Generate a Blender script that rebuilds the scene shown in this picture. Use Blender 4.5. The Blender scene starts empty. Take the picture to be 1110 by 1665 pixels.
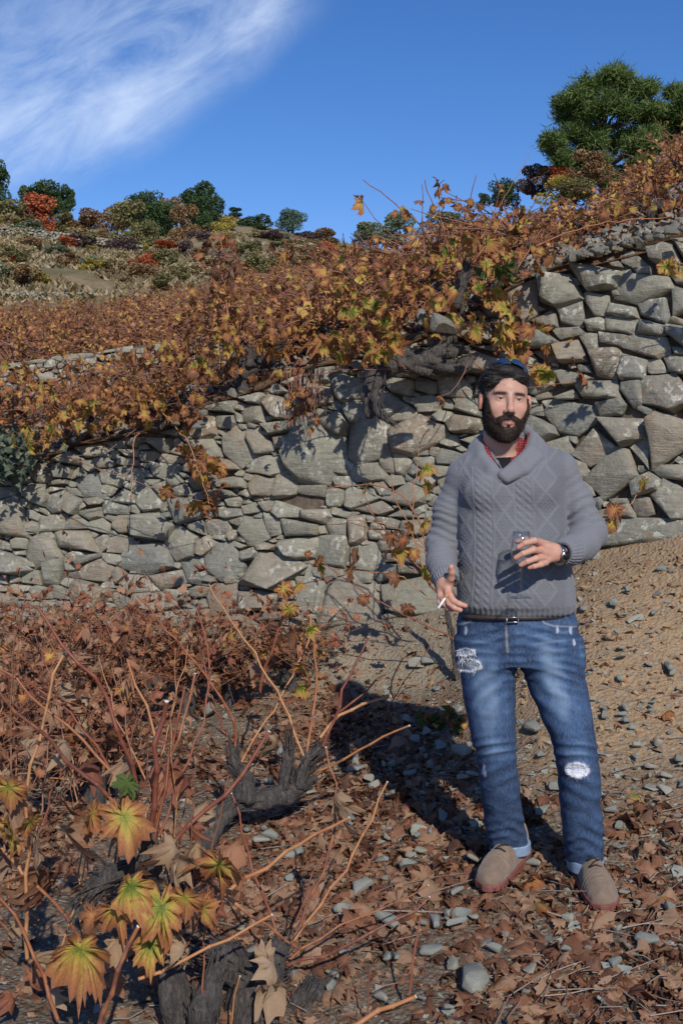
import bpy, bmesh, math, random
import numpy as np
from mathutils import Vector, Matrix, Quaternion
R = math.radians
random.seed(7); rng = np.random.default_rng(7)
scene = bpy.context.scene
COL = scene.collection

# ------------------------------------------------------------------ camera
CAM_H, FPX, PITCH = 1.58, 1800.0, R(4.0)
cam_data = bpy.data.cameras.new('camera'); cam = bpy.data.objects.new('camera', cam_data); COL.objects.link(cam)
cam_data.sensor_fit = 'VERTICAL'; cam_data.sensor_height = 24.0; cam_data.lens = 24.0 * FPX / 1665.0
cam_data.clip_start = 0.05; cam_data.clip_end = 2000
cam.location = (0, 0, CAM_H); cam.rotation_euler = (R(90) - PITCH, 0, 0)
scene.camera = cam

# ------------------------------------------------------------------ world, sun, exposure
SUN_EL, SUN_AZ = R(35), R(13)           # azimuth measured from behind the camera towards its right
to_sun = Vector((math.sin(SUN_AZ) * math.cos(SUN_EL), -math.cos(SUN_AZ) * math.cos(SUN_EL), math.sin(SUN_EL)))
world = bpy.data.worlds.new('World'); scene.world = world; world.use_nodes = True
wt = world.node_tree; wt.nodes.clear()
def wn(t): return wt.nodes.new(t)
sky = wn('ShaderNodeTexSky'); sky.sky_type = 'NISHITA'; sky.sun_disc = False
sky.sun_elevation = SUN_EL
sky.sun_rotation = math.atan2(to_sun.x, to_sun.y)
sky.altitude = 900; sky.air_density = 1.0; sky.dust_density = 0.3; sky.ozone_density = 3.0
hsv = wn('ShaderNodeHueSaturation'); hsv.inputs['Saturation'].default_value = 1.26; hsv.inputs['Value'].default_value = 1.0
tint = wn('ShaderNodeMix'); tint.data_type = 'RGBA'; tint.blend_type = 'MULTIPLY'; tint.inputs[0].default_value = 1.0
tint.inputs[7].default_value = (0.84, 0.80, 0.97, 1)
wt.links.new(sky.outputs[0], hsv.inputs['Color']); wt.links.new(hsv.outputs[0], tint.inputs[6])
# thin wind-blown cirrus, laid on the sky by direction
tc = wn('ShaderNodeTexCoord')
def wmath(op, a, b=None, clamp=False):
    m = wn('ShaderNodeMath'); m.operation = op; m.use_clamp = clamp
    for i, v in enumerate((a, b)):
        if v is None: continue
        if isinstance(v, (int, float)): m.inputs[i].default_value = v
        else: wt.links.new(v, m.inputs[i])
    return m.outputs[0]
sep = wn('ShaderNodeSeparateXYZ'); wt.links.new(tc.outputs['Generated'], sep.inputs[0])
ux = wmath('DIVIDE', sep.outputs[0], wmath('MAXIMUM', sep.outputs[1], 0.05))     # tangent-plane coordinates ahead
uz = wmath('DIVIDE', sep.outputs[2], wmath('MAXIMUM', sep.outputs[1], 0.05))
# rotate so that a runs along the streak (up to the right)
ca, sa = math.cos(R(27)), math.sin(R(27))
dx = wmath('ADD', ux, 0.22); dz = wmath('SUBTRACT', uz, 0.305)
a_ = wmath('ADD', wmath('MULTIPLY', dx, ca), wmath('MULTIPLY', dz, sa))
b_ = wmath('SUBTRACT', wmath('MULTIPLY', dz, ca), wmath('MULTIPLY', dx, sa))
comb = wn('ShaderNodeCombineXYZ'); wt.links.new(wmath('MULTIPLY', a_, 2.6), comb.inputs[0]); wt.links.new(wmath('MULTIPLY', b_, 7.0), comb.inputs[1])
nz = wn('ShaderNodeTexNoise'); nz.inputs['Scale'].default_value = 3.2; nz.inputs['Detail'].default_value = 9; nz.inputs['Roughness'].default_value = 0.64; nz.inputs['Distortion'].default_value = 0.5
wt.links.new(comb.outputs[0], nz.inputs['Vector'])
comb2 = wn('ShaderNodeCombineXYZ'); wt.links.new(a_, comb2.inputs[0]); wt.links.new(b_, comb2.inputs[1])
nz2 = wn('ShaderNodeTexNoise'); nz2.inputs['Scale'].default_value = 5.0; nz2.inputs['Detail'].default_value = 6; nz2.inputs['Roughness'].default_value = 0.5
wt.links.new(comb2.outputs[0], nz2.inputs['Vector'])
nsum = wmath('ADD', wmath('MULTIPLY', nz.outputs[0], 0.6), wmath('MULTIPLY', nz2.outputs[0], 0.4))
# envelope: sharp lower edge, soft upper part, ends to the right
warp = wmath('MULTIPLY', wmath('SUBTRACT', nz2.outputs[0], 0.5), 0.07)
bw = wmath('ADD', wmath('ADD', b_, warp), wmath('MULTIPLY', wmath('MULTIPLY', a_, a_), -0.55))
low = wn('ShaderNodeMapRange'); low.interpolation_type = 'SMOOTHSTEP'; low.inputs[1].default_value = -0.075; low.inputs[2].default_value = -0.02
wt.links.new(bw, low.inputs[0])
upr = wn('ShaderNodeMapRange'); upr.interpolation_type = 'SMOOTHSTEP'; upr.inputs[1].default_value = 0.16; upr.inputs[2].default_value = -0.01
upr.inputs[3].default_value = 0.35; upr.inputs[4].default_value = 1.0
wt.links.new(bw, upr.inputs[0])
end = wn('ShaderNodeMapRange'); end.interpolation_type = 'SMOOTHSTEP'; end.inputs[1].default_value = 0.25; end.inputs[2].default_value = 0.14
wt.links.new(wmath('ADD', a_, warp), end.inputs[0])
env = wmath('MULTIPLY', wmath('MULTIPLY', low.outputs[0], upr.outputs[0]), end.outputs[0])
thr = wn('ShaderNodeMapRange'); thr.inputs[1].default_value = 0.36; thr.inputs[2].default_value = 0.62
wt.links.new(nsum, thr.inputs[0])
front = wmath('GREATER_THAN', sep.outputs[1], 0.06)
dens = wmath('MULTIPLY', wmath('MULTIPLY', wmath('MULTIPLY', env, thr.outputs[0]), front), 0.60, True)
cmix = wn('ShaderNodeMix'); cmix.data_type = 'RGBA'
wt.links.new(dens, cmix.inputs[0]); wt.links.new(tint.outputs[2], cmix.inputs[6]); cmix.inputs[7].default_value = (6.6, 7.6, 9.2, 1)
bg = wn('ShaderNodeBackground'); bg.inputs['Strength'].default_value = 0.112
wo = wn('ShaderNodeOutputWorld'); wt.links.new(cmix.outputs[2], bg.inputs['Color']); wt.links.new(bg.outputs[0], wo.inputs['Surface'])

sun_data = bpy.data.lights.new('sun', 'SUN'); sun_data.energy = 3.45; sun_data.angle = R(0.55); sun_data.color = (1.0, 0.93, 0.84)
sun = bpy.data.objects.new('sun', sun_data); COL.objects.link(sun)
sun.rotation_euler = to_sun.to_track_quat('Z', 'Y').to_euler(); sun.location = (3, -4, 6)
vs = scene.view_settings; vs.view_transform = 'Standard'; vs.look = 'None'; vs.exposure = 0.15; vs.gamma = 1.0; vs.use_curve_mapping = False
try:
    scene.cycles.use_denoising = True; scene.cycles.denoiser = 'OPENIMAGEDENOISE'
    scene.cycles.max_bounces = 6; scene.cycles.transparent_max_bounces = 12; scene.cycles.caustics_refractive = False; scene.cycles.caustics_reflective = False
except Exception: pass

# ------------------------------------------------------------------ helpers
CP, SP = math.cos(PITCH), math.sin(PITCH)
def at(px, py, Y):
    u = (px - 555.0) / FPX; v = (832.5 - py) / FPX
    t = Y / (CP + v * SP)
    return Vector((u * t, Y, CAM_H + t * (v * CP - SP)))
def at_np(px, py, Y):
    px, py, Y = np.broadcast_arrays(np.asarray(px, float), np.asarray(py, float), np.asarray(Y, float))
    u = (px - 555.0) / FPX; v = (832.5 - py) / FPX
    t = Y / (CP + v * SP)
    return np.stack([u * t, Y, CAM_H + t * (v * CP - SP)], -1)
def proj_np(P):
    x, y, z = P[..., 0], P[..., 1], P[..., 2] - CAM_H
    d = y * CP - z * SP; vv = y * SP + z * CP
    return 555.0 + FPX * x / d, 832.5 - FPX * vv / d

def vhash(i, j, k, seed):
    h = (i.astype(np.int64) * 374761393 + j.astype(np.int64) * 668265263 + k.astype(np.int64) * 2147483647 + seed * 144665) & 0xffffffff
    h = ((h ^ (h >> 13)) * 1274126177) & 0xffffffff
    h = h ^ (h >> 16)
    return (h & 0xffff) / 32767.5 - 1.0
def vnoise(P, scale=1.0, seed=0):
    q = np.asarray(P, float) * scale
    f = np.floor(q); i = f.astype(np.int64); t = q - f; t = t * t * (3 - 2 * t)
    out = 0
    for a in (0, 1):
        wa = t[..., 0] if a else 1 - t[..., 0]
        for b in (0, 1):
            wb = t[..., 1] if b else 1 - t[..., 1]
            for c in (0, 1):
                wc = t[..., 2] if c else 1 - t[..., 2]
                out = out + wa * wb * wc * vhash(i[..., 0] + a, i[..., 1] + b, i[..., 2] + c, seed)
    return out
def fbm(P, scale=1.0, octv=4, seed=0, gain=0.5):
    s, amp, tot = 0, 1.0, 0
    for o in range(octv):
        s = s + amp * vnoise(P, scale * 2 ** o, seed + o * 17); tot += amp; amp *= gain
    return s / tot
def sstep(a, b, x):
    t = np.clip((x - a) / (b - a), 0, 1); return t * t * (3 - 2 * t)

def mesh_np(name, V, F, smooth=True):
    me = bpy.data.meshes.new(name)
    V = np.ascontiguousarray(V, np.float32); F = np.ascontiguousarray(F, np.int32)
    k = F.shape[1]
    me.vertices.add(len(V)); me.vertices.foreach_set('co', V.ravel())
    me.loops.add(F.size); me.loops.foreach_set('vertex_index', F.ravel())
    me.polygons.add(len(F)); me.polygons.foreach_set('loop_start', np.arange(0, F.size, k, dtype=np.int32))
    me.update(calc_edges=True)
    me.polygons.foreach_set('use_smooth', np.full(len(F), smooth)); me.update()
    return me
def set_col(me, name, arr):
    a = me.color_attributes.new(name, 'FLOAT_COLOR', 'POINT')
    a.data.foreach_set('color', np.ascontiguousarray(arr, np.float32).ravel())
def link(name, me, m=None, parent=None, kind=None):
    o = bpy.data.objects.new(name, me); COL.objects.link(o)
    if m is not None and len(me.materials) == 0: me.materials.append(m)
    if parent is not None: o.parent = parent
    if kind: o['kind'] = kind
    return o
def thing(name, label, cat, loc=(0, 0, 0), group=None):
    o = bpy.data.objects.new(name, None); COL.objects.link(o); o.location = loc; o.empty_display_size = 0.05
    o['label'] = label; o['category'] = cat
    if group: o['group'] = group
    return o
def tag(o, label, cat, group=None):
    o['label'] = label; o['category'] = cat
    if group: o['group'] = group
    return o
def shift(me_verts, root): return me_verts - np.array(root)

# ------------------------------------------------------------------ material helpers
class M:
    def __init__(s, name):
        s.m = bpy.data.materials.new(name); s.m.use_nodes = True; s.t = s.m.node_tree; s.t.nodes.clear()
        s.out = s.t.nodes.new('ShaderNodeOutputMaterial')
        s.p = s.t.nodes.new('ShaderNodeBsdfPrincipled'); s.t.links.new(s.p.outputs[0], s.out.inputs[0])
        s.tc = s.t.nodes.new('ShaderNodeTexCoord')
    def set(s, inp, v):
        if isinstance(v, bpy.types.NodeSocket): s.t.links.new(v, inp)
        else:
            if isinstance(v, (tuple, list)) and len(v) == 3 and inp.type == 'RGBA': v = (*v, 1)
            inp.default_value = v
    def P(s, **kw):
        for k, v in kw.items(): s.set(s.p.inputs[k.replace('_', ' ')], v)
        return s
    def math(s, op, a, b=0.0, clamp=False):
        n = s.t.nodes.new('ShaderNodeMath'); n.operation = op; n.use_clamp = clamp; s.set(n.inputs[0], a); s.set(n.inputs[1], b); return n.outputs[0]
    def noise(s, scale, detail=5, rough=0.55, vec=None, dist=0.0, dim4=None):
        n = s.t.nodes.new('ShaderNodeTexNoise'); n.inputs['Scale'].default_value = scale; n.inputs['Detail'].default_value = detail
        n.inputs['Roughness'].default_value = rough; n.inputs['Distortion'].default_value = dist
        if dim4 is not None: n.noise_dimensions = '4D'; s.set(n.inputs['W'], dim4)
        s.t.links.new(vec if vec is not None else s.tc.outputs['Object'], n.inputs['Vector']); return n.outputs[0]
    def voro(s, scale, vec=None, feature='F1', out=0):
        n = s.t.nodes.new('ShaderNodeTexVoronoi'); n.inputs['Scale'].default_value = scale; n.feature = feature
        s.t.links.new(vec if vec is not None else s.tc.outputs['Object'], n.inputs['Vector']); return n.outputs[out]
    def ramp(s, fac, stops, interp='LINEAR'):
        n = s.t.nodes.new('ShaderNodeValToRGB'); e = n.color_ramp.elements; n.color_ramp.interpolation = interp
        while len(e) < len(stops): e.new(0.5)
        for i, (p, c) in enumerate(stops):
            e[i].position = p; c = (c, c, c) if isinstance(c, (int, float)) else c; e[i].color = (*c[:3], 1)
        s.set(n.inputs[0], fac); return n.outputs[0]
    def mix(s, fac, a, b, blend='MIX'):
        n = s.t.nodes.new('ShaderNodeMix'); n.data_type = 'RGBA'; n.blend_type = blend
        s.set(n.inputs[0], fac); s.set(n.inputs[6], a); s.set(n.inputs[7], b); return n.outputs[2]
    def maprange(s, v, a, b, c=0.0, d=1.0):
        n = s.t.nodes.new('ShaderNodeMapRange'); s.set(n.inputs[0], v)
        for i, x in zip((1, 2, 3, 4), (a, b, c, d)): n.inputs[i].default_value = x
        return n.outputs[0]
    def mapping(s, scale=(1, 1, 1), rot=(0, 0, 0), src=None):
        n = s.t.nodes.new('ShaderNodeMapping'); n.inputs['Scale'].default_value = scale; n.inputs['Rotation'].default_value = rot
        s.t.links.new(src if src is not None else s.tc.outputs['Object'], n.inputs[0]); return n.outputs[0]
    def rnd(s):
        o = s.t.nodes.new('ShaderNodeObjectInfo'); g = s.t.nodes.new('ShaderNodeNewGeometry')
        return s.math('FRACT', s.math('ADD', o.outputs['Random'], g.outputs['Random Per Island']))
    def attr(s, name):
        n = s.t.nodes.new('ShaderNodeAttribute'); n.attribute_name = name
        sp = s.t.nodes.new('ShaderNodeSeparateColor'); s.t.links.new(n.outputs['Color'], sp.inputs[0])
        return n.outputs['Color'], sp.outputs[0], sp.outputs[1], sp.outputs[2]
    def bump(s, h, strength=0.5, dist=0.01):
        n = s.t.nodes.new('ShaderNodeBump'); n.inputs['Strength'].default_value = strength; n.inputs['Distance'].default_value = dist
        s.set(n.inputs['Height'], h); s.t.links.new(n.outputs[0], s.p.inputs['Normal']); return s
    def translucent(s, col, fac=0.3):
        tr = s.t.nodes.new('ShaderNodeBsdfTranslucent'); s.set(tr.inputs[0], col)
        mx = s.t.nodes.new('ShaderNodeMixShader'); mx.inputs[0].default_value = fac
        s.t.links.new(s.p.outputs[0], mx.inputs[1]); s.t.links.new(tr.outputs[0], mx.inputs[2]); s.t.links.new(mx.outputs[0], s.out.inputs[0]); return s

def m_stone():
    s = M('weathered_stone'); r = s.rnd(); r2 = s.math('FRACT', s.math('MULTIPLY', r, 17.3)); r3 = s.math('MULTIPLY', r, 37.0)
    base = s.ramp(r, [(0, (.23, .225, .165)), (.2, (.31, .295, .22)), (.38, (.16, .18, .165)), (.52, (.31, .245, .165)), (.66, (.215, .225, .18)), (.8, (.38, .355, .265)), (.92, (.27, .19, .125)), (1, (.19, .215, .20))])
    n1 = s.noise(9, 6, .65, dim4=r3); n2 = s.noise(38, 7, .7, dim4=r3)
    c = s.mix(s.maprange(n1, .35, .68), base, s.mix(.6, base, (.15, .135, .105)))
    c = s.mix(s.maprange(n2, .3, .75, 0, .55), c, (.42, .405, .33))
    st = s.noise(4, 6, .7, vec=s.mapping((2, 2, 14), (0.4, 0.3, 0)), dim4=r3)
    c = s.mix(s.maprange(st, .5, .66, 0, .6), c, (.15, .145, .13))
    rust = s.noise(5.5, 5, .6, dim4=s.math('ADD', r3, 5.0))
    c = s.mix(s.maprange(rust, .56, .72, 0, .75), c, (.32, .21, .115))
    li = s.noise(26, 4, .6, dim4=s.math('ADD', r3, 9.0)); lb = s.noise(5, 2, .5, dim4=s.math('ADD', r3, 3.0))
    lm = s.math('MULTIPLY', s.maprange(li, .54, .6), s.maprange(s.math('ADD', lb, s.math('MULTIPLY', r2, .16)), .56, .68))
    c = s.mix(s.math('MULTIPLY', lm, .8), c, (.55, .545, .45))
    s.P(Base_Color=c, Roughness=.88, Specular_IOR_Level=.25)
    h = s.math('ADD', s.math('ADD', s.math('MULTIPLY', n2, .5), s.math('MULTIPLY', n1, 1.0)), s.math('MULTIPLY', st, .7))
    s.bump(h, .9, .02); return s.m
def m_soil(name, c1, c2, c3, ochre=False):
    s = M(name); a, r, g, b = s.attr('soil')
    n1 = s.noise(2.2, 7, .62); n2 = s.noise(22, 7, .7); v = s.voro(60); v2 = s.voro(17)
    c = s.mix(s.maprange(n1, .36, .66), c1, c2); c = s.mix(s.maprange(n2, .42, .72, 0, .6), c, c3)
    c = s.mix(s.math('MULTIPLY', r, .92), c, s.mix(s.maprange(n2, .35, .7), (.42, .29, .165), (.28, .19, .11)))   # ochre clay of the bank
    c = s.mix(g, c, s.mix(s.maprange(n1, .35, .65), (.33, .27, .185), (.21, .175, .125)))                             # grey rock of the outcrop
    gr = s.voro(140, out=1); sepc = s.t.nodes.new('ShaderNodeSeparateColor'); s.t.links.new(gr, sepc.inputs[0])
    c = s.mix(s.math('MULTIPLY', s.math('GREATER_THAN', sepc.outputs[0], .82), .55), c, (.30, .29, .25))
    s.P(Base_Color=c, Roughness=.95, Specular_IOR_Level=.1)
    h = s.math('ADD', s.math('MULTIPLY', n2, 1.0), s.math('ADD', s.math('MULTIPLY', v, .5), s.math('MULTIPLY', v2, .35)))
    s.bump(h, .8, .022); return s.m
LEAF_STOPS = [(0, (.13, .20, .03)), (.15, (.32, .33, .06)), (.32, (.58, .42, .09)), (.5, (.50, .26, .085)), (.66, (.42, .17, .065)), (.84, (.30, .125, .06)), (1, (.19, .095, .055))]
def m_leaf(name, off, spread=.35, stops=LEAF_STOPS, edge=.42, tr=.35, bumpd=.004):
    s = M(name); _, e, v, b = s.attr('lf'); r = s.rnd(); r3 = s.math('MULTIPLY', r, 31.0)
    n = s.noise(30, 4, .6, dim4=r3)
    f = s.math('ADD', s.math('MULTIPLY', e, edge), s.math('MULTIPLY', s.math('SUBTRACT', r, .5), spread))
    f = s.math('ADD', s.math('ADD', f, off), s.math('MULTIPLY', s.math('SUBTRACT', n, .5), .55))
    blot = s.noise(9, 4, .7, dim4=r3); f = s.math('ADD', f, s.math('MULTIPLY', s.maprange(blot, .52, .68), .22)); f = s.math('SUBTRACT', f, s.math('MULTIPLY', v, .12), True)
    c = s.ramp(f, stops)
    s.P(Base_Color=c, Roughness=.6, Specular_IOR_Level=.3); s.bump(s.math('ADD', s.noise(60, 3), s.math('MULTIPLY', v, -.8)), .5, bumpd)
    return s.translucent(c, tr).m
DRY_STOPS = [(0, (.31, .19, .115)), (.15, (.25, .12, .065)), (.38, (.19, .08, .042)), (.62, (.11, .055, .034)), (1, (.05, .034, .026))]
def m_bark():
    s = M('shaggy_vine_bark'); n = s.noise(14, 6, .7, vec=s.mapping((6, 6, 1.6))); n2 = s.noise(60, 4)
    c = s.ramp(n, [(.3, (.035, .029, .026)), (.5, (.085, .074, .066)), (.72, (.19, .17, .155))])
    s.P(Base_Color=c, Roughness=.95); s.bump(s.math('ADD', n, s.math('MULTIPLY', n2, .4)), 1.0, .02); return s.m
def m_cane(name, stops):
    s = M(name); r = s.rnd(); n = s.noise(25, 4, .6)
    c = s.ramp(s.math('ADD', r, s.math('MULTIPLY', s.math('SUBTRACT', n, .5), .5)), stops)
    s.P(Base_Color=c, Roughness=.5, Specular_IOR_Level=.4); s.bump(n, .3, .003); return s.m
def m_plain(name, col, rough=.7, spec=.3, nscale=40, namt=.25, metal=0.0, bump=.2, bd=.003):
    s = M(name); n = s.noise(nscale, 5, .6); dark = tuple(x * (1 - namt) for x in col); lite = tuple(min(1, x * (1 + namt)) for x in col)
    s.P(Base_Color=s.mix(s.maprange(n, .3, .7), dark, lite), Roughness=rough, Specular_IOR_Level=spec, Metallic=metal); s.bump(n, bump, bd); return s.m
def m_crown(name, a, b, c_):
    s = M(name); r = s.rnd(); n = s.noise(2.5, 3, .5)
    c = s.ramp(s.math('ADD', s.math('MULTIPLY', r, .6), s.math('MULTIPLY', n, .5)), [(.25, a), (.55, b), (.85, c_)])
    s.P(Base_Color=c, Roughness=.75, Specular_IOR_Level=.15); return s.translucent(c, .25).m

STONE = m_stone()
s = M('slate_chip'); r_ = s.rnd(); n_ = s.noise(30, 5, .65); c = s.ramp(r_, [(0, (.23, .25, .21)), (.35, (.17, .20, .19)), (.6, (.27, .25, .19)), (.8, (.33, .34, .28)), (1, (.15, .15, .13))]); c = s.mix(s.maprange(n_, .35, .7, 0, .6), c, (.40, .39, .33)); s.P(Base_Color=c, Roughness=.85, Specular_IOR_Level=.25); s.bump(n_, .6, .01); SLATE = s.m
SOIL = m_soil('soil', (.19, .135, .09), (.135, .10, .07), (.24, .19, .13))
HILL = None
LEAF_YEL = m_leaf('yellow_green_leaf', .0, .42, edge=.62)
LEAF_FORE = m_leaf('yellow_leaf_with_rust_edge', .17, .35, edge=.66)
LEAF_MIX = m_leaf('orange_leaf', .40, .6)
LEAF_FAR = m_leaf('far_orange_leaf', .42, .62, tr=.25)
LEAF_RUST = m_leaf('rust_leaf', .55, .5, tr=.25)
LEAF_DRY = m_leaf('dry_brown_leaf', .05, .95, DRY_STOPS, .2, .2)
LEAF_LIT = m_leaf('fallen_leaf', .12, .95, DRY_STOPS, .15, .15)
LEAF_TAN = m_leaf('tan_dry_leaf', -.02, .3, [(0, (.42, .30, .19)), (.5, (.33, .20, .11)), (1, (.2, .1, .05))], .3, .25)
LEAF_GRN = m_leaf('green_weed_leaf', 0, .4, [(0, (.10, .15, .035)), (.5, (.07, .11, .03)), (1, (.2, .19, .05))], .3, .3)
LEAF_GREY = m_leaf('grey_green_leaf', 0, .5, [(0, (.13, .16, .11)), (.5, (.09, .125, .085)), (1, (.16, .18, .12))], .2, .2)
BARK = m_bark()
CANE_RED = m_cane('red_brown_cane', [(0, (.17, .05, .03)), (.3, (.25, .085, .04)), (.55, (.38, .17, .07)), (.75, (.45, .23, .10)), (.9, (.14, .05, .04)), (1, (.30, .12, .05))])
CANE_THIN = m_cane('thin_dry_cane', [(0, (.24, .10, .06)), (.5, (.30, .15, .08)), (1, (.16, .08, .055))])
TWIG = m_cane('grey_twig', [(0, (.20, .17, .14)), (.5, (.33, .28, .23)), (1, (.14, .10, .08))])
CUTEND = m_plain('pruned_wood_end', (.75, .70, .62), .8)
# ------------------------------------------------------------------ terrain
class TPS:
    def __init__(s, X, v, smooth=1e-3):
        X = np.asarray(X, float); n = len(X); s.X = X
        K = s.k(X, X) + smooth * np.eye(n); Pm = np.hstack([np.ones((n, 1)), X])
        A = np.zeros((n + 3, n + 3)); A[:n, :n] = K; A[:n, n:] = Pm; A[n:, :n] = Pm.T
        s.w = np.linalg.solve(A, np.concatenate([v, np.zeros(3)]))
    @staticmethod
    def k(A, B):
        d2 = ((A[:, None] - B[None]) ** 2).sum(-1); return 0.5 * d2 * np.log(d2 + 1e-9)
    def __call__(s, Q):
        Q = np.asarray(Q, float).reshape(-1, 2); out = np.empty(len(Q))
        for i in range(0, len(Q), 20000):
            q = Q[i:i + 20000]; out[i:i + 20000] = s.k(q, s.X) @ s.w[:-3] + s.w[-3] + q @ s.w[-2:]
        return out

WB = np.array([(-500, 1112, 8.0), (-200, 1100, 7.6), (0, 1085, 7.2), (200, 1085, 6.95), (350, 1090, 6.7), (450, 1070, 6.5), (520, 1034, 6.4), (620, 1012, 6.25), (720, 1000, 6.1), (850, 965, 5.9), (940, 922, 5.75), (1110, 885, 5.45), (1300, 830, 5.2), (1600, 780, 4.9)], float)
WT = np.array([(-500, 800, 0), (-200, 792, 0), (0, 768, 0), (60, 752, 0), (130, 724, 0), (260, 702, 0), (300, 690, 0), (340, 660, 0), (420, 636, 0), (500, 600, 0), (560, 588, 0), (650, 566, 0), (700, 545, 0), (760, 512, 0), (830, 470, 0), (900, 436, 0), (960, 422, 0), (1040, 402, 0), (1110, 385, 0), (1300, 330, 0), (1600, 250, 0)], float)
def wall_base(px): return np.interp(px, WB[:, 0], WB[:, 1]), np.interp(px, WB[:, 0], WB[:, 2])
def wall_top(px): return np.interp(px, WT[:, 0], WT[:, 1]), np.interp(px, WB[:, 0], WB[:, 2]) + .28

lo_pts = []   # lower ground, world points
def LP(px, py, Y): p = at(px, py, Y); lo_pts.append((p.x, p.y, p.z))
for q in [(0, 1400, 4.0), (0, 1200, 5.6), (0, 1100, 6.9), (300, 1180, 5.5), (300, 1110, 6.4), (200, 1110, 6.5), (600, 1400, 4.0), (550, 1250, 4.9), (450, 1150, 5.65),
          (600, 1135, 5.75), (700, 1110, 5.75), (600, 1070, 6.12), (700, 1045, 6.0), (520, 1060, 6.3), (790, 1455, 3.62), (855, 1390, 3.88), (975, 1490, 3.47), (942, 1414, 3.75),
          (1050, 1300, 4.12), (1050, 1100, 4.8), (1100, 1500, 3.43), (1060, 960, 5.3), (880, 1100, 5.0), (870, 1250, 4.4), (800, 1180, 4.9), (930, 985, 5.4), (760, 1300, 4.3),
          (600, 1640, 2.95), (200, 1640, 2.98), (1000, 1640, 2.9), (300, 1400, 4.0), (1400, 1250, 4.1), (1400, 1500, 3.4), (1400, 950, 5.0)]: LP(*q)
for px in range(-500, 1601, 150):
    b, Y = wall_base(px); LP(px, b + 4, Y + .02)
for x in (-14, -8, -3, 0, 3, 8, 14):
    for y in (-14, -8, -3, .5, 1.8):
        lo_pts.append((x, y, -0.05 + .02 * x + (.12 * max(0, x - 2)) * .4))
for x, y, z in [(-7, 4, -.15), (-10, 6, -.2), (-12, 9, 0), (6, 3, .5), (9, 3, .9), (9, 5, 2.0), (5, 4.4, 1.2), (14, 5, 3)]: lo_pts.append((x, y, z))
lo_pts = np.array(lo_pts); LO = TPS(lo_pts[:, :2], lo_pts[:, 2], 2e-3)
def lo_detail(x, y):
    P = np.stack([x, y, 0 * x], -1)
    return .05 * fbm(P, .9, 3, 3) + .022 * fbm(P, 3.5, 4, 5) + .008 * fbm(P, 22, 3, 8)
FEET = [(-.0, 0)]
def lo_z(x, y, detail=True):
    x = np.atleast_1d(np.asarray(x, float)); y = np.atleast_1d(np.asarray(y, float))
    z = LO(np.stack([x, y], -1))
    if detail:
        d = lo_detail(x, y)
        w = np.clip(np.hypot((x - .72) / .55, (y - 3.68) / .4), 0, 1); z = z + d * (w ** 2 * .9 + .1)
    return z
# upper ground: height of the hillside given as picture row over (column, depth), turned into metres
UP = [(1110, 372, 5.75), (950, 418, 6.2), (850, 455, 6.3), (760, 502, 6.45), (650, 556, 6.6), (560, 582, 6.7), (500, 596, 6.75), (420, 628, 6.95), (340, 652, 7.0), (300, 680, 7.1), (130, 718, 7.4), (0, 762, 7.5), (-200, 785, 7.9),
      (1110, 300, 8), (1110, 255, 11), (1110, 218, 15), (1110, 225, 20), (1110, 330, 30), (1000, 395, 7), (1000, 350, 9), (1000, 290, 14), (1000, 272, 18), (1000, 380, 30),
      (900, 410, 8), (900, 345, 13), (900, 300, 18), (900, 298, 22), (900, 400, 34), (800, 445, 8.5), (800, 385, 13), (800, 345, 19), (800, 338, 23), (800, 420, 36),
      (700, 490, 8.5), (700, 420, 14), (700, 385, 20), (700, 378, 24), (700, 440, 36), (600, 535, 8.5), (600, 455, 14), (600, 418, 20), (600, 404, 26), (600, 430, 34), (600, 425, 45), (600, 410, 60),
      (500, 570, 8.5), (500, 505, 12), (500, 455, 18), (500, 442, 24), (500, 448, 30), (500, 415, 40), (500, 390, 52), (400, 600, 8.5), (400, 540, 12), (400, 495, 18), (400, 480, 25), (400, 478, 29.5),
      (300, 640, 8.5), (300, 585, 12), (300, 520, 19), (300, 498, 29), (150, 670, 9), (150, 590, 13), (150, 535, 20), (150, 502, 29), (0, 715, 9), (0, 620, 12), (0, 548, 20), (0, 505, 29), (-200, 750, 9), (-200, 560, 20), (-200, 505, 29),
      (-200, 474, 30.6), (0, 474, 30.6), (150, 478, 30.6), (300, 482, 30.6), (400, 470, 31), (-200, 420, 38), (0, 410, 40), (150, 415, 40), (300, 420, 40), (400, 415, 40),
      (-200, 330, 50), (0, 330, 51), (60, 352, 51), (150, 378, 51), (230, 388, 50), (310, 375, 51), (360, 352, 53), (410, 362, 53), (460, 378, 53), (560, 398, 53),
      (-200, 420, 75), (0, 420, 75), (200, 440, 75), (400, 440, 75), (600, 460, 75), (900, 470, 75), (1110, 470, 75), (1110, 420, 45), (900, 440, 45)]
UP = np.array(UP, float); _m = (UP[:, 2] > 12.5) & (UP[:, 2] < 27) & (UP[:, 0] > 450); UP[_m, 1] += 20; _m = (UP[:, 2] > 12.5) & (UP[:, 2] < 27) & (UP[:, 0] > 560) & (UP[:, 0] < 1050); UP[_m, 1] += 24; _m = (UP[:, 2] > 8.5) & (UP[:, 2] < 27) & (UP[:, 0] > 850); UP[_m, 1] += 24
UPT = TPS(np.stack([UP[:, 0] / 300.0, np.log(UP[:, 2]) * 2.2], -1), UP[:, 1], 2e-3)
def up_row(px, Y): return UPT(np.stack([np.clip(px, -420, 1450) / 300.0, np.log(Y) * 2.2], -1))
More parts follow.
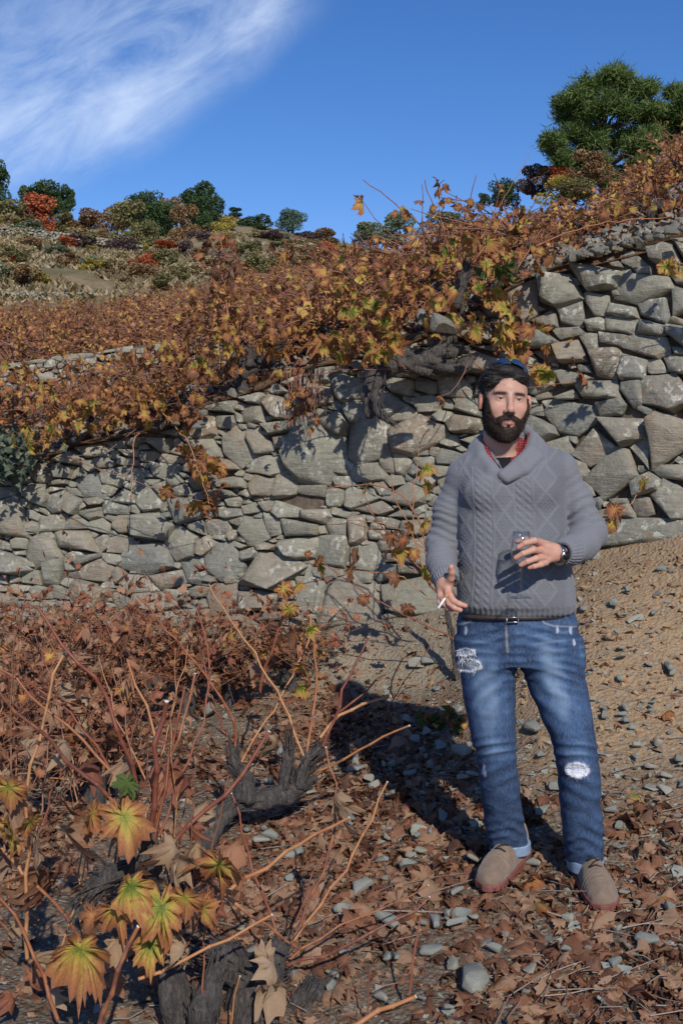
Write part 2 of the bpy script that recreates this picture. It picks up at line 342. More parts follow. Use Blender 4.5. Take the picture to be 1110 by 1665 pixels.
def up_z(x, y, detail=True):
    x = np.atleast_1d(np.asarray(x, float)); y = np.maximum(np.atleast_1d(np.asarray(y, float)), 4.2)
    px = 555 + FPX * x / (y * 1.005); row = up_row(px, y)
    z = at_np(px, row, y)[..., 2]
    if detail:
        P = np.stack([x, y, 0 * x], -1); k = np.clip((y - 5) / 20, .15, 1)
        z = z + k * .25 * fbm(P, .5, 4, 21) + .03 * fbm(P, 4, 3, 25)
    return z
def wall_y_at_x(x):
    Y = WT_line
    return np.interp(x, Y[:, 0], Y[:, 1])
WT_line = np.array([[at(px, wall_top(px)[0], wall_top(px)[1]).x, wall_top(px)[1] - .02] for px in range(-500, 1601, 25)])
def on_lower(px, py):
    Y = np.arange(2.2, 7.6, .02); P = at_np(px, py, Y); z = lo_z(P[:, 0], P[:, 1]); i = np.argmax(P[:, 2] < z)
    return Vector((P[i, 0], P[i, 1], z[i]))
def on_upper(px, py, ymin=5.6):
    Y = np.exp(np.linspace(math.log(ymin), math.log(60), 500)); P = at_np(px, py, Y); z = up_z(P[:, 0], P[:, 1]); k = np.nonzero(P[:, 2] < z)[0]
    i = k[0] if len(k) else len(Y) - 1
    return Vector((P[i, 0], P[i, 1], z[i]))

def axis(segs):
    out = []
    for a, b, st in segs: out += list(np.arange(a, b, st))
    out.append(segs[-1][1]); return np.array(out)
def grid_faces(nx, ny):
    i = np.arange(nx * ny).reshape(ny, nx)
    return np.stack([i[:-1, :-1].ravel(), i[:-1, 1:].ravel(), i[1:, 1:].ravel(), i[1:, :-1].ravel()], -1)
# lower ground sheet (parallel to the camera plane up to just behind the wall's foot)
gx = axis([(-60, -8, 4), (-8, -3.2, .3), (-3.2, 3.2, .027), (3.2, 8, .25), (8, 60, 4)])
gt = axis([(-60, -4, 4), (-4, 1.8, .5), (1.8, 7.4, .03)])
X, T = np.meshgrid(gx, gt)
ybase = np.interp(X, [at(p, 1000, wall_base(p)[1]).x for p in range(-500, 1601, 50)], [wall_base(p)[1] + .3 for p in range(-500, 1601, 50)])
Yg = np.where(T > 1.8, 1.8 + (T - 1.8) / 5.6 * (ybase - 1.8), T)
xc = np.clip(X, -14, 14); yc = np.clip(Yg, -14, 20)
Z = lo_z(xc.ravel(), yc.ravel()).reshape(X.shape)
P3 = np.stack([X, Yg, Z], -1).reshape(-1, 3)
me = mesh_np('ground', P3, grid_faces(len(gx), len(gt)))
ppx, ppy = proj_np(P3 + np.array([0, 0, 0])); ok = P3[:, 1] > 1.5
wob = 30 * fbm(P3, 2.0, 4, 31)
ochre = sstep(.10, .42, P3[:, 2] + .12 * fbm(P3, 2.5, 4, 33)) * sstep(.25, .75, P3[:, 0] + .25 * fbm(P3, 2, 3, 35)) * ok
rock = sstep(.06, .22, P3[:, 2] + .06 * fbm(P3, 5, 3, 41)) * sstep(1.15, .55, P3[:, 0]) * sstep(5.5, 5.8, P3[:, 1]) * sstep(-.7, -.3, P3[:, 0])
set_col(me, 'soil', np.stack([ochre, rock, 0 * rock, 0 * rock + 1], -1))
link('ground', me, SOIL, kind='structure')

# hillside above the wall
gpx = axis([(-4200, -400, 300), (-400, 1500, 9), (1500, 5200, 300)])
gl = np.concatenate([np.linspace(math.log(5.0), math.log(62), 340), np.log([70, 85, 120, 200])])
PX, L = np.meshgrid(gpx, gl); Yh = np.exp(L)
Yw = np.interp(PX, WB[:, 0], WB[:, 2]) + .22
Ys = np.where(Yh < 10, Yw + (Yh - 5.0) / 5.0 * (10 - Yw), Yh)
xs = (PX - 555) / FPX * Ys * 1.005
zs = up_z(xs.ravel(), np.minimum(Ys, 75).ravel()).reshape(Ys.shape)
ppx = PX.ravel(); Vg = np.stack([xs, Ys, zs], -1)
cp = np.clip(gpx, -500, 1600); tr_, tY_ = wall_top(cp); lip = at_np(cp, tr_ + 10, tY_ + .02); lip[:, 0] = xs[0]
Vg[0] = lip; lip2 = at_np(cp, tr_ - 1, tY_ + .06); lip2[:, 0] = xs[1]; Vg[1] = lip2; Vg[2, :, 2] = np.where(np.abs(gpx - 550) < 1100, Vg[2, :, 2] * .5 + lip2[:, 2] * .5, Vg[2, :, 2])
V = Vg.reshape(-1, 3)
me = mesh_np('hillside', V, grid_faces(len(gpx), len(gl)))
s = M('hillside_soil'); n1 = s.noise(.35, 6, .6); n2 = s.noise(2.4, 7, .7); n3 = s.noise(14, 6, .7); _, far, bare, _b = s.attr('hill')
near = s.mix(s.maprange(n3, .35, .68), (.15, .095, .06), (.24, .16, .10))
near = s.mix(s.maprange(n2, .5, .65, 0, .7), near, (.19, .085, .04))
grass = s.mix(s.maprange(n2, .35, .65), (.21, .155, .085), (.33, .26, .155)); grass = s.mix(s.maprange(n1, .42, .62, 0, .8), grass, (.13, .125, .06))
grass = s.mix(s.maprange(n3, .55, .7, 0, .5), grass, (.36, .30, .21))
c = s.mix(far, near, grass); c = s.mix(bare, c, s.mix(n3, (.30, .27, .22), (.16, .15, .13)))
s.P(Base_Color=c, Roughness=.95, Specular_IOR_Level=.1); s.bump(s.math('ADD', n2, n3), .8, .08); HILL = s.m
farv = sstep(26, 31, V[:, 1] + 1.5 * fbm(V, .4, 2, 4))
bare = sstep(.25, .5, fbm(V, .22, 4, 50) + .35 * sstep(46, 52, V[:, 1])) * farv
set_col(me, 'hill', np.stack([farv, bare * .8, 0 * bare, 0 * bare + 1], -1))
link('hillside', me, HILL, kind='structure')

# ------------------------------------------------------------------ stones
def rock_hull(poly2, dn, rg, du, dv, dn_vec, org, depth, rough=.06, sub=2):
    """poly2: outline in local (u,v); returns vertices, triangles of an angular block of that outline"""
    k = len(poly2); c = poly2.mean(0); pts = []
    size = np.sqrt(((poly2 - c) ** 2).sum(1)).mean()
    tiltu, tiltv = rg.uniform(-.38, .38), rg.uniform(-.5, .22)
    for sc, d in ((.90, -depth), (1.0, -depth * .25), (.985, depth * .05)):
        for p in poly2: q = c + (p - c) * sc; pts.append((q[0], q[1], d))
    ridge = rg.uniform(0, math.pi); off = rg.uniform(-.3, .3) * size
    for p in poly2:
        for sc in (rg.uniform(.72, .9), rg.uniform(.3, .6)):
            q = c + (p - c) * sc; e = q - c
            side = (e[0] * math.cos(ridge) + e[1] * math.sin(ridge) - off)
            d = dn * (rg.uniform(.75, 1.0)) - abs(side) * rg.uniform(.1, .5) + e[0] * tiltu + e[1] * tiltv
            pts.append((q[0], q[1], d))
    P = np.array([org + du * a + dv * b + dn_vec * d for a, b, d in pts])
    bm = bmesh.new(); vs_ = [bm.verts.new(p) for p in P]
    r = bmesh.ops.convex_hull(bm, input=vs_, use_existing_faces=False)
    for v in [v for v in bm.verts if not v.link_faces]: bm.verts.remove(v)
    if sub:
        bmesh.ops.dissolve_limit(bm, angle_limit=R(9), verts=bm.verts, edges=bm.edges)
        bmesh.ops.bevel(bm, geom=list(bm.edges), offset=size * .028, segments=1, affect='EDGES', clamp_overlap=True)
        bmesh.ops.triangulate(bm, faces=bm.faces)
        if sub > 1: bmesh.ops.subdivide_edges(bm, edges=[e for e in bm.edges if e.calc_length() > size * .35], cuts=1)
        bmesh.ops.triangulate(bm, faces=bm.faces)
    bm.verts.index_update()
    Vv = np.array([v.co[:] for v in bm.verts]); Ff = np.array([[v.index for v in f.verts] for f in bm.faces]); bm.free()
    nn = np.stack([fbm(Vv, 1.1 / size, 3, rg.integers(999)), fbm(Vv, 1.1 / size, 3, rg.integers(999)), fbm(Vv, 1.1 / size, 3, rg.integers(999))], -1)
    Vv = Vv + nn * size * rough
    return Vv, Ff
def sharp(me, ang=32):
    try: me.set_sharp_from_angle(angle=R(ang))
    except Exception: pass

def layout(x0, x1, ybot, ytop, seeds, size_fn, step, rg, n_try=9000):
    """irregular packing: anisotropic weighted cells round the given and random seeds; returns outlines"""
    S = [list(q) for q in seeds]
    def fits(x, y, w, h, k):
        A = np.array(S) if S else np.zeros((0, 5))
        if len(A) == 0: return True
        near = A[(np.abs(A[:, 0] - x) < 130) & (np.abs(A[:, 1] - y) < 110)]
        if len(near) == 0: return True
        dd = np.sqrt(((near[:, 0] - x) / ((near[:, 2] + w) / 2)) ** 2 + ((near[:, 1] - y) / ((near[:, 3] + h) / 2)) ** 2)
        return dd.min() > k
    for shrink, k, nt in ((1, .93, n_try), (.8, .88, n_try // 2), (.55, .85, n_try)):
        for _ in range(nt):
            x = rg.uniform(x0, x1); yb, yt = ybot(x), ytop(x); y = rg.uniform(yt, yb)
            w, h = size_fn(x, y); q = math.exp(rg.normal(0, .28)); w *= shrink * q * rg.uniform(.8, 1.25); h *= shrink * q * rg.uniform(.8, 1.2)
            if fits(x, y, w, h, k): S.append([x, y, w, h, rg.normal(0, 9)])
    S = np.array(S)
    gx_ = np.arange(x0, x1, step); out = []
    yb = np.array([ybot(x) for x in gx_]); yt = np.array([ytop(x) for x in gx_])
    gy_ = np.arange(yt.min(), yb.max(), step)
    GX, GY = np.meshgrid(gx_, gy_); inside = (GY <= yb[None]) & (GY >= yt[None])
    best = np.full(GX.shape, 9e9); idx = np.full(GX.shape, -1)
    for n, (x, y, w, h, a) in enumerate(S):
        m = 1.6 * max(w, h); i0, i1 = np.searchsorted(gx_, [x - m, x + m]); j0, j1 = np.searchsorted(gy_, [y - m, y + m])
        if i0 >= i1 or j0 >= j1: continue
        dx = GX[j0:j1, i0:i1] - x; dy = GY[j0:j1, i0:i1] - y; ca, sa = math.cos(R(a)), math.sin(R(a))
        U = (dx * ca + dy * sa) / w; Vv = (-dx * sa + dy * ca) / h
        d = (np.abs(U) ** 2.6 + np.abs(Vv) ** 2.6) ** (1 / 2.6); b = best[j0:j1, i0:i1]; t = d < b
        b[t] = d[t]; idx[j0:j1, i0:i1][t] = n
    idx[~inside] = -1; idx[best > 1.25] = -1
    for n in range(len(S)):
        jj, ii = np.nonzero(idx == n)
        if len(jj) < 7: continue
        pts = np.stack([gx_[ii], gy_[jj]], -1)
        nd = int(rg.integers(5, 7)) if S[n, 0] > 760 else int(rg.integers(6, 9)); A = np.arange(nd) * 2 * math.pi / nd + rg.uniform(0, 2) + rg.normal(0, .16, nd)
        c = pts.mean(0); poly = []
        for a in A:                                    # support points in ~10 directions
            dsup = pts @ np.array([math.cos(a), math.sin(a)]); poly.append(pts[np.argmax(dsup + rg.uniform(0, 1.2, len(pts)))])
        u = []
        for p in poly:
            if all(np.hypot(*(p - q)) > max(step * 1.1, .13 * S[n, 2]) for q in u): u.append(p)
        if len(u) < 4: continue
        out.append((c, np.array(u), S[n, 2] * S[n, 3], len(pts)))
    return out

def build_wall(root, cells, surf_Y, rg, mat_, named_max=300, prot=.42, sub=2, depth_k=.9, name='stone'):
    """cells in picture coordinates on the wall face; surf_Y(px,py) depth of the face"""
    cells = sorted(cells, key=lambda c: -c[3]); RV, RF, off = [], [], 0; ro = np.array(root.location)
    for k, (c, poly, area, _) in enumerate(cells):
        Yc = surf_Y(c[0], c[1]); o = np.array(at(c[0], c[1], Yc))
        W = np.array([at(p[0], p[1], surf_Y(p[0], p[1])) for p in poly])
        e = 6.0; du = np.array(at(c[0] + e, c[1], surf_Y(c[0] + e, c[1]))) - np.array(at(c[0] - e, c[1], surf_Y(c[0] - e, c[1]))); du /= np.linalg.norm(du)
        dv = np.array(at(c[0], c[1] - e, surf_Y(c[0], c[1] - e))) - np.array(at(c[0], c[1] + e, surf_Y(c[0], c[1] + e))); dv /= np.linalg.norm(dv)
        nrm = np.cross(du, dv); nrm /= np.linalg.norm(nrm)
        P2 = np.stack([(W - o) @ du, (W - o) @ dv], -1)
        cc = P2.mean(0); P2 = cc + (P2 - cc) * 1.09
        size = np.sqrt((P2 ** 2).sum(1)).mean()
        Vv, Ff = rock_hull(P2, size * prot * rg.uniform(.3, 2.0), rg, du, dv, nrm, o, size * depth_k, .075, sub)
        if k < named_max:
            me = mesh_np(name, Vv - o, Ff); sharp(me); ob = link(name, me, mat_, root); ob.location = o - ro
        else:
            RV.append(Vv - ro); RF.append(Ff + off); off += len(Vv)
    if RV:
        me = mesh_np('small_stones', np.vstack(RV), np.vstack(RF)); sharp(me); link('small_stones', me, mat_, root, 'stuff')

rgw = np.random.default_rng(11)
BIG = [(512,741,92,78,-20),(596,719,66,75,0),(677,705,88,52,-15),(555,757,38,30,0),(440,928,82,55,0),(577,982,100,72,0),(667,964,92,60,5),(508,971,46,70,0),(421,975,62,36,0),(544,896,50,48,0),(593,907,54,40,0),(492,889,54,34,-5),
 (486,856,60,30,5),(418,863,44,38,0),(443,856,28,36,0),(580,863,34,42,0),(548,856,32,28,0),(512,838,50,26,0),(468,831,42,24,0),(432,755,56,34,10),(465,786,40,36,0),(429,788,38,30,0),(508,798,50,22,10),(497,816,62,22,5),(544,809,34,28,0),
 (580,809,42,28,-5),(612,827,54,15,0),(598,766,62,30,-10),(630,755,32,28,0),(652,752,26,30,0),(465,719,38,26,0),(454,665,44,34,0),(414,674,38,28,0),(414,723,56,44,0),(519,644,46,34,0),(566,629,42,42,0),(580,672,30,40,0),(656,676,46,28,0),
 (630,662,46,36,0),(656,627,34,32,0),(692,627,38,30,0),(663,604,56,20,0),(703,608,42,18,0),(735,626,50,36,0),(695,658,40,30,0),(750,690,46,26,0),(663,806,50,36,0),(906,479,68,48,-20),(851,483,50,55,0),(971,448,62,50,0),(1047,466,88,40,-10),
 (930,507,50,42,-15),(971,493,38,34,0),(1009,507,52,22,5),(1064,500,48,36,0),(1101,490,30,48,0),(968,527,32,22,0),(1012,527,54,28,0),(1050,536,46,26,0),(922,539,46,20,0),(1002,553,48,22,0),(958,558,28,28,0),(1043,562,70,36,0),
 (985,586,54,50,0),(1026,599,50,42,15),(1067,599,34,26,0),(1098,592,36,28,0),(930,572,46,32,0),(975,637,60,40,0),(1033,637,46,42,-20),(1077,637,80,60,0),(933,678,76,52,0),(992,664,50,38,0),(1012,695,80,62,10),(968,729,62,58,-30),
 (1087,709,72,80,0),(1046,730,40,46,0),(992,767,74,76,0),(1046,791,62,32,-8),(1094,767,46,30,0),(1046,825,36,38,0),(1016,835,42,26,0),(1091,812,64,70,30),(1026,873,172,66,-8),(920,644,36,18,0),(20,845,48,56,0),(67,772,34,24,0),
 (146,788,36,28,0),(93,820,32,34,0),(113,820,28,30,0),(243,909,70,52,0),(247,857,64,44,0),(300,885,52,48,0),(336,889,38,34,0),(365,913,62,50,0),(316,925,42,40,0),(272,937,62,30,0),(73,897,48,38,0),(126,881,60,32,0),(158,930,42,34,0),
 (89,926,36,36,0),(199,885,40,30,0),(207,853,42,28,0),(304,828,58,40,0),(397,727,66,50,0),(340,735,46,30,0),(324,690,50,36,0),(369,757,36,30,0),(267,796,26,24,0),(352,855,36,28,0),(324,857,30,26,0),(276,1011,50,36,0),(365,974,44,46,0),
 (389,1023,52,58,0),(227,950,46,28,0),(890,760,60,45,0),(880,700,46,36,0),(790,760,70,50,0),(800,840,80,60,0),(880,850,70,50,0),(720,850,60,40,0),(690,900,64,44,0),(780,920,90,60,0)]
def size_main(x, y):
    if x > 780: return 46, 32
    if x > 560: return 37, 25
    return 34, 23
def wall_surf(px, py):
    b, Yb = wall_base(px); t_, Yt = wall_top(px); f = np.clip((b - py) / (b - t_), -.3, 1.3)
    return Yb + .10 + f * .22
cells = layout(-260, 1330, lambda x: wall_base(x)[0] - 3, lambda x: wall_top(x)[0] + 2, BIG, size_main, 2.5, rgw, 7000)
rootloc = at(555, wall_base(555)[0], wall_base(555)[1])
wall = thing('dry_stone_wall', 'long dry stone terrace wall of grey fieldstones rising behind the man', 'wall', rootloc)
build_wall(wall, cells, wall_surf, rgw, STONE)
# earth core behind the stones
S_ = np.arange(-500, 1601, 20.); F_ = np.linspace(-.12, 1.0, 24); SS, FF = np.meshgrid(S_, F_)
bb, Yb = wall_base(SS); tt_, _ = wall_top(SS); rows = bb + (tt_ - bb) * FF
Pc = at_np(SS, rows, Yb + .135 + FF * .22); Pc[..., 1] += .02 * vnoise(Pc, 9, 3)
CORE = m_plain('dark_wall_earth', (.13, .10, .075), .95, .1, 20, .4, bump=.6, bd=.02)
me = mesh_np('earth_fill', Pc.reshape(-1, 3) - np.array(rootloc), grid_faces(len(S_), len(F_))); link('earth_fill', me, CORE, wall)
print('main wall cells', len(cells))

def terrace(name, label, ctrl, size, rg, step, named, x0, x1, sub=1, cat='wall'):
    """ctrl: rows (px, py_base, py_top, Y)"""
    C = np.array(ctrl, float); bf = lambda x: np.interp(x, C[:, 0], C[:, 1]); tf = lambda x: np.interp(x, C[:, 0], C[:, 2]); Yf = lambda x: np.interp(x, C[:, 0], C[:, 3])
    cs = layout(x0, x1, bf, tf, [], lambda x, y: size, step, rg, 2500)
    rt = thing(name, label, cat, at(C[0, 0], C[0, 1], C[0, 3]))
    build_wall(rt, cs, lambda px, py: Yf(px) + .0 * py, rg, STONE, named, .45, sub)
    xs_ = np.arange(x0 - 4, x1 + 4, 12.); ff = np.linspace(-.5, .97, 5); A, B = np.meshgrid(xs_, ff)
    Pq = at_np(A, bf(A) + (tf(A) - bf(A)) * B, Yf(A) + .1)
    link('earth_fill', mesh_np('earth_fill', Pq.reshape(-1, 3) - np.array(rt.location), grid_faces(len(xs_), 5)), CORE, rt)
    return rt
terrace('terrace_wall', 'low weathered stone terrace wall at left half hidden by rusty vines', [(-260, 712, 604, 10.4), (0, 690, 590, 10.6), (150, 662, 572, 10.8), (300, 622, 548, 11), (430, 596, 540, 11)], (19, 12), np.random.default_rng(5), 1.6, 300, -260, 430)
terrace('terrace_wall', 'far stone wall crossing the left hillside above the vine rows', [(-260, 500, 473, 30.2), (0, 500, 473, 30.2), (150, 503, 476, 30.2), (330, 506, 484, 30.3)], (8, 5), np.random.default_rng(6), .8, 0, -120, 335, 0)
terrace('terrace_wall', 'highest broken stone wall under the shrubs at upper left', [(-60, 376, 366, 43), (10, 386, 368, 43), (100, 392, 377, 43), (180, 402, 388, 43), (250, 412, 402, 43)], (7, 4.5), np.random.default_rng(8), .8, 0, -60, 250, 0)
# ------------------------------------------------------------------ leaves
def grape_leaf(seed, curl=.25, crumple=.10, nper=8, teeth=.07, rings=(0.5,), droop=.2, nt=(.60, .86)):
    """five-lobed vine leaf about one unit across, stalk end at the origin, tip along +y"""
    rg = np.random.default_rng(seed)
    tips = [(-152, .64), (-104, .84), (-52, .93), (0, 1.0), (52, .93), (104, .84), (152, .64)]
    tips = [(a + rg.normal(0, 7), r * rg.uniform(.82, 1.12)) for a, r in tips]
    ang, rad, vein = [], [], []
    for i, (a, r) in enumerate(tips):
        a2, r2 = tips[(i + 1) % len(tips)]
        last = i == len(tips) - 1
        if last: a2 += 360
        notch = (.18 if last else rg.uniform(*nt) * min(r, r2))
        for k in range(nper):
            t = k / nper; aa = a + (a2 - a) * t
            u_ = abs(2 * t - 1); w = .45 * u_ + .55 * (1 - (1 - u_) ** 2.4); rr = notch + ((r if t < .5 else r2) - notch) * w
            if k % 2 == 1: rr *= 1 - teeth * rg.uniform(.4, 2.6)
            else: rr *= 1 + teeth * .4
            ang.append(R(aa)); rad.append(rr); vein.append(1.0 if k == 0 and rr > .3 else 0.0)
    ang, rad, vein = np.array(ang), np.array(rad), np.array(vein); n = len(ang)
    V = [[0, 0, 0]]; E = [0.0]; Vn = [1.0]
    for f in list(rings) + [1.0]:
        for a, r, v in zip(ang, rad, vein):
            V.append([math.sin(a) * r * f, math.cos(a) * r * f, 0] if f == 1.0 else [math.sin(a) * r * f + rg.normal(0, .03), math.cos(a) * r * f + rg.normal(0, .03), 0]); E.append(f ** 1.5); Vn.append(v * (1 - .3 * f))
    V = np.array(V, float); F = []
    for k in range(n): F.append([0, 1 + (k + 1) % n, 1 + k])
    for q in range(len(rings)):
        b = 1 + q * n; c = b + n
        for k in range(n):
            k2 = (k + 1) % n; F.append([b + k, b + k2, c + k2]); F.append([b + k, c + k2, c + k])
    rr = np.hypot(V[:, 0], V[:, 1]); an = np.arctan2(V[:, 0], V[:, 1])
    V[:, 2] = -curl * rr ** 2 * (1 + .5 * np.cos(an * 2 + rg.uniform(0, 6))) + crumple * fbm(V, 2.2, 3, seed) * rr * 1.6 + .05 * (1 - np.array(Vn)) * rr - droop * np.maximum(V[:, 1], 0) ** 2
    V[:, 0] *= 1 - .35 * min(1, curl) * rr; V[:, 2] += .10 * np.sin(an * 7 + rg.uniform(0, 6)) * rr ** 2
    return V * .66, np.array(F), np.stack([np.array(E), np.array(Vn), 0 * rr, 0 * rr + 1], -1)
def small_leaf(seed, curl=.3):
    rg = np.random.default_rng(seed); a = np.linspace(0, 2 * math.pi, 9)[:-1]; r = np.where(np.arange(8) % 2 == 0, 1, .62) * rg.uniform(.85, 1.1, 8)
    V = np.vstack([[0, 0, .0], np.stack([np.sin(a) * r, np.cos(a) * r, -curl * r ** 2 * (1 + np.cos(a * 2 + seed)) + rg.normal(0, .12, 8)], -1)]) * .5
    F = np.array([[0, 1 + (k + 1) % 8, 1 + k] for k in range(8)]); return V, F, np.stack([np.r_[0, r], np.r_[1, 0 * r], np.zeros(9), np.ones(9)], -1)
def tiny_leaf(seed):
    rg = np.random.default_rng(seed); V = np.array([[0, -.5, 0], [.5, .05, rg.uniform(-.2, .2)], [.1, .6, rg.uniform(-.1, .1)], [-.45, .1, rg.uniform(-.2, .2)]])
    return V, np.array([[0, 1, 2], [0, 2, 3]]), np.tile([.5, .3, 0, 1], (4, 1))
GL = [grape_leaf(100 + i, rgc, cr) for i, (rgc, cr) in enumerate([(.15, .22), (.3, .26), (.45, .3), (.2, .34), (.6, .28), (.35, .22), (.1, .28), (.5, .36)])]
GC = [grape_leaf(200 + i, c, .38, 4, .05, (.5,), .1) for i, c in enumerate([.9, 1.2, 1.5, .7, 1.0, 1.3])]      # curled dry leaves
SL = [small_leaf(300 + i, c) for i, c in enumerate([.2, .5, .8, .35, .65])]
TL = [tiny_leaf(400 + i) for i in range(4)]
def rot_mats(rg, n, tilt=math.pi, base=None):
    """random rotations: spin about z, then tilt by up to `tilt`"""
    a = rg.uniform(0, 2 * math.pi, n); b = rg.uniform(0, 1, n) ** .7 * tilt; c = rg.uniform(0, 2 * math.pi, n)
    def rz(t): z = 0 * t; return np.stack([np.cos(t), -np.sin(t), z, np.sin(t), np.cos(t), z, z, z, z + 1], -1).reshape(-1, 3, 3)
    def rx(t): z = 0 * t; return np.stack([z + 1, z, z, z, np.cos(t), -np.sin(t), z, np.sin(t), np.cos(t)], -1).reshape(-1, 3, 3)
    return rz(c) @ rx(b) @ rz(a)
def face_cam(rg, n, spread=.7):
    """leaves hanging with their faces towards the light, tips down, loosely"""
    base = np.array(Matrix.Rotation(R(70), 3, 'X') @ Matrix.Rotation(math.pi, 3, 'Z'))
    return rot_mats(rg, n, spread) @ base
def merge(name, protos, pos, mats, size, mat_, parent=None, kind=None, rg=None):
    n = len(pos); which = rg.integers(0, len(protos), n); Vs, Fs, Cs, off = [], [], [], 0
    for w, (V, F, C) in enumerate(protos):
        k = np.nonzero(which == w)[0]
        if not len(k): continue
        VV = np.einsum('nij,vj->nvi', mats[k], V) * size[k][:, None, None] + pos[k][:, None, :]
        Vs.append(VV.reshape(-1, 3)); Fs.append((F[None] + (np.arange(len(k)) * len(V))[:, None, None] + off).reshape(-1, 3)); Cs.append(np.tile(C, (len(k), 1))); off += len(k) * len(V)
    me = mesh_np(name, np.vstack(Vs), np.vstack(Fs)); set_col(me, 'lf', np.vstack(Cs))
    return link(name, me, mat_, parent, kind)
LMESH = {}
def leaf_mesh(kind, i, mat_):
    key = (kind, i, mat_.name)
    if key not in LMESH:
        V, F, C = (GL if kind == 'g' else GC if kind == 'c' else SL)[i]; me = mesh_np('leaf', V, F); set_col(me, 'lf', C); me.materials.append(mat_); LMESH[key] = me
    return LMESH[key]
def leaf(parent, pos, size, mat_, rg, kind='g', spread=.8, rot=None, name='leaf'):
    L_ = {'g': GL, 'c': GC, 's': SL}[kind]
    o = bpy.data.objects.new(name, leaf_mesh(kind, int(rg.integers(len(L_))), mat_)); COL.objects.link(o)
    if parent is not None: o.parent = parent; o.location = Vector(pos) - parent.location
    else: o.location = pos
    m = face_cam(rg, 1, spread)[0] if rot is None else np.array(rot)
    o.rotation_euler = Matrix(m.tolist()).to_euler(); o.scale = (size * rg.uniform(.85, 1.15), size, size); return o

# ------------------------------------------------------------------ canes, trunks
def tube(pts, radii, seg=6, nodes=0, knob=.35, rough=0.0, seed=0, cap=True, seg_per=1):
    P = np.array([list(p) for p in pts], float); r = np.array(radii, float)
    if seg_per > 1:      # Catmull-Rom resample
        Q, q = [], []; E = np.vstack([2 * P[0] - P[1], P, 2 * P[-1] - P[-2]])
        for i in range(len(P) - 1):
            for k in range(seg_per):
                t = k / seg_per; a, b, c, d = E[i:i + 4]
                Q.append(.5 * ((2 * b) + (-a + c) * t + (2 * a - 5 * b + 4 * c - d) * t * t + (-a + 3 * b - 3 * c + d) * t ** 3)); q.append(r[i] + (r[i + 1] - r[i]) * t)
        Q.append(P[-1]); q.append(r[-1]); P, r = np.array(Q), np.array(q)
    n = len(P); T = np.gradient(P, axis=0); T /= np.linalg.norm(T, axis=1)[:, None] + 1e-12
    up = np.array([0, 0, 1.]) if abs(T[0][2]) < .9 else np.array([1., 0, 0]); N = np.cross(T[0], up); N /= np.linalg.norm(N); V = []
    A = np.linspace(0, 2 * math.pi, seg, endpoint=False)
    for i in range(n):
        N = N - T[i] * (N @ T[i]); N /= np.linalg.norm(N); B = np.cross(T[i], N)
        rr = r[i] * (1 + (knob if nodes and i % nodes == 0 and 0 < i < n - 1 else 0))
        V.append(P[i] + rr * (np.cos(A)[:, None] * N + np.sin(A)[:, None] * B))
    V = np.array(V).reshape(-1, 3)
    if rough:
        nv = fbm(V * np.array([1, 1, .5]), 1.0 / max(r.max(), .004) * .8, 3, seed); c = np.repeat(P, seg, 0); V = c + (V - c) * (1 + rough * nv)[:, None]
    F = []
    for i in range(n - 1):
        for k in range(seg):
            a = i * seg + k; b = i * seg + (k + 1) % seg; F.append([a, b, b + seg]); F.append([a, b + seg, a + seg])
    if cap:
        V = np.vstack([V, P[-1], P[0]]); e = len(V)
        for k in range(seg): F.append([(n - 1) * seg + k, (n - 1) * seg + (k + 1) % seg, e - 2]); F.append([(k + 1) % seg, k, e - 1])
    return V, np.array(F)
def join(parts):
    V, F, o = [], [], 0
    for v, f in parts: V.append(v); F.append(f + o); o += len(v)
    return np.vstack(V), np.vstack(F)
def add_mesh(name, vf, mat_, parent=None, kind=None):
    V, F = vf
    if parent is not None: V = V - np.array(parent.location)
    return link(name, mesh_np(name, V, F), mat_, parent, kind)
def wiggle(a, b, n, rg, amp=.02, sag=0.0):
    a, b = np.array(a, float), np.array(b, float); t = np.linspace(0, 1, n)[:, None]; L_ = np.linalg.norm(b - a)
    off = rg.normal(0, 1, (n, 3)) * amp * L_; off[0] = 0; off = np.cumsum(off * .5, 0) * np.sin(t * math.pi * .9 + .05); P = a + (b - a) * t + off
    P[:, 2] += sag * L_ * (np.sin(t[:, 0] * math.pi)); return P
def px_path(pts):   # (px,py,Y)
    return [at(*p) for p in pts]
def zig(P, rg, amp, step=.055):
    """resample with a slight zigzag at every node, as vine canes grow"""
    P = np.array([list(p) for p in P], float); d = np.r_[0, np.cumsum(np.linalg.norm(np.diff(P, axis=0), axis=1))]; n = max(3, int(d[-1] / step) + 1)
    s_ = np.linspace(0, d[-1], n); Q = np.stack([np.interp(s_, d, P[:, k]) for k in range(3)], -1)
    K = np.array([1, 2, 1]) / 4.0
    for _ in range(2): Q[1:-1] = (Q[:-2] + 2 * Q[1:-1] + Q[2:]) / 4
    Q[1:-1] += rg.normal(0, amp, (n - 2, 3)); return Q
def cane(parent, pts, r0, r1, rg, mat_=None, cut=False, seg=6):
    Q = zig(pts, rg, .0035 + r0 * .25); n = len(Q); rad = np.linspace(r0, r1, n)
    # node swellings as short rings
    PP, RR = [], []
    for i in range(n):
        PP.append(Q[i]); RR.append(rad[i] * (1.28 if 0 < i < n - 1 else 1))
        if i < n - 1:
            for f in (.12, .88): PP.append(Q[i] + (Q[i + 1] - Q[i]) * f); RR.append(rad[i] * .95)
    o = add_mesh('cane', tube(PP, RR, seg), mat_ or CANE_RED, parent)
    if cut:
        d = Q[-1] - Q[-2]; d /= np.linalg.norm(d); add_mesh('cut_end', tube([Q[-1] + d * .0002, Q[-1] + d * .003], [rad[-1] * 1.02] * 2, 7), CUTEND, parent)
    return Q
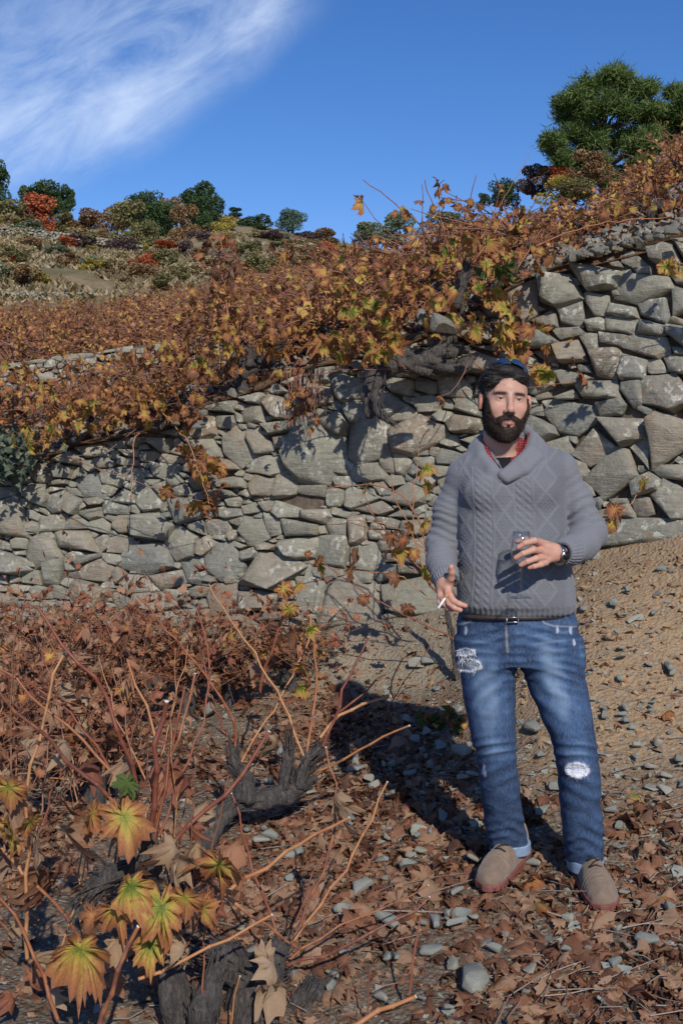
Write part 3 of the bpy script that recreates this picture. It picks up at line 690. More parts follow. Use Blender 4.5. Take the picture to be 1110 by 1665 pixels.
# ------------------------------------------------------------------ far vines on the upper terraces
def bush_vine_proto(seed, mat_, nl, lsz, w=.62, h=.56, ncane=22):
    """one goblet-trained vine: stump, canes, and its leaves as one crown"""
    rg = np.random.default_rng(seed)
    trunk = [tube(wiggle((0, 0, -.1), (rg.uniform(-.05, .05), 0, .14), 5, rg, .06), [.04, .036, .032, .036, .03], 6, rough=.5, seed=seed)]
    tips = []; canes = []
    for k in range(3):
        a = rg.uniform(0, 6.28); e = np.array([math.cos(a) * .16, math.sin(a) * .16, .2]); trunk.append(tube(wiggle((0, 0, .1), e, 4, rg, .08), [.032, .028, .024, .02], 5, rough=.4, seed=seed + k)); tips.append(e)
    pos = []
    for k in range(ncane):
        a = rg.uniform(0, 6.28); ln = rg.uniform(.5, 1) * w; e = np.array([math.cos(a) * ln, math.sin(a) * ln, rg.uniform(.05, 1) * h]); s0 = tips[k % 3]
        P = wiggle(s0, e, 6, rg, .05, rg.uniform(-.05, .22)); canes.append(tube(P, np.linspace(.0065, .0025, 6), 4, cap=False))
        for _ in range(nl // ncane): t = rg.uniform(.1, .82) * 5; i = min(4, int(t)); pos.append(P[i] + (P[i + 1] - P[i]) * (t - i) + rg.normal(0, .045, 3) - [0, 0, .02])
    pos = np.array(pos)
    out = [(('trunk'), mesh_np('trunk', *join(trunk)), BARK), ('canes', mesh_np('canes', *join(canes)), CANE_THIN)]
    n = len(pos); mats = face_cam(rg, n, 1.2) @ rot_mats(rg, n, .4)
    sz = lsz * rg.uniform(.6, 1.3, n); rgl = rg
    protos = SL; which = rgl.integers(0, len(protos), n); Vs, Fs, Cs, off = [], [], [], 0
    for w_, (V, F, C) in enumerate(protos):
        k = np.nonzero(which == w_)[0]
        if not len(k): continue
        VV = np.einsum('nij,vj->nvi', mats[k], V) * sz[k][:, None, None] + pos[k][:, None, :]
        Vs.append(VV.reshape(-1, 3)); Fs.append((F[None] + (np.arange(len(k)) * len(V))[:, None, None] + off).reshape(-1, 3)); Cs.append(np.tile(C, (len(k), 1))); off += len(k) * len(V)
    me = mesh_np('foliage', np.vstack(Vs), np.vstack(Fs)); set_col(me, 'lf', np.vstack(Cs))
    out.append(('foliage', me, mat_))
    for _, m_, mt in out: m_.materials.append(mt)
    return [(a, b) for a, b, _ in out]
PROTO = {'rust': [bush_vine_proto(500 + i, LEAF_RUST, 150, .065) for i in range(3)], 'orange': [bush_vine_proto(520 + i, LEAF_FAR, 165, .068) for i in range(3)],
         'yellow': [bush_vine_proto(540 + i, LEAF_MIX, 150, .07) for i in range(2)], 'bare': [bush_vine_proto(560 + i, LEAF_DRY, 80, .06, .6, .6, 22) for i in range(2)]}
def place_proto(parts, name, label, cat, loc, rz, sc, group):
    t = thing(name, label, cat, loc, group); t.rotation_euler = (0, 0, rz); t.scale = sc if isinstance(sc, tuple) else (sc, sc, sc)
    for nm, me in parts:
        o = bpy.data.objects.new(nm, me); COL.objects.link(o); o.parent = t
        if nm in ('foliage', 'canes', 'needles'): o['kind'] = 'stuff'
    return t
VL = {'rust': 'rust-brown leafed bush vine in the rows on the upper terrace', 'orange': 'orange-leafed bush vine in the rows on the upper terrace', 'yellow': 'yellow-green leafed bush vine in the rows on the upper terrace', 'bare': 'nearly leafless dry bush vine in the rows on the upper terrace'}
rgv = np.random.default_rng(21); nvine = 0
def vine_at(p, kind, sc):
    global nvine; nvine += 1
    place_proto(PROTO[kind][int(rgv.integers(len(PROTO[kind])))], 'grapevine', VL[kind], 'grapevine', p, rgv.uniform(0, 6.28), sc, 'bush vines in the rows of the upper terraces')
cand = []
for Y in np.exp(np.linspace(math.log(7.2), math.log(27), 24)):
    stepx = 38 + 1200 * .62 / Y * .8
    for px in np.arange(-60, 1190, stepx):
        Yj = Y * rgv.uniform(.97, 1.03); pj = px + rgv.uniform(-.35, .35) * stepx; row = float(up_row(np.array([pj]), np.array([Yj]))[0])
        cand.append((pj, row, Yj))
VSPOT = []
for pj, row, Yj in cand:
    if pj > 860 and Yj < 7.9 : continue
    if pj < 430 and Yj < 11.2 and Yj > 9.2: continue
    if pj < 440 and Yj < 8.8: continue
    if 480 > pj and Yj > 28.5: continue
    if pj > 800 and row > 350 and rgv.random() < .5: continue
    if pj > 560 and Yj > 24: continue
    p = at(pj, row, Yj); z = float(up_z(p.x, p.y)[0])
    k = rgv.random(); kind = 'rust' if k < .42 else 'orange' if k < .78 else 'bare' if k < .86 else 'yellow'
    if pj > 880 and row < 330: kind = 'orange' if k < .6 else 'yellow' if k < .75 else 'rust'
    VSPOT.append((p.x, p.y, z, kind, rgv.uniform(.75, 1.15) * (.72 if pj > 840 else 1), pj, row))
for px, py, k, sc in [(60, 640, 'orange', 1), (20, 600, 'rust', 1), (120, 600, 'orange', .9), (190, 640, 'orange', 1), (250, 600, 'rust', 1), (310, 590, 'rust', 1), (40, 690, 'orange', .8), (120, 690, 'rust', .8), (90, 560, 'rust', 1), (200, 560, 'orange', 1), (300, 560, 'orange', 1.), (380, 560, 'rust', 1),
                      (150, 700, 'rust', .7), (200, 690, 'orange', .7), (250, 680, 'rust', .8), (440, 600, 'rust', .8), (470, 560, 'orange', .9), (530, 550, 'rust', .9), (580, 530, 'orange', .9), (610, 560, 'rust', .7), (660, 520, 'rust', .8), (800, 440, 'rust', .7), (840, 420, 'orange', .8), (880, 400, 'rust', .8), (760, 450, 'orange', .8), (0, 650, 'rust', .9)]:
    p = on_upper(px, py, 7.0); VSPOT.append((p.x, p.y, p.z, k, sc * .85, px, py))
_bands = [('just above the wall top', 9.0), ('a few steps above the wall', 11.5), ('halfway up the slope', 15.5), ('high on the slope', 20.5), ('up at the skyline end', 99)]
_cols = [(140, 'far left'), (280, 'left'), (400, 'left centre'), (520, 'centre left'), (640, 'centre'), (760, 'behind the big vine'), (880, 'right, above the man'), (1000, 'right, below the pine'), (9999, 'far right edge')]
_look = {'rust': 'rust-brown', 'orange': 'orange-leafed', 'yellow': 'yellow-orange', 'bare': 'nearly leafless'}
_ord = ['leftmost', 'second', 'third', 'fourth', 'fifth', 'sixth', 'seventh', 'eighth', 'ninth', 'tenth', 'eleventh', 'twelfth']
VSPOT.sort(key=lambda q: q[5]); _cnt = {}
for x, y, z, kind, sc, pj, row in VSPOT:
    b_ = next(n for n, lim in _bands if y < lim); c_ = next(n for lim, n in _cols if pj < lim); key = (kind, b_, c_); i = _cnt.get(key, 0); _cnt[key] = i + 1
    lab_ = f"{_ord[min(i, 11)] + (' from left' if i else '')} {_look[kind]} vine {b_}, {c_}"
    nvine += 1
    place_proto(PROTO[kind][int(rgv.integers(len(PROTO[kind])))], 'grapevine', lab_, 'grapevine', (x, y, z), rgv.uniform(0, 6.28), sc, 'bush vines in the rows of the upper terraces')
print('far vines', nvine)

# ------------------------------------------------------------------ shrubs and trees
def crown_mesh(seed, n, clumps, fs, flat=1.0, lobes=None):
    rg = np.random.default_rng(seed); C = []
    for _ in range(clumps):
        a = rg.uniform(0, 6.28); z = rg.uniform(.12, 1.0); rr = rg.uniform(.1, .42) * math.sqrt(max(.08, 1 - (abs(z - .45) / .62) ** 2)) * 1.15; C.append((math.cos(a) * rr, math.sin(a) * rr, z * .85, rg.uniform(.15, .27)))
    C = np.array(C); w = rg.integers(0, clumps, n); d = rg.normal(0, 1, (n, 3)); d /= np.linalg.norm(d, axis=1)[:, None]
    pos = C[w, :3] + d * (C[w, 3] * rg.uniform(.55, 1.05, n) ** .6)[:, None]; pos[:, 2] = np.maximum(pos[:, 2], .0)
    mats = rot_mats(rg, n, math.pi); sz = fs * rg.uniform(.5, 1.4, n); V, F, Cc = TL[0]
    VV = np.einsum('nij,vj->nvi', mats, V) * sz[:, None, None] + pos[:, None, :]
    return mesh_np('crown', VV.reshape(-1, 3), (F[None] + (np.arange(n) * 4)[:, None, None]).reshape(-1, 3), False)
CM = [crown_mesh(600 + i, 5200, c, .05) for i, c in enumerate([9, 14, 20, 12])]; CM2 = [crown_mesh(620 + i, 1500, c, .075) for i, c in enumerate([6, 9, 12])]
CR = {'darkgreen': m_crown('dark_evergreen', (0.035, 0.069, 0.027), (0.069, 0.117, 0.043), (0.117, 0.166, 0.069)), 'olive': m_crown('olive_scrub', (0.138, 0.147, 0.058), (0.235, 0.225, 0.097), (0.371, 0.332, 0.157)),
      'brown': m_crown('brown_scrub', (0.177, 0.117, 0.058), (0.313, 0.196, 0.097), (0.431, 0.293, 0.157)), 'red': m_crown('red_autumn_scrub', (0.293, 0.078, 0.039), (0.548, 0.157, 0.069), (0.600, 0.255, 0.117)),
      'greygreen': m_crown('grey_green_scrub', (0.157, 0.196, 0.117), (0.255, 0.313, 0.196), (0.392, 0.451, 0.293)), 'straw': m_crown('straw_scrub', (0.371, 0.293, 0.157), (0.567, 0.451, 0.255), (0.600, 0.587, 0.352)),
      'purple': m_crown('purple_brown_scrub', (0.097, 0.069, 0.078), (0.177, 0.117, 0.117), (0.255, 0.196, 0.157)), 'yellow': m_crown('yellow_scrub', (0.313, 0.274, 0.058), (0.548, 0.431, 0.097), (0.600, 0.548, 0.177)),
      'blue': m_crown('blue_green_scrub', (0.078, 0.138, 0.097), (0.138, 0.216, 0.157), (0.216, 0.293, 0.216))}
STEM = mesh_np('trunk', *join([tube([(0, 0, -.15), (.01, 0, .2), (0, .01, .5)], [.045, .035, .02], 6), tube([(0, 0, .15), (.16, .03, .45)], [.02, .01], 5), tube([(0, 0, .2), (-.14, -.05, .5)], [.02, .01], 5)])); STEM.materials.append(BARK)
nsh = 0
def shrub(px, py_base, wpx, hpx, Y, col, label, cat='shrub', group=None, big=True, name='shrub'):
    global nsh; nsh += 1
    p = at(px, py_base, Y); t = thing(name, label, cat, p, group); m_px = Y / FPX; t.rotation_euler = (0, 0, nsh * 1.7)
    wpx *= 1.12; ms = (CM if big else CM2); me = ms[nsh % len(ms)]; o = bpy.data.objects.new('crown', me); COL.objects.link(o); o.parent = t; o['kind'] = 'stuff'
    if len(me.materials) == 0: me.materials.append(CR['olive'])
    o.material_slots[0].link = 'OBJECT'; o.material_slots[0].material = CR[col]
    o.scale = (wpx * m_px * 1.0, wpx * m_px * 1.0, hpx * m_px * 1.02)
    s_ = bpy.data.objects.new('trunk', STEM); COL.objects.link(s_); s_.parent = t; s_.scale = (wpx * m_px, wpx * m_px, hpx * m_px * .8)
    return t
for a in [(-6, 325, 40, 62, 49, 'darkgreen', 'dark evergreen tree cut by the left edge of the photo', 'tree'), (75, 356, 60, 60, 51, 'darkgreen', 'dark green tree standing behind the orange-red bush', 'tree'), (105, 352, 34, 50, 51, 'darkgreen', 'dark green tree right of the orange-red bush', 'tree'),
          (38, 340, 30, 36, 51.5, 'greygreen', 'small grey-green tree on the left skyline beside dark tree', 'tree'), (62, 378, 62, 58, 47, 'red', 'orange-red autumn bush below the dark trees at upper left'), (18, 372, 60, 46, 46, 'olive', 'olive scrub bush at the far left under the dark tree'),
          (45, 385, 60, 26, 45, 'greygreen', 'low grey-green bush above the highest stone wall'), (105, 383, 46, 36, 47, 'olive', 'olive bush between orange bush and tan bush'), (146, 386, 60, 42, 47, 'brown', 'brown-olive spreading bush above the highest stone wall'),
          (240, 372, 52, 60, 52, 'darkgreen', 'round dark green tree on the skyline left of centre hill', 'tree'), (190, 385, 50, 54, 47, 'brown', 'pale brown thin bush left of the olive tree'), (215, 398, 62, 70, 45, 'olive', 'tall yellow-olive tree in the middle of the left skyline', 'tree'), (240, 404, 46, 42, 44, 'olive', 'dull olive bush at the foot of the yellow-olive tree'),
          (268, 390, 52, 62, 49, 'darkgreen', 'dark evergreen tree between olive and rust bushes', 'tree'), (275, 372, 44, 52, 51, 'brown', 'brown tree top behind the dark evergreens', 'tree'), (306, 390, 46, 56, 46, 'brown', 'rust-brown bush in front of the green skyline tree'),
          (326, 366, 62, 64, 52, 'darkgreen', 'wide green tree standing tallest on the left skyline', 'tree'), (345, 362, 40, 44, 51, 'darkgreen', 'rounded dark tree at right end of the skyline grove', 'tree'), (342, 382, 36, 40, 50, 'darkgreen', 'dark bush below the rounded skyline tree'),
          (386, 352, 24, 14, 53, 'darkgreen', 'tiny dark bush on the bare hilltop'), (417, 392, 58, 40, 50, 'darkgreen', 'dark rounded bush alone on the pale hilltop slope'), (475, 377, 38, 36, 52, 'blue', 'pale blue-green feathery tree alone on the skyline', 'tree'),
          (505, 402, 54, 26, 50, 'purple', 'purple-brown bush on the skyline ridge at centre'), (535, 402, 50, 28, 50, 'brown', 'rust-brown bush at right end of the far ridge'), (248, 448, 42, 36, 37, 'red', 'small red bush in the dry grass below the hilltop'), (232, 470, 50, 42, 34, 'brown', 'brown bush left below the small red bush'),
          (24, 460, 56, 32, 35, 'yellow', 'yellow-olive bush in the grass at far left'), (305, 420, 34, 26, 40, 'purple', 'greyish purple bush in the dry grass of the hill'), (270, 405, 40, 14, 43, 'red', 'low reddish bush above the dry grass slope'), (528, 428, 34, 34, 36, 'red', 'dark red bush behind the vine rows at centre'),
          (602, 402, 56, 42, 32, 'greygreen', 'left grey-green olive tree on the skyline', 'tree'), (645, 400, 60, 50, 31, 'greygreen', 'larger right grey-green olive tree on the skyline', 'tree'), (722, 378, 70, 32, 27, 'greygreen', 'low grey scrub on the skyline behind the vine canes'),
          (815, 338, 42, 44, 27, 'darkgreen', 'small dark green bush on the right ridge skyline'), (786, 338, 20, 24, 27, 'darkgreen', 'tiny green bush left of the dark green ridge bush'), (865, 318, 48, 46, 26, 'purple', 'dark purple-green bush left of the pine'), (912, 330, 60, 40, 21, 'yellow', 'low yellow-green bush on the ridge under the pine'),
          (935, 328, 56, 36, 20.5, 'olive', 'olive bush right of the yellow-green ridge bush'), (955, 306, 60, 60, 23.5, 'brown', 'reddish-brown dead bush at the foot of the pine'), (905, 306, 40, 34, 24.5, 'red', 'reddish twiggy bush left of the pine foot'), (890, 300, 40, 26, 25, 'brown', 'small brown bush left below the pine')]:
    a = list(a); cat = a.pop(7) if len(a) > 7 else 'shrub'; shrub(*a, cat=cat, name='shrub' if cat == 'shrub' else 'tree')
kinds = ['straw', 'brown', 'olive', 'brown', 'olive', 'greygreen', 'straw', 'purple', 'yellow', 'red']
lab = {'straw': 'low clump of straw-coloured dry scrub on the far hillside', 'olive': 'low olive-green scrub bush on the far hillside', 'brown': 'low brown scrub bush on the far hillside', 'greygreen': 'low grey-green scrub bush on the far hillside', 'purple': 'low purplish twiggy bush on the far hillside', 'yellow': 'low yellowish bush on the far hillside', 'red': 'low reddish bush on the far hillside'}
_sc = {}
for k in range(150):
    Y = rgv.uniform(31.5, 49); px = rgv.uniform(-60, 560); row = float(up_row(np.array([px]), np.array([Y]))[0]); c = kinds[int(rgv.integers(10))]
    if c == 'red' and rgv.random() < .6: c = 'straw'
    w = rgv.uniform(18, 44) * 38 / Y; pl = 'far left' if px < 100 else 'left part' if px < 220 else 'middle' if px < 340 else 'right part' if px < 460 else 'right end'; hl = 'low on' if Y < 36 else 'halfway up' if Y < 42 else 'near the top of'; key = (c, pl, hl); i = _sc.get(key, 0); _sc[key] = i + 1
    shrub(px, row + 2, w, w * rgv.uniform(.4, .75), Y, c, lab[c].replace(' on the far hillside', '') + f", {['nearest', 'second', 'third', 'fourth', 'fifth', 'sixth', 'seventh'][min(i, 6)] + ' one ' if i else ''}{hl} far hillside, {pl}", group='scrub bushes dotted over the far hillside', big=False)
# tufts of dry grass
n = 24000; Y = np.exp(rgv.uniform(math.log(29.5), math.log(53), n)); px = rgv.uniform(-120, 620, n); row = up_row(px, Y); P = at_np(px, row, Y); P[:, 2] = up_z(P[:, 0], P[:, 1])
k = fbm(P, .35, 3, 61) > -.12; P = P[k]; n = len(P)
V = np.array([[-.5, 0, 0], [.5, 0, 0], [.1, 0, 1.]]); a = rgv.uniform(0, 3.14, n); h = rgv.uniform(.06, .2, n); w = rgv.uniform(.03, .09, n); ln = rgv.normal(0, .1, (n, 2))
VV = np.stack([P + np.stack([-np.cos(a) * w, -np.sin(a) * w, 0 * w], -1), P + np.stack([np.cos(a) * w, np.sin(a) * w, 0 * w], -1), P + np.stack([ln[:, 0], ln[:, 1], h], -1)], 1)
GR = m_cane('dry_grass', [(0, (.27, .20, .11)), (.35, (.36, .28, .165)), (.65, (.19, .15, .075)), (1, (.15, .14, .06))])
o = link('dry_grass', mesh_np('dry_grass', VV.reshape(-1, 3), np.arange(3 * n).reshape(-1, 3)), GR, kind='stuff'); tag(o, 'dry straw-coloured grass covering the far hillside', 'grass')

# pines on the right ridge
NEED = m_crown('pine_needles', (.06, .10, .03), (.11, .17, .045), (.19, .25, .08))
def pine(label, px, pyb, Y, blobs, seed):
    rg = np.random.default_rng(seed); b0 = at(px, pyb, Y); t = thing('pine_tree', label, 'tree', b0); B = np.array(b0)
    top = min(blobs, key=lambda q: q[1]); tp = np.array(at(top[0], top[1] + 12, Y)); P = wiggle(B, tp, 8, rg, .025)
    add_mesh('trunk', tube(P, np.linspace(.16, .03, 8), 7, rough=.3, seed=seed), BARK, t); limbs, Vs = [], []
    for (x, y, r) in blobs:
        for rep in range(3):
            dpt = rg.uniform(-.9, .9) * (1 if rep else .3); c = np.array(at(x + rg.normal(0, r * .25), y + rg.normal(0, r * .25), Y + dpt)); R_ = r / FPX * Y * (1 if rep == 0 else .75)
            s0 = P[min(7, int(np.argmin(np.abs(P[:, 2] - (c[2] - .5)))))]; limbs.append(tube(wiggle(s0, c, 5, rg, .05), [.045, .035, .028, .02, .012], 5, cap=False))
            m = 20
            for q in range(m):     # tufts of needles: short blades fanned about a twig tip
                d = rg.normal(0, 1, 3); d /= np.linalg.norm(d); d[2] = d[2] * .6 + .15; tipc = c + d * R_ * rg.uniform(.35, 1.05)
                nn = 30; dd = rg.normal(0, 1, (nn, 3)) + d * .8 + np.array([0, 0, .5]); dd /= np.linalg.norm(dd, axis=1)[:, None]; L_ = rg.uniform(.08, .18, nn)[:, None]
                side = np.cross(dd, rg.normal(0, 1, (nn, 3))); side /= np.linalg.norm(side, axis=1)[:, None]; base = tipc + rg.normal(0, .07, (nn, 3))
                Vs.append(np.stack([base - side * .013, base + side * .013, base + dd * L_], 1))
    add_mesh('limbs', join(limbs), BARK, t); Vn = np.concatenate(Vs).reshape(-1, 3)
    add_mesh('needles', (Vn, np.arange(len(Vn)).reshape(-1, 3)), NEED, t, 'stuff')
PB = [(1008, 132, 20), (985, 128, 16), (960, 145, 20), (938, 160, 20), (1035, 150, 16), (1052, 146, 10), (925, 185, 22), (915, 170, 12), (950, 190, 26), (985, 170, 28), (1015, 180, 28), (1045, 190, 20), (905, 235, 16), (893, 233, 10), (930, 225, 24), (960, 235, 28), (1000, 230, 30), (1035, 235, 26), (1058, 225, 16),
      (912, 258, 18), (940, 270, 24), (975, 275, 26), (1005, 285, 22), (1040, 265, 20), (915, 278, 10), (992, 300, 14), (1062, 180, 9), (1068, 245, 14)]
pine('bushy dark green pine on the ridge at upper right', 985, 330, 25, PB, 31)
pine('second pine cut off by the right edge of the photo', 1108, 300, 25.5, [(1095, 150, 12), (1110, 165, 16), (1078, 190, 14), (1095, 190, 20), (1125, 180, 24), (1090, 220, 22), (1120, 215, 26), (1150, 200, 26), (1070, 215, 12), (1140, 240, 24)], 32)
# ------------------------------------------------------------------ ground cover: litter, gravel, twigs, stones
rgl = np.random.default_rng(77)
def scatter_lo(n, dens, xr=(-3.0, 3.0), yr=(1.9, 7.2)):
    x = rgl.uniform(*xr, n * 3); y = rgl.uniform(*yr, n * 3)
    yb = np.interp(x, XW, YW); k = (y < yb - .02) & (rgl.random(n * 3) < dens(x, y)); x, y = x[k][:n], y[k][:n]
    return np.stack([x, y, lo_z(x, y)], -1)
XW = np.array([at(p, 1000, wall_base(p)[1]).x for p in range(-500, 1601, 50)]); YW = np.array([wall_base(p)[1] + .05 for p in range(-500, 1601, 50)])
def litter_d(x, y):
    z = LO(np.stack([x, y], -1)); P = np.stack([x, y, 0 * x], -1); n_ = fbm(P, 1.3, 4, 71)
    d = sstep(-.35, .35, n_) * (1 - .55 * sstep(-.1, .7, x) * (y > 3.2)) * (1 - .93 * sstep(.22, .5, z) * sstep(.3, .7, x)) * (1 - .8 * sstep(.12, .3, z) * (x > -.4))
    # bare patch bottom centre
    bare = np.exp(-(((x - .12) / .35) ** 2 + ((y - 2.95) / .35) ** 2)); d = d * (1 - .8 * bare) * (1 - .7 * sstep(.1, .25, z) * (x > -.6))
    return np.clip(d * (1.0 + .5 * (y < 5.5)), .03, 1)
n = 14000; P = scatter_lo(n, litter_d); n = len(P); P[:, 2] += rgl.uniform(.0, .022, n)
mats = rot_mats(rgl, n, .9)
GC_lo = [grape_leaf(700 + i, c, .5, 4, .12, (), .1, (.72, .95)) for i, c in enumerate([.5, .9, 1.3, .7, 1.1, 1.5, .4, .9])]
o = merge('leaf_litter', GC_lo, P, mats, np.exp(rgl.normal(math.log(.058), .38, n)), LEAF_LIT, None, 'stuff', rgl); tag(o, 'brown dry vine leaf litter covering the ground', 'leaf litter')
# crumbled litter, small
n = 26000; P = scatter_lo(n, lambda x, y: np.clip(litter_d(x, y) + .12, 0, 1)); n = len(P); P[:, 2] += .006
o = merge('leaf_crumbs', SL, P, rot_mats(rgl, n, .8), rgl.uniform(.015, .045, n), LEAF_LIT, None, 'stuff', rgl); tag(o, 'crumbled small leaf fragments among the litter', 'leaf litter')
def stone_proto(seed, flat=.6):
    rg = np.random.default_rng(seed); k = 7; a = np.sort(rg.uniform(0, 2 * math.pi, k)); poly = np.stack([np.cos(a) * rg.uniform(.7, 1, k), np.sin(a) * rg.uniform(.45, .8, k)], -1)
    V, F = rock_hull(poly, flat * .6, rg, np.array([1, 0, 0.]), np.array([0, 1, 0.]), np.array([0, 0, 1.]), np.zeros(3), flat * .5, .06, 1); return V * .5, F
SPR = [stone_proto(800 + i, f) for i, f in enumerate([.5, .7, .4, .9, .6, .8, .35, .55])]
SPR_LO = []
for i in range(6):
    rg = np.random.default_rng(850 + i); bm = bmesh.new(); [bm.verts.new(p) for p in rg.normal(0, 1, (9, 3)) / 1 * [.5, .4, .28]]; bmesh.ops.convex_hull(bm, input=bm.verts)
    for v in [v for v in bm.verts if not v.link_faces]: bm.verts.remove(v)
    bm.verts.index_update(); SPR_LO.append((np.array([v.co[:] for v in bm.verts]) * .62, np.array([[v.index for v in f.verts] for f in bm.faces]), None)); bm.free()
SPR_LO = [(v, f, np.zeros((len(v), 4))) for v, f, _ in SPR_LO]
def gravel_d(x, y): P = np.stack([x, y, 0 * x], -1); return np.clip(.25 + .9 * fbm(P, 1.1, 3, 91) + .25 * (x > .2), .05, 1)
n = 11000; P = scatter_lo(n, gravel_d); n = len(P)
o = merge('gravel', SPR_LO, P, rot_mats(rgl, n, .6), np.exp(rgl.normal(math.log(.0145), .5, n)), SLATE, None, 'stuff', rgl); tag(o, 'grey-green schist gravel strewn over the soil', 'gravel')
o.data.polygons.foreach_set('use_smooth', np.zeros(len(o.data.polygons), bool))
# clods on the clay bank
n = 5000; P = scatter_lo(n, lambda x, y: sstep(.15, .4, LO(np.stack([x, y], -1))) * (x > 0)); n = len(P)
CLOD = m_plain('ochre_clod', (.36, .245, .14), .95, .1, 30, .35, bump=.6, bd=.006)
o = merge('clay_clods', SPR_LO, P, rot_mats(rgl, n, 3), np.exp(rgl.normal(math.log(.016), .5, n)), CLOD, None, 'stuff', rgl); tag(o, 'crumbly ochre clods of earth on the bank', 'earth')
# twigs lying about
n = 1500; P = scatter_lo(n, lambda x, y: .25 + .75 * sstep(.3, .9, x) * (y < 4.4)); n = len(P); tw = []
for p in P:
    a = rgl.normal(.35, .7); L_ = rgl.uniform(.05, .24); d = np.array([math.cos(a), math.sin(a), rgl.normal(0, .12)]) * L_; q = p + [0, 0, .018]; m_ = q + d * .5 + rgl.normal(0, .006, 3)
    tw.append(tube([q, m_, q + d], [.0022, .002, .0012], 4, cap=False))
o = add_mesh('fallen_twigs', join(tw), TWIG, None, 'stuff'); tag(o, 'grey and straw-coloured dry twigs lying in the litter', 'twigs')
# individual stones
SM = []
for V, F in SPR: me = mesh_np('loose_stone', V, F); me.materials.append(STONE); sharp(me); SM.append(me)
def stone(px, py, w, label, up=False, group='loose stones on the ground', name='loose_stone', z=.0, asp=1):
    p = on_upper(px, py) if up else on_lower(px, py); o = bpy.data.objects.new(name, SM[int(rgl.integers(len(SM)))]); COL.objects.link(o); sc = w / FPX * p.y
    sc *= (1 if up else 1.25); o.location = p + Vector((0, 0, sc * .12 + z + (0 if up else .018))); o.scale = (sc * 1.1, sc * asp, sc * rgl.uniform(.7, 1.1))
    if not up:
        o.material_slots[0].link = 'OBJECT'; o.material_slots[0].material = SLATE
    o.rotation_euler = (rgl.normal(.25, .25), rgl.normal(0, .25), rgl.uniform(0, 6.28)); tag(o, label, 'stone', group); return o
for px, py, w, lb in [(865, 1193, 38, 'pale green-grey stone on the bank between the man\'s knees'), (1010, 1112, 24, 'small pale stone on the ochre bank right of the thigh'), (1092, 1100, 34, 'cream-coloured flat stone at the right edge of the bank'), (1060, 1005, 16, 'small grey stone high on the ochre bank'), (1068, 1218, 22, 'blue-grey stone on the bank at the right, knee height'),
                      (1034, 1222, 16, 'narrow upright grey stone right of the torn knee'), (1078, 1300, 26, 'grey rounded stone by leaf litter right of the shin'), (1034, 1242, 18, 'tiny blue-grey stone under the narrow upright one'), (978, 1168, 22, 'pale stone chip beside the outer thigh'), (716, 1338, 34, 'pale upright stone chip left of the man\'s left boot'), (706, 1362, 28, 'white-grey chip below the pale upright one'),
                      (685, 1365, 36, 'brown-grey stone left of the pale chips'), (643, 1303, 28, 'squarish blue-grey stone in the litter at centre'), (597, 1275, 22, 'small triangular pale stone in the litter'), (566, 1340, 26, 'pale stone beside a red cane end'), (478, 1400, 36, 'flat whitish stone on bare soil'), (480, 1440, 30, 'square green-grey stone under the whitish flat one'),
                      (590, 1458, 40, 'blue-grey stone in the middle of the bare ground'), (556, 1488, 34, 'rounded blue-grey stone left of centre foreground'), (625, 1410, 30, 'pale green stone with leaves either side'), (664, 1420, 34, 'pale leaning stone right of green one'), (626, 1510, 44, 'grey-blue stone partly under a cane'), (742, 1462, 24, 'pale stone chip in front of the left boot'),
                      (770, 1410, 30, 'grey stone touching the left boot\'s shadow side'), (730, 1520, 50, 'pile-like green-grey stone in front of boots'), (748, 1500, 36, 'tilted green stone above the pile-like one'), (705, 1515, 30, 'dark blue-grey stone left of the pile'), (800, 1560, 26, 'small grey-green stone below the boots'), (920, 1500, 24, 'blue-grey stone between the boots and the bottom'), (1082, 1495, 34, 'upright pale stone right of the right boot'),
                      (770, 1610, 70, 'large rough grey stone sunk in soil at bottom'), (700, 1560, 34, 'grey stone above bottom centre'), (735, 1580, 30, 'small rounded green-grey stone at bottom'), (440, 1370, 26, 'pale blue stone at the foot of the centre vine'), (405, 1362, 26, 'small pale stone left of the pale blue one'), (425, 1380, 34, 'blue-grey flat stone among leaves'), (668, 1210, 26, 'grey stone at foot of the clay bank'),
                      (690, 1200, 24, 'blue-grey chip under the clay outcrop'), (712, 1222, 30, 'brownish flat stone under the clay outcrop'), (745, 1235, 34, 'long grey stone beside the jeans at knee height'), (775, 1208, 26, 'blue stone just left of the man\'s knee'), (770, 1270, 24, 'grey chip left of shin'), (672, 1086, 32, 'dark grey stone lodged in the outcrop below the wall'), (696, 1084, 24, 'blue-grey stone lodged right beside dark one in outcrop'),
                      (345, 1165, 50, 'dark flat slate stone below the dark root'), (640, 1570, 30, 'flat grey stone in litter near bottom'), (560, 1560, 24, 'small stone by the lower cane'), (860, 1590, 28, 'grey stone in dark litter at bottom right'), (1000, 1580, 30, 'dark stone in the deep litter at bottom right'), (1050, 1540, 34, 'greenish stone half under leaves at lower right'),
                      (130, 1630, 50, 'blue-grey stone under the vine at lower left'), (410, 1560, 30, 'grey stone beside the dark trunk'), (905, 1290, 30, 'grey stone between the shins'), (880, 1330, 22, 'pale chip between the shins')]:
    stone(px, py, w, lb)
sides = {0: 'left of the man', 1: 'around the boots', 2: 'on the bank at right'}
for k in range(110):
    p_ = [(rgl.uniform(540, 1110), rgl.uniform(1180, 1660)), (rgl.uniform(380, 760), rgl.uniform(1230, 1660)), (rgl.uniform(940, 1110), rgl.uniform(930, 1300))][k % 3]
    stone(p_[0], p_[1], rgl.uniform(10, 24), 'small grey-green schist stone lying loose in soil and leaf litter')
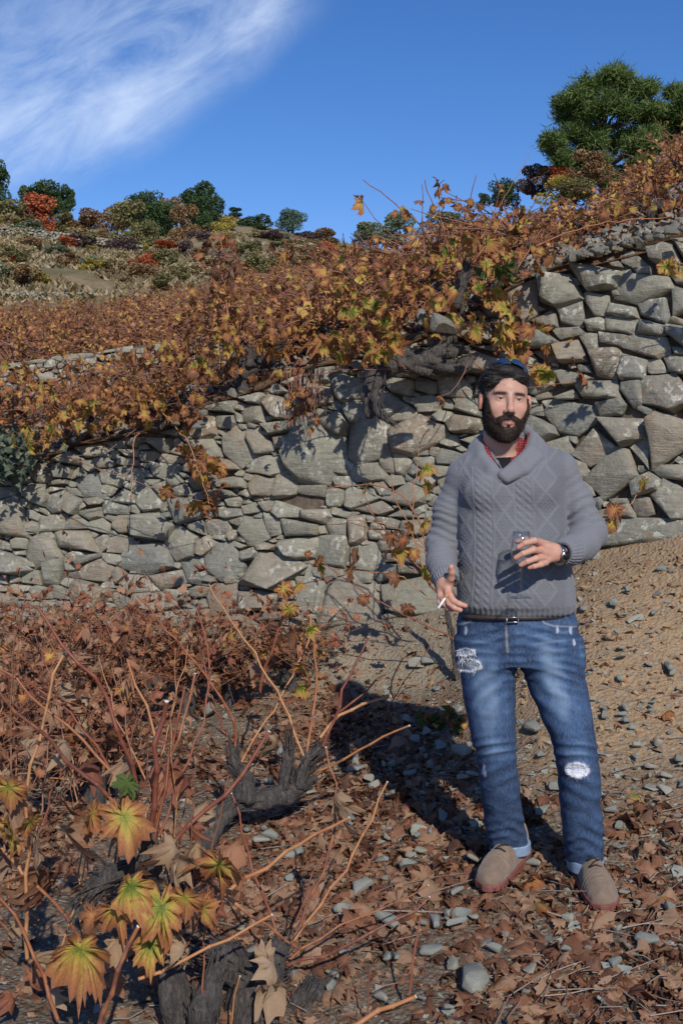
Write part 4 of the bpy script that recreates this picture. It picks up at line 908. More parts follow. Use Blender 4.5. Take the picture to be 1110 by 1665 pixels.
# rubble upslope behind the wall at right, and loose stones on the terrace at left
for k in range(170):
    px = rgl.uniform(850, 1120); t = rgl.random() ** 1.6; top = np.interp(px, [850, 950, 1000, 1110], [430, 395, 350, 300]); base = wall_top(px)[0] - 4; py = base + (top - base) * t
    stone(px, py, rgl.uniform(14, 40) * (1 - .35 * t), 'angular grey rubble stone lying on the slope above the wall at right', True, 'rubble above the wall at right', 'rubble_stone', asp=.8)
for px, py, w, lb in [(1085, 330, 46, 'large grey rubble block near the right edge above the wall'), (1010, 360, 60, 'big pale rubble boulder above the wall at right'), (960, 395, 54, 'grey rubble boulder at the wall top right of centre'), (690, 520, 70, 'pale boulder behind the big vine trunk'), (655, 530, 60, 'grey angular block left behind the big vine trunk'), (720, 560, 66, 'dark block under the big vine trunk'), (140, 712, 40, 'rounded grey boulder on the wall top at left'), (1045, 385, 50, 'flat grey rubble slab on top of the wall')]:
    stone(px, py, w, lb, True, None, 'boulder', asp=.8)
for k in range(60):
    px = rgl.uniform(-20, 330); py = rgl.uniform(600, 735) - px * .1
    stone(px, py, rgl.uniform(12, 28), 'rounded grey stone lying loose on the terrace at left behind the wall', True, 'loose stones on the left terrace', 'rubble_stone')
for k in range(40):
    px = rgl.uniform(380, 850); t_ = wall_top(px)[0]; stone(px, t_ - rgl.uniform(0, 30), rgl.uniform(12, 30), 'small grey stone lying on the wall top below the vines', True, 'stones along the wall top', 'rubble_stone')
# rubble gravel on the upper slope
n = 7000; px = rgl.uniform(-100, 1250, n); Y = np.exp(rgl.uniform(math.log(5.9), math.log(14), n)); _, wy = wall_top(px); k = (Y > wy + .05) & ((px > 820) | (rgl.random(n) < .4)); px, Y = px[k], Y[k]; row = up_row(px, Y); P = at_np(px, row, Y); P[:, 2] = up_z(P[:, 0], P[:, 1]) + .01; n = len(P)
o = merge('rubble_gravel', SPR_LO, P, rot_mats(rgl, n, 3), np.exp(rgl.normal(math.log(.04), .5, n)), STONE, None, 'stuff', rgl); tag(o, 'small grey rubble strewn on the slope above the wall', 'gravel'); o.data.polygons.foreach_set('use_smooth', np.zeros(len(o.data.polygons), bool))
n = 9000; px = rgl.uniform(-80, 1200, n); Y = np.exp(rgl.uniform(math.log(6.3), math.log(17), n)); _, wy = wall_top(px); k = Y > wy + .05; px, Y = px[k], Y[k]; row = up_row(px, Y); P = at_np(px, row, Y); P[:, 2] = up_z(P[:, 0], P[:, 1]) + .02; n = len(P)
o = merge('terrace_leaf_litter', SL, P, rot_mats(rgl, n, .9), rgl.uniform(.04, .1, n), LEAF_LIT, None, 'stuff', rgl); tag(o, 'brown fallen leaves on the upper terrace soil', 'leaf litter')
# individual larger fallen leaves
for px, py, w, lb in [(858, 1440, 85, 'bright rust-orange curled leaf on the ground between the boots'), (870, 1480, 60, 'orange-brown leaf below the bright curled one'), (1075, 1470, 70, 'broad orange-brown leaf right of the right boot'), (1075, 1560, 80, 'large brown leaf at the lower right'), (1020, 1465, 50, 'pale curled leaf touching the right boot\'s toe'), (1035, 1303, 34, 'yellow-orange leaf on the bank right of the shin'),
                      (885, 1210, 40, 'brown leaf beside the pale stone between the knees'), (1080, 1170, 44, 'orange-brown leaf on the bank at the right edge'), (605, 1330, 46, 'orange leaf in the litter at centre'), (625, 1440, 46, 'pale pinkish curled leaf at centre'), (550, 1310, 60, 'large pale tan dry leaf standing in the litter'), (540, 1350, 46, 'tan leaf below the large pale one'), (600, 1545, 50, 'brown curled leaf in the lower centre'),
                      (560, 1430, 50, 'reddish-brown leaf on bare ground'), (980, 1560, 60, 'dark rust leaf at the lower right'), (900, 1560, 50, 'crumpled rust leaf below the boots'), (760, 1540, 44, 'red-brown leaf in the front litter'), (680, 1500, 46, 'orange leaf by the two orange canes'), (60, 1610, 60, 'dull red-brown leaf in the bottom left corner'), (1000, 1620, 70, 'big dark brown leaf at the bottom right')]:
    p = on_lower(px, py); m_ = LEAF_MIX if ('orange' in lb or 'yellow' in lb) else LEAF_TAN if ('tan' in lb or 'pale' in lb) else LEAF_DRY
    o = leaf(None, p + Vector((0, 0, .02)), w / FPX * p.y * .95, m_, rgl, 'c', rot=rot_mats(rgl, 1, .6)[0], name='fallen_leaf'); tag(o, lb, 'leaf', 'large fallen vine leaves')
for k in range(150):
    px, py = (rgl.uniform(560, 1110), rgl.uniform(1250, 1660)) if k % 2 else (rgl.uniform(0, 600), rgl.uniform(1200, 1660)); p = on_lower(px, py)
    if litter_d(np.array([p.x]), np.array([p.y]))[0] < .3: continue
    o = leaf(None, p + Vector((0, 0, .022)), rgl.uniform(.07, .12), LEAF_DRY, rgl, 'c', rot=rot_mats(rgl, 1, .7)[0], name='fallen_leaf'); tag(o, 'curled dry brown vine leaf lying on top of the litter', 'leaf', 'curled leaves on top of the litter')
# ------------------------------------------------------------------ near vines, built cane by cane
rgn = np.random.default_rng(99)
LEAF_WITH = m_leaf('withered_red_brown_leaf', .1, .9, [(0, (.40, .22, .13)), (.3, (.36, .15, .08)), (.6, (.26, .095, .055)), (1, (.14, .06, .04))], .2, .25)
def leaves_along(t, Q, n, size, mat_, kind='g', t0=.3, spread=.9, jit=.03):
    for _ in range(n):
        s_ = rgn.uniform(t0, 1) * (len(Q) - 1); i = min(len(Q) - 2, int(s_)); p = Q[i] + (Q[i + 1] - Q[i]) * (s_ - i) + rgn.normal(0, jit, 3) - [0, 0, .01]
        leaf(t, p, size * rgn.uniform(.7, 1.25), mat_, rgn, kind, spread)
def px_leaf(t, px, py, Y, spx, mat_, kind='g', spread=.5): leaf(t, at(px, py - spx * .35, Y), spx / FPX * Y * 1.3, mat_, rgn, kind, spread)
def trunk(t, pts, radii, seed, rough=.55, name='trunk'):
    V, F = tube(px_path(pts), radii, 14, rough=rough, seed=seed, seg_per=7); c = V.copy(); nv = fbm(c * [1, 1, .6], 60, 3, seed + 1); V = V + (np.stack([nv, fbm(c, 60, 3, seed + 2), nv * 0], -1)) * .012 + np.stack([fbm(c, 14, 2, seed + 3), fbm(c, 14, 2, seed + 4), fbm(c, 14, 2, seed + 5)], -1) * .018
    add_mesh(name, (V, F), BARK, t)
    # shaggy bark strips peeling off
    P = np.array([list(p) for p in px_path(pts)]); st = []
    for _ in range(60):
        i = rgn.integers(len(P) - 1); f = rgn.random(); p = P[i] + (P[i + 1] - P[i]) * f; d = P[i + 1] - P[i]; d /= np.linalg.norm(d); r = radii[i] + (radii[i + 1] - radii[i]) * f
        o_ = rgn.normal(0, 1, 3); o_ -= d * (o_ @ d); o_ /= np.linalg.norm(o_); L_ = rgn.uniform(.02, .09)
        st.append(tube([p + o_ * r * .95, p + o_ * r * 1.1 + d * L_ * .5, p + o_ * r * rgn.uniform(1.0, 1.5) + d * L_], [.003, .0025, .001], 4, cap=False))
    add_mesh('bark_strips', join(st), BARK, t, 'stuff')
# --- foreground vine, lower left
Yf = 2.75
v1 = thing('grapevine', 'large pruned grapevine with red canes and yellow-rust leaves, lower left foreground', 'grapevine', at(290, 1700, 2.75))
trunk(v1, [(300, 1720, 2.78), (285, 1620, 2.76), (255, 1520, 2.78), (240, 1440, 2.76), (240, 1390, 2.74), (238, 1345, 2.74)], [.04, .036, .032, .028, .024, .018], 1)
trunk(v1, [(240, 1400, 2.74), (205, 1418, 2.72), (165, 1432, 2.70), (145, 1455, 2.69)], [.022, .024, .024, .016], 2, name='arm')
trunk(v1, [(260, 1490, 2.8), (300, 1440, 2.84), (320, 1400, 2.86)], [.03, .024, .02], 3, name='arm')
trunk(v1, [(340, 1720, 2.7), (330, 1640, 2.68), (350, 1570, 2.72)], [.03, .035, .02], 4, name='arm')
C1 = [([(225, 1345, 2.74), (225, 1290, 2.72), (207, 1212, 2.70), (152, 1098, 2.68), (64, 1010, 2.7), (60, 985, 2.7)], .0085, .0055, 0), ([(245, 1345, 2.74), (244, 1310, 2.73), (253, 1249, 2.72), (262, 1176, 2.72), (271, 1141, 2.72)], .010, .0085, 1),
      ([(232, 1352, 2.73), (160, 1275, 2.66), (92, 1217, 2.62), (0, 1130, 2.55), (-60, 1080, 2.5)], .0075, .005, 0), ([(235, 1350, 2.76), (202, 1268, 2.8), (83, 1153, 2.85), (0, 1088, 2.9), (-60, 1050, 2.9)], .006, .004, 0),
      ([(248, 1396, 2.74), (290, 1365, 2.74), (349, 1314, 2.76), (404, 1245, 2.8), (437, 1190, 2.82)], .0085, .006, 1), ([(250, 1375, 2.74), (257, 1314, 2.76), (294, 1194, 2.82), (312, 1120, 2.86), (317, 1096, 2.86)], .006, .0045, 1),
      ([(252, 1240, 2.72), (253, 1171, 2.74), (230, 1120, 2.76), (207, 1072, 2.78)], .005, .0035, 0), ([(45, 1560, 2.7), (41, 1424, 2.68), (44, 1304, 2.66), (64, 1185, 2.68), (106, 1061, 2.72)], .007, .0045, 1),
      ([(140, 1720, 2.5), (161, 1665, 2.5), (193, 1585, 2.5), (225, 1507, 2.52)], .009, .007, 1), ([(225, 1592, 2.6), (331, 1543, 2.66), (414, 1502, 2.72), (441, 1488, 2.74)], .006, .005, 1),
      ([(310, 1492, 2.7), (350, 1472, 2.72), (418, 1418, 2.8), (485, 1373, 2.88), (566, 1330, 2.98)], .0085, .0055, 1), ([(330, 1425, 2.8), (390, 1478, 2.82), (452, 1518, 2.86), (490, 1545, 2.9)], .0065, .005, 0),
      ([(335, 1690, 2.66), (335, 1640, 2.66), (331, 1534, 2.7), (340, 1400, 2.74), (372, 1260, 2.8)], .0035, .0022, 0), ([(250, 1395, 2.73), (262, 1300, 2.74), (285, 1180, 2.78), (300, 1120, 2.8)], .0055, .004, 0), ([(60, 1440, 2.66), (120, 1500, 2.68), (160, 1560, 2.7)], .006, .005, 0),
      ([(232, 1360, 2.75), (150, 1190, 2.9), (70, 1120, 2.95), (10, 1100, 3.0)], .005, .003, 0), ([(258, 1360, 2.75), (330, 1180, 2.95), (345, 1080, 3.05), (320, 990, 3.1)], .0045, .003, 0), ([(48, 1440, 2.7), (10, 1380, 2.75), (-30, 1330, 2.8)], .007, .005, 0), ([(95, 1660, 2.6), (60, 1540, 2.62), (0, 1460, 2.62)], .007, .005, 0)]
for pts, r0, r1, cut in C1: cane(v1, px_path(pts), r0 * .8, r1 * .7, rgn, CANE_RED, bool(cut), 8)
for q in [(202, 1355, 2.62, 80, LEAF_FORE, 'g'), (130, 1575, 2.50, 92, LEAF_FORE, 'g'), (212, 1462, 2.54, 62, LEAF_FORE, 'g'), (188, 1500, 2.56, 62, LEAF_FORE, 'g'), (262, 1505, 2.54, 88, LEAF_FORE, 'g'), (328, 1495, 2.58, 54, LEAF_RUST, 'g'), (245, 1555, 2.58, 60, LEAF_FORE, 'g'), (300, 1478, 2.56, 56, LEAF_FORE, 'g'),
          (356, 1432, 2.62, 76, LEAF_FORE, 'g'), (208, 1285, 2.66, 36, LEAF_GRN, 'g'), (14, 1300, 2.6, 60, LEAF_FORE, 'g'), (290, 1420, 2.62, 62, LEAF_TAN, 'c'), (284, 1390, 2.63, 46, LEAF_TAN, 'c'), (150, 1340, 2.6, 56, LEAF_RUST, 'g'), (60, 1400, 2.6, 64, LEAF_TAN, 'g'), (15, 1370, 2.6, 60, LEAF_FORE, 'g'), (110, 1370, 2.62, 60, LEAF_DRY, 'c'),
          (150, 1500, 2.6, 40, LEAF_RUST, 'g'), (300, 1560, 2.6, 50, LEAF_TAN, 'c'), (190, 1545, 2.6, 46, LEAF_TAN, 'c'), (110, 1220, 2.7, 40, LEAF_TAN, 'c'), (20, 1330, 2.65, 50, LEAF_DRY, 'c'), (100, 1310, 2.65, 44, LEAF_DRY, 'c'), (50, 1350, 2.6, 44, LEAF_FORE, 'g'), (80, 1440, 2.7, 50, LEAF_DRY, 'c'), (225, 1425, 2.6, 36, LEAF_DRY, 'c')]: px_leaf(v1, *q, spread=.45)
for _ in range(46):      # withered leaves caught among its canes
    x, y = rgn.uniform(-10, 380), rgn.uniform(1230, 1640); px_leaf(v1, x, y, 2.78 + rgn.uniform(-.1, .25), rgn.uniform(26, 50), [LEAF_DRY, LEAF_WITH, LEAF_TAN, LEAF_WITH][int(rgn.integers(4))], 'c', 1.2)
for _ in range(26):
    x, y = rgn.uniform(-30, 330), rgn.uniform(1320, 1600); a = at(x, y, 2.8); b = at(x + rgn.normal(0, 70), y - rgn.uniform(120, 380), 2.8 + rgn.uniform(-.1, .3)); cane(v1, wiggle(a, b, 5, rgn, .04), rgn.uniform(.002, .0038), .0014, rgn, CANE_RED if rgn.random() < .6 else CANE_THIN, False, 5)
# --- vine right of it with the dark shaggy trunk at the bottom
v2 = thing('grapevine', 'low grapevine with a black shaggy trunk and long orange canes at bottom centre', 'grapevine', at(430, 1690, 3.0))
trunk(v2, [(420, 1720, 2.95), (410, 1640, 2.95), (430, 1580, 3.0), (462, 1535, 3.05)], [.085, .08, .06, .03], 11)
trunk(v2, [(420, 1600, 3.0), (370, 1560, 2.95), (330, 1540, 2.95)], [.05, .045, .025], 12, name='arm')
trunk(v2, [(470, 1680, 2.95), (500, 1625, 3.0), (520, 1600, 3.05)], [.05, .04, .02], 13, name='arm')
for pts, r0, r1, cut in [([(462, 1545, 3.05), (455, 1534, 3.05), (414, 1419, 3.1), (377, 1291, 3.15)], .006, .0035, 1), ([(465, 1570, 3.02), (553, 1549, 3.0), (638, 1500, 3.02), (697, 1459, 3.05)], .0065, .0045, 1), ([(465, 1566, 3.04), (499, 1531, 3.06), (553, 1495, 3.1), (638, 1475, 3.15), (695, 1440, 3.2)], .005, .003, 1),
                         ([(472, 1535, 3.05), (490, 1500, 3.1), (520, 1430, 3.2), (544, 1357, 3.3), (553, 1319, 3.35), (530, 1216, 3.45)], .0065, .005, 1), ([(478, 1530, 3.06), (512, 1490, 3.1), (584, 1382, 3.2), (629, 1272, 3.3)], .0065, .0045, 1), ([(480, 1500, 3.1), (505, 1420, 3.15), (525, 1390, 3.2)], .004, .002, 0),
                         ([(500, 1690, 2.8), (575, 1662, 2.82), (620, 1639, 2.86), (674, 1621, 2.9)], .011, .008, 1), ([(665, 1620, 2.9), (670, 1570, 2.92), (683, 1490, 2.95)], .0045, .003, 0), ([(598, 1655, 2.85), (600, 1600, 2.86), (602, 1570, 2.87)], .003, .002, 0), ([(372, 1690, 2.8), (385, 1600, 2.8), (390, 1588, 2.8)], .0035, .003, 1)]: cane(v2, px_path(pts), r0 * .8, r1 * .7, rgn, CANE_RED, bool(cut), 8)
for q in [(445, 1590, 2.85, 66, LEAF_TAN, 'c'), (440, 1625, 2.84, 60, LEAF_TAN, 'c'), (430, 1565, 2.86, 40, LEAF_TAN, 'c'), (550, 1330, 3.2, 44, LEAF_TAN, 'c'), (545, 1310, 3.2, 40, LEAF_TAN, 'c')]: px_leaf(v2, *q, spread=.3)
# --- vine in the middle distance with the grey twisted trunk
v3 = thing('grapevine', 'grapevine with a grey twisted horizontal trunk left of centre', 'grapevine', at(420, 1370, 4.15))
trunk(v3, [(330, 1390, 4.1), (350, 1340, 4.15), (385, 1308, 4.2), (430, 1296, 4.25), (480, 1285, 4.3), (515, 1262, 4.3)], [.03, .038, .038, .036, .03, .02], 21)
trunk(v3, [(395, 1300, 4.2), (398, 1265, 4.18), (380, 1245, 4.18), (378, 1215, 4.2)], [.035, .03, .026, .022], 22, name='arm')
trunk(v3, [(490, 1280, 4.3), (498, 1238, 4.3), (525, 1215, 4.32)], [.035, .028, .018], 23, name='arm')
trunk(v3, [(465, 1285, 4.28), (468, 1245, 4.3), (470, 1205, 4.3)], [.025, .02, .012], 24, name='arm')
for pts, r0, r1, cut in [([(498, 1232, 4.3), (517, 1085, 4.4), (510, 1022, 4.42)], .0065, .004, 0), ([(494, 1230, 4.3), (458, 1130, 4.4), (390, 1030, 4.5), (340, 950, 4.55)], .006, .003, 0), ([(382, 1215, 4.2), (391, 1176, 4.2), (317, 1075, 4.2), (223, 969, 4.2)], .006, .0035, 0), ([(422, 1130, 4.6), (440, 1060, 4.6), (463, 995, 4.6)], .007, .005, 1),
                         ([(524, 1215, 4.3), (535, 1205, 4.3), (544, 1157, 4.35), (598, 1036, 4.45)], .007, .004, 1), ([(505, 1262, 4.3), (535, 1243, 4.25), (600, 1210, 4.2), (665, 1180, 4.15)], .0055, .004, 1), ([(520, 1200, 4.35), (548, 1162, 4.4), (590, 1143, 4.4), (634, 1132, 4.4)], .0075, .006, 1), ([(540, 1165, 4.4), (580, 1140, 4.5), (611, 1105, 4.5)], .005, .0035, 1),
                         ([(640, 1135, 4.9), (625, 1130, 4.9), (655, 1070, 4.95)], .004, .003, 1), ([(388, 1225, 4.2), (345, 1150, 4.3), (330, 1060, 4.4)], .005, .003, 0), ([(392, 1240, 4.2), (440, 1160, 4.4), (500, 1050, 4.6), (505, 1000, 4.65)], .005, .003, 0), ([(610, 1210, 5), (640, 1130, 5.2), (700, 1050, 5.3)], .003, .002, 0)]: cane(v3, px_path(pts), r0, r1, rgn, CANE_RED, bool(cut), 7)
for q in [(492, 1098, 4.3, 34, LEAF_YEL, 'g'), (488, 1125, 4.3, 24, LEAF_YEL, 'g'), (470, 1000, 4.5, 30, LEAF_MIX, 'g'), (505, 1030, 4.4, 22, LEAF_YEL, 'g'), (478, 1040, 4.5, 30, LEAF_MIX, 'g'), (400, 1150, 4.5, 26, LEAF_MIX, 'g'), (450, 1220, 4.3, 40, LEAF_TAN, 'c'), (460, 965, 4.8, 26, LEAF_RUST, 'g'), (482, 962, 4.8, 26, LEAF_MIX, 'g'), (420, 978, 4.8, 22, LEAF_RUST, 'g'), (455, 1050, 4.6, 30, LEAF_MIX, 'g')]: px_leaf(v3, *q)
# --- tangle of pruned vines in the left middle ground
def tangle(label, bx, by, seed, n, spreadx, hpx, nleaf, leafmats, wt_=None):
    b = on_lower(bx, by); t = thing('grapevine', label, 'grapevine', b, None); B = np.array(b); rg = np.random.default_rng(seed); s_ = b.y / FPX
    V, F = tube(wiggle(B - [0, 0, .1], B + [rg.normal(0, .04), 0, .22], 5, rg, .05), [.05, .045, .04, .045, .03], 10, rough=.7, seed=seed, seg_per=5); add_mesh('trunk', (V, F), BARK, t)
    for k in range(2): V, F = tube(wiggle(B + [0, 0, .15], B + [rg.uniform(-.18, .18), rg.uniform(-.1, .1), rg.uniform(.22, .32)], 4, rg, .08), [.035, .03, .026, .018], 9, rough=.7, seed=seed + k, seg_per=5); add_mesh('arm', (V, F), BARK, t)
    ss = []; ql = []
    for k in range(int(n * 1.7)):
        a = rg.uniform(-1, 1); e = B + [a * spreadx * s_, rg.uniform(-.35, .25), rg.uniform(.35, 1) * hpx * s_]; s0 = B + [rg.uniform(-.12, .12), rg.uniform(-.06, .06), rg.uniform(.1, .28)]
        Q = cane(t, wiggle(s0, e, 5, rg, .05, rg.uniform(-.05, .15)), rg.uniform(.0028, .006), .0019, rg, CANE_RED if rg.random() < .65 else CANE_THIN, rg.random() < .3, 5)
        for _ in range(int(rg.poisson(nleaf / n * 1.3))):
            i = int(rg.integers(1, len(Q) - 1)); leaf(t, Q[i] + rg.normal(0, .02, 3), rg.uniform(.06, .11), leafmats[int(rg.integers(len(leafmats)))], rg, 'c' if rg.random() < .55 else 'g', 1.0)
        for _ in range(7):      # side shoots
            i = int(rg.integers(2, len(Q))); q = Q[i] + rg.normal(0, 1, 3) * [.11, .08, .12] + [0, 0, .03]; ss.append(tube([Q[i], (Q[i] + q) / 2 + rg.normal(0, .012, 3), q], [.0018, .0015, .0008], 4, cap=False)); ql.append(q)
            if rg.random() < .15: ql.append(Q[i] + rg.normal(0, .03, 3))
    add_mesh('side_shoots', join(ss), CANE_THIN, t, 'stuff'); ql = np.array(ql) - B; nq = len(ql); merge('withered_leaves', GC_lo + SL, ql, rot_mats(rg, nq, 2.5), rg.uniform(.02, .06, nq), LEAF_WITH, t, 'stuff', rg)
    return t
DR = [LEAF_DRY, LEAF_DRY, LEAF_TAN, LEAF_RUST]
tangle('bare red-caned vine at the far left edge in front of the wall', 20, 1270, 201, 17, 170, 240, 26, DR)
tangle('dense bare vine second from the left in front of the wall', 110, 1210, 202, 17, 160, 240, 30, DR)
tangle('bare vine tangle before the wall left of the tall cane', 215, 1190, 203, 16, 150, 220, 30, DR)
tangle('bare vine with pale leaves in front of the round wall stones', 300, 1160, 204, 14, 130, 200, 26, DR)
tangle('dark stumpy vine close to the wall left of the outcrop', 375, 1150, 205, 13, 110, 170, 20, DR + [LEAF_MIX])
tangle('sparse vine with a few orange leaves below the blue slab', 470, 1120, 206, 10, 100, 140, 16, [LEAF_MIX, LEAF_RUST, LEAF_TAN])
tangle('small vine between the two nearest left vines', 150, 1320, 207, 12, 150, 260, 18, DR)
tangle('bare vine at the left edge with canes leaning right', -40, 1400, 208, 12, 180, 320, 16, DR)
tangle('bare wiry vine on the left against the wall foot', 60, 1130, 209, 13, 130, 170, 26, DR)
tangle('bare wiry vine left of centre against the wall foot', 190, 1120, 210, 13, 130, 160, 26, DR)
# --- vines growing on the wall top
def top_vine(label, tr_paths, canes, clusters, seed, Yd, root):
    t = thing('grapevine', label, 'grapevine', root); rg = np.random.default_rng(seed)
    for i, (pts, rad) in enumerate(tr_paths): trunk(t, pts, rad, seed + i, .7, 'trunk' if i == 0 else 'arm')
    for pts, r0, r1 in canes: cane(t, px_path(pts), r0, r1, rg, CANE_RED if r0 > .0034 else CANE_THIN, False, 5)
    for (cx, cy, rx, ry, n, spx, mats) in clusters:
        for _ in range(n):
            a = rg.uniform(0, 6.28); q = math.sqrt(rg.random()); x = cx + rx * q * math.cos(a); y = cy + ry * q * math.sin(a); Y = Yd + rg.uniform(-.28, .28)
            leaf(t, at(x, y, Y), spx * rg.uniform(.65, 1.3) / FPX * Y, mats[int(rg.integers(len(mats)))], rg, 'c' if rg.random() < .25 else 'g', .95)
        for _ in range(max(2, n // 4)):
            a = at(cx + rg.uniform(-.3, .3) * rx, cy + ry * .6, Yd); b = at(cx + rg.uniform(-1, 1) * rx, cy + rg.uniform(-1, .8) * ry, Yd + rg.uniform(-.25, .25)); Q = wiggle(a, b, 6, rg, .05, .1)
            add_mesh('side_shoot', tube(Q, np.linspace(.0032, .0015, 6), 4, cap=False), CANE_THIN, t)
    return t
Y_, Mx, Ru, Dr = LEAF_YEL, LEAF_MIX, LEAF_RUST, LEAF_DRY
top_vine('big old vine with a gnarled dark trunk on the wall top above the man', [
    ([(600, 680, 6.1), (600, 640, 6.15), (625, 600, 6.2), (680, 590, 6.2), (740, 598, 6.2), (775, 585, 6.2)], [.025, .035, .04, .055, .045, .025]), ([(690, 590, 6.25), (725, 560, 6.25), (740, 525, 6.25), (742, 490, 6.25)], [.045, .045, .04, .036]),
    ([(742, 500, 6.25), (715, 490, 6.25), (705, 465, 6.25), (704, 435, 6.25)], [.035, .028, .024, .016]), ([(735, 500, 6.2), (742, 475, 6.2), (755, 450, 6.2), (760, 428, 6.2)], [.035, .03, .024, .018]), ([(765, 500, 6.25), (800, 468, 6.25), (825, 450, 6.25), (842, 430, 6.25)], [.035, .03, .028, .022]),
    ([(700, 610, 6.15), (650, 585, 6.2), (700, 575, 6.2), (760, 570, 6.2)], [.02, .035, .035, .03]), ([(625, 600, 6.15), (612, 640, 6.05), (618, 670, 6.0), (640, 690, 5.98)], [.03, .028, .022, .012])],
    [([(704, 450, 6.25), (690, 370, 6.3), (640, 330, 6.3), (590, 292, 6.3)], .005, .0025), ([(742, 470, 6.2), (725, 380, 6.2), (700, 330, 6.2), (690, 292, 6.2)], .005, .0025), ([(755, 440, 6.2), (745, 380, 6.2), (765, 320, 6.2), (774, 285, 6.2)], .0045, .0022), ([(735, 470, 6.2), (660, 400, 6.2), (620, 370, 6.2), (588, 325, 6.2)], .0035, .002),
     ([(740, 450, 6.25), (715, 350, 6.3), (712, 300, 6.3)], .0035, .002), ([(706, 440, 6.2), (650, 440, 6.2), (560, 415, 6.1), (480, 395, 6.1)], .004, .002), ([(842, 435, 6.2), (870, 395, 6.2), (960, 365, 6.2), (1090, 352, 6.2)], .005, .003), ([(760, 440, 6.2), (790, 400, 6.2), (830, 330, 6.2)], .004, .002), ([(700, 445, 6.2), (690, 400, 6.2), (686, 300, 6.2)], .004, .002),
     ([(770, 590, 6.1), (810, 620, 6.0), (860, 630, 5.9), (930, 622, 5.85)], .0035, .002), ([(800, 470, 6.15), (830, 540, 6.0), (835, 580, 5.9)], .0035, .002), ([(640, 600, 6.1), (560, 600, 6.1), (480, 615, 6.1)], .0045, .003), ([(660, 600, 6.1), (610, 560, 6.0), (560, 500, 6.0)], .004, .002), ([(760, 590, 6.0), (740, 640, 5.95), (715, 645, 5.95)], .003, .002), ([(842, 430, 6.2), (865, 400, 6.25), (880, 372, 6.3)], .0035, .002),
     ([(742, 480, 6.2), (770, 430, 6.2), (800, 350, 6.2), (815, 300, 6.2)], .0035, .0018), ([(715, 470, 6.2), (770, 410, 6.2), (860, 250, 6.6)], .003, .0015)],
    [(600, 520, 55, 38, 34, 30, [Y_, Y_, Mx]), (560, 560, 60, 26, 26, 26, [Y_, Mx]), (625, 555, 30, 30, 16, 32, [Y_]), (760, 410, 90, 28, 30, 28, [Y_, Y_, Mx]), (815, 435, 30, 24, 10, 32, [Y_, LEAF_GRN]), (775, 480, 60, 30, 20, 28, [Y_, Mx]), (820, 510, 50, 40, 20, 30, [Y_, Mx]),
     (850, 560, 50, 30, 14, 34, [Y_, Mx]), (880, 590, 30, 22, 8, 36, [Y_]), (735, 520, 50, 36, 16, 26, [Y_, Mx]), (690, 470, 60, 50, 26, 24, [Mx, Ru]), (680, 380, 50, 60, 20, 20, [Mx, Ru]), (590, 450, 90, 45, 30, 20, [Ru, Mx]), (715, 650, 10, 10, 2, 34, [Mx]), (588, 328, 4, 6, 2, 24, [Ru]), (715, 305, 14, 12, 4, 18, [Ru]), (745, 330, 30, 10, 5, 16, [Ru, Mx]), (900, 545, 40, 20, 6, 30, [Mx]), (940, 600, 26, 14, 4, 30, [Mx, Ru]), (850, 420, 60, 40, 20, 24, [Mx, Ru])], 300, 6.15, on_upper(740, 560))
top_vine('orange-leafed vine with a forked dark trunk on the wall top left of centre', [
    ([(395, 640, 6.95), (390, 610, 6.95), (382, 585, 6.95), (375, 555, 6.95), (370, 530, 6.95)], [.06, .05, .04, .036, .024]), ([(392, 610, 6.95), (420, 590, 6.95), (440, 582, 6.95), (455, 566, 6.95)], [.06, .045, .035, .022]), ([(410, 595, 6.9), (405, 570, 6.9), (392, 560, 6.9)], [.035, .03, .02])],
    [([(375, 540, 6.9), (366, 470, 6.95), (362, 400, 6.95), (355, 380, 6.95)], .006, .003), ([(372, 540, 6.9), (368, 480, 6.95), (378, 400, 6.95)], .005, .003), ([(376, 540, 6.9), (350, 470, 6.9), (320, 420, 6.9)], .004, .002), ([(452, 566, 6.95), (465, 480, 6.95), (462, 390, 6.95)], .004, .002), ([(380, 545, 6.9), (420, 470, 6.9), (450, 430, 6.9)], .004, .002), ([(370, 545, 6.8), (300, 520, 6.7), (240, 500, 6.6)], .004, .002)],
    [(360, 420, 45, 40, 30, 20, [Ru, Dr]), (350, 500, 60, 40, 46, 17, [Mx, Ru]), (330, 560, 60, 40, 50, 17, [Mx, Ru]), (400, 540, 60, 40, 40, 17, [Mx, Ru, Mx]), (460, 540, 40, 40, 30, 22, [Mx, Ru]), (360, 590, 50, 30, 30, 20, [Mx, Ru, Y_]), (420, 610, 50, 14, 12, 20, [Ru, Mx]), (462, 405, 20, 20, 8, 18, [Ru])], 320, 6.9, on_upper(395, 640))
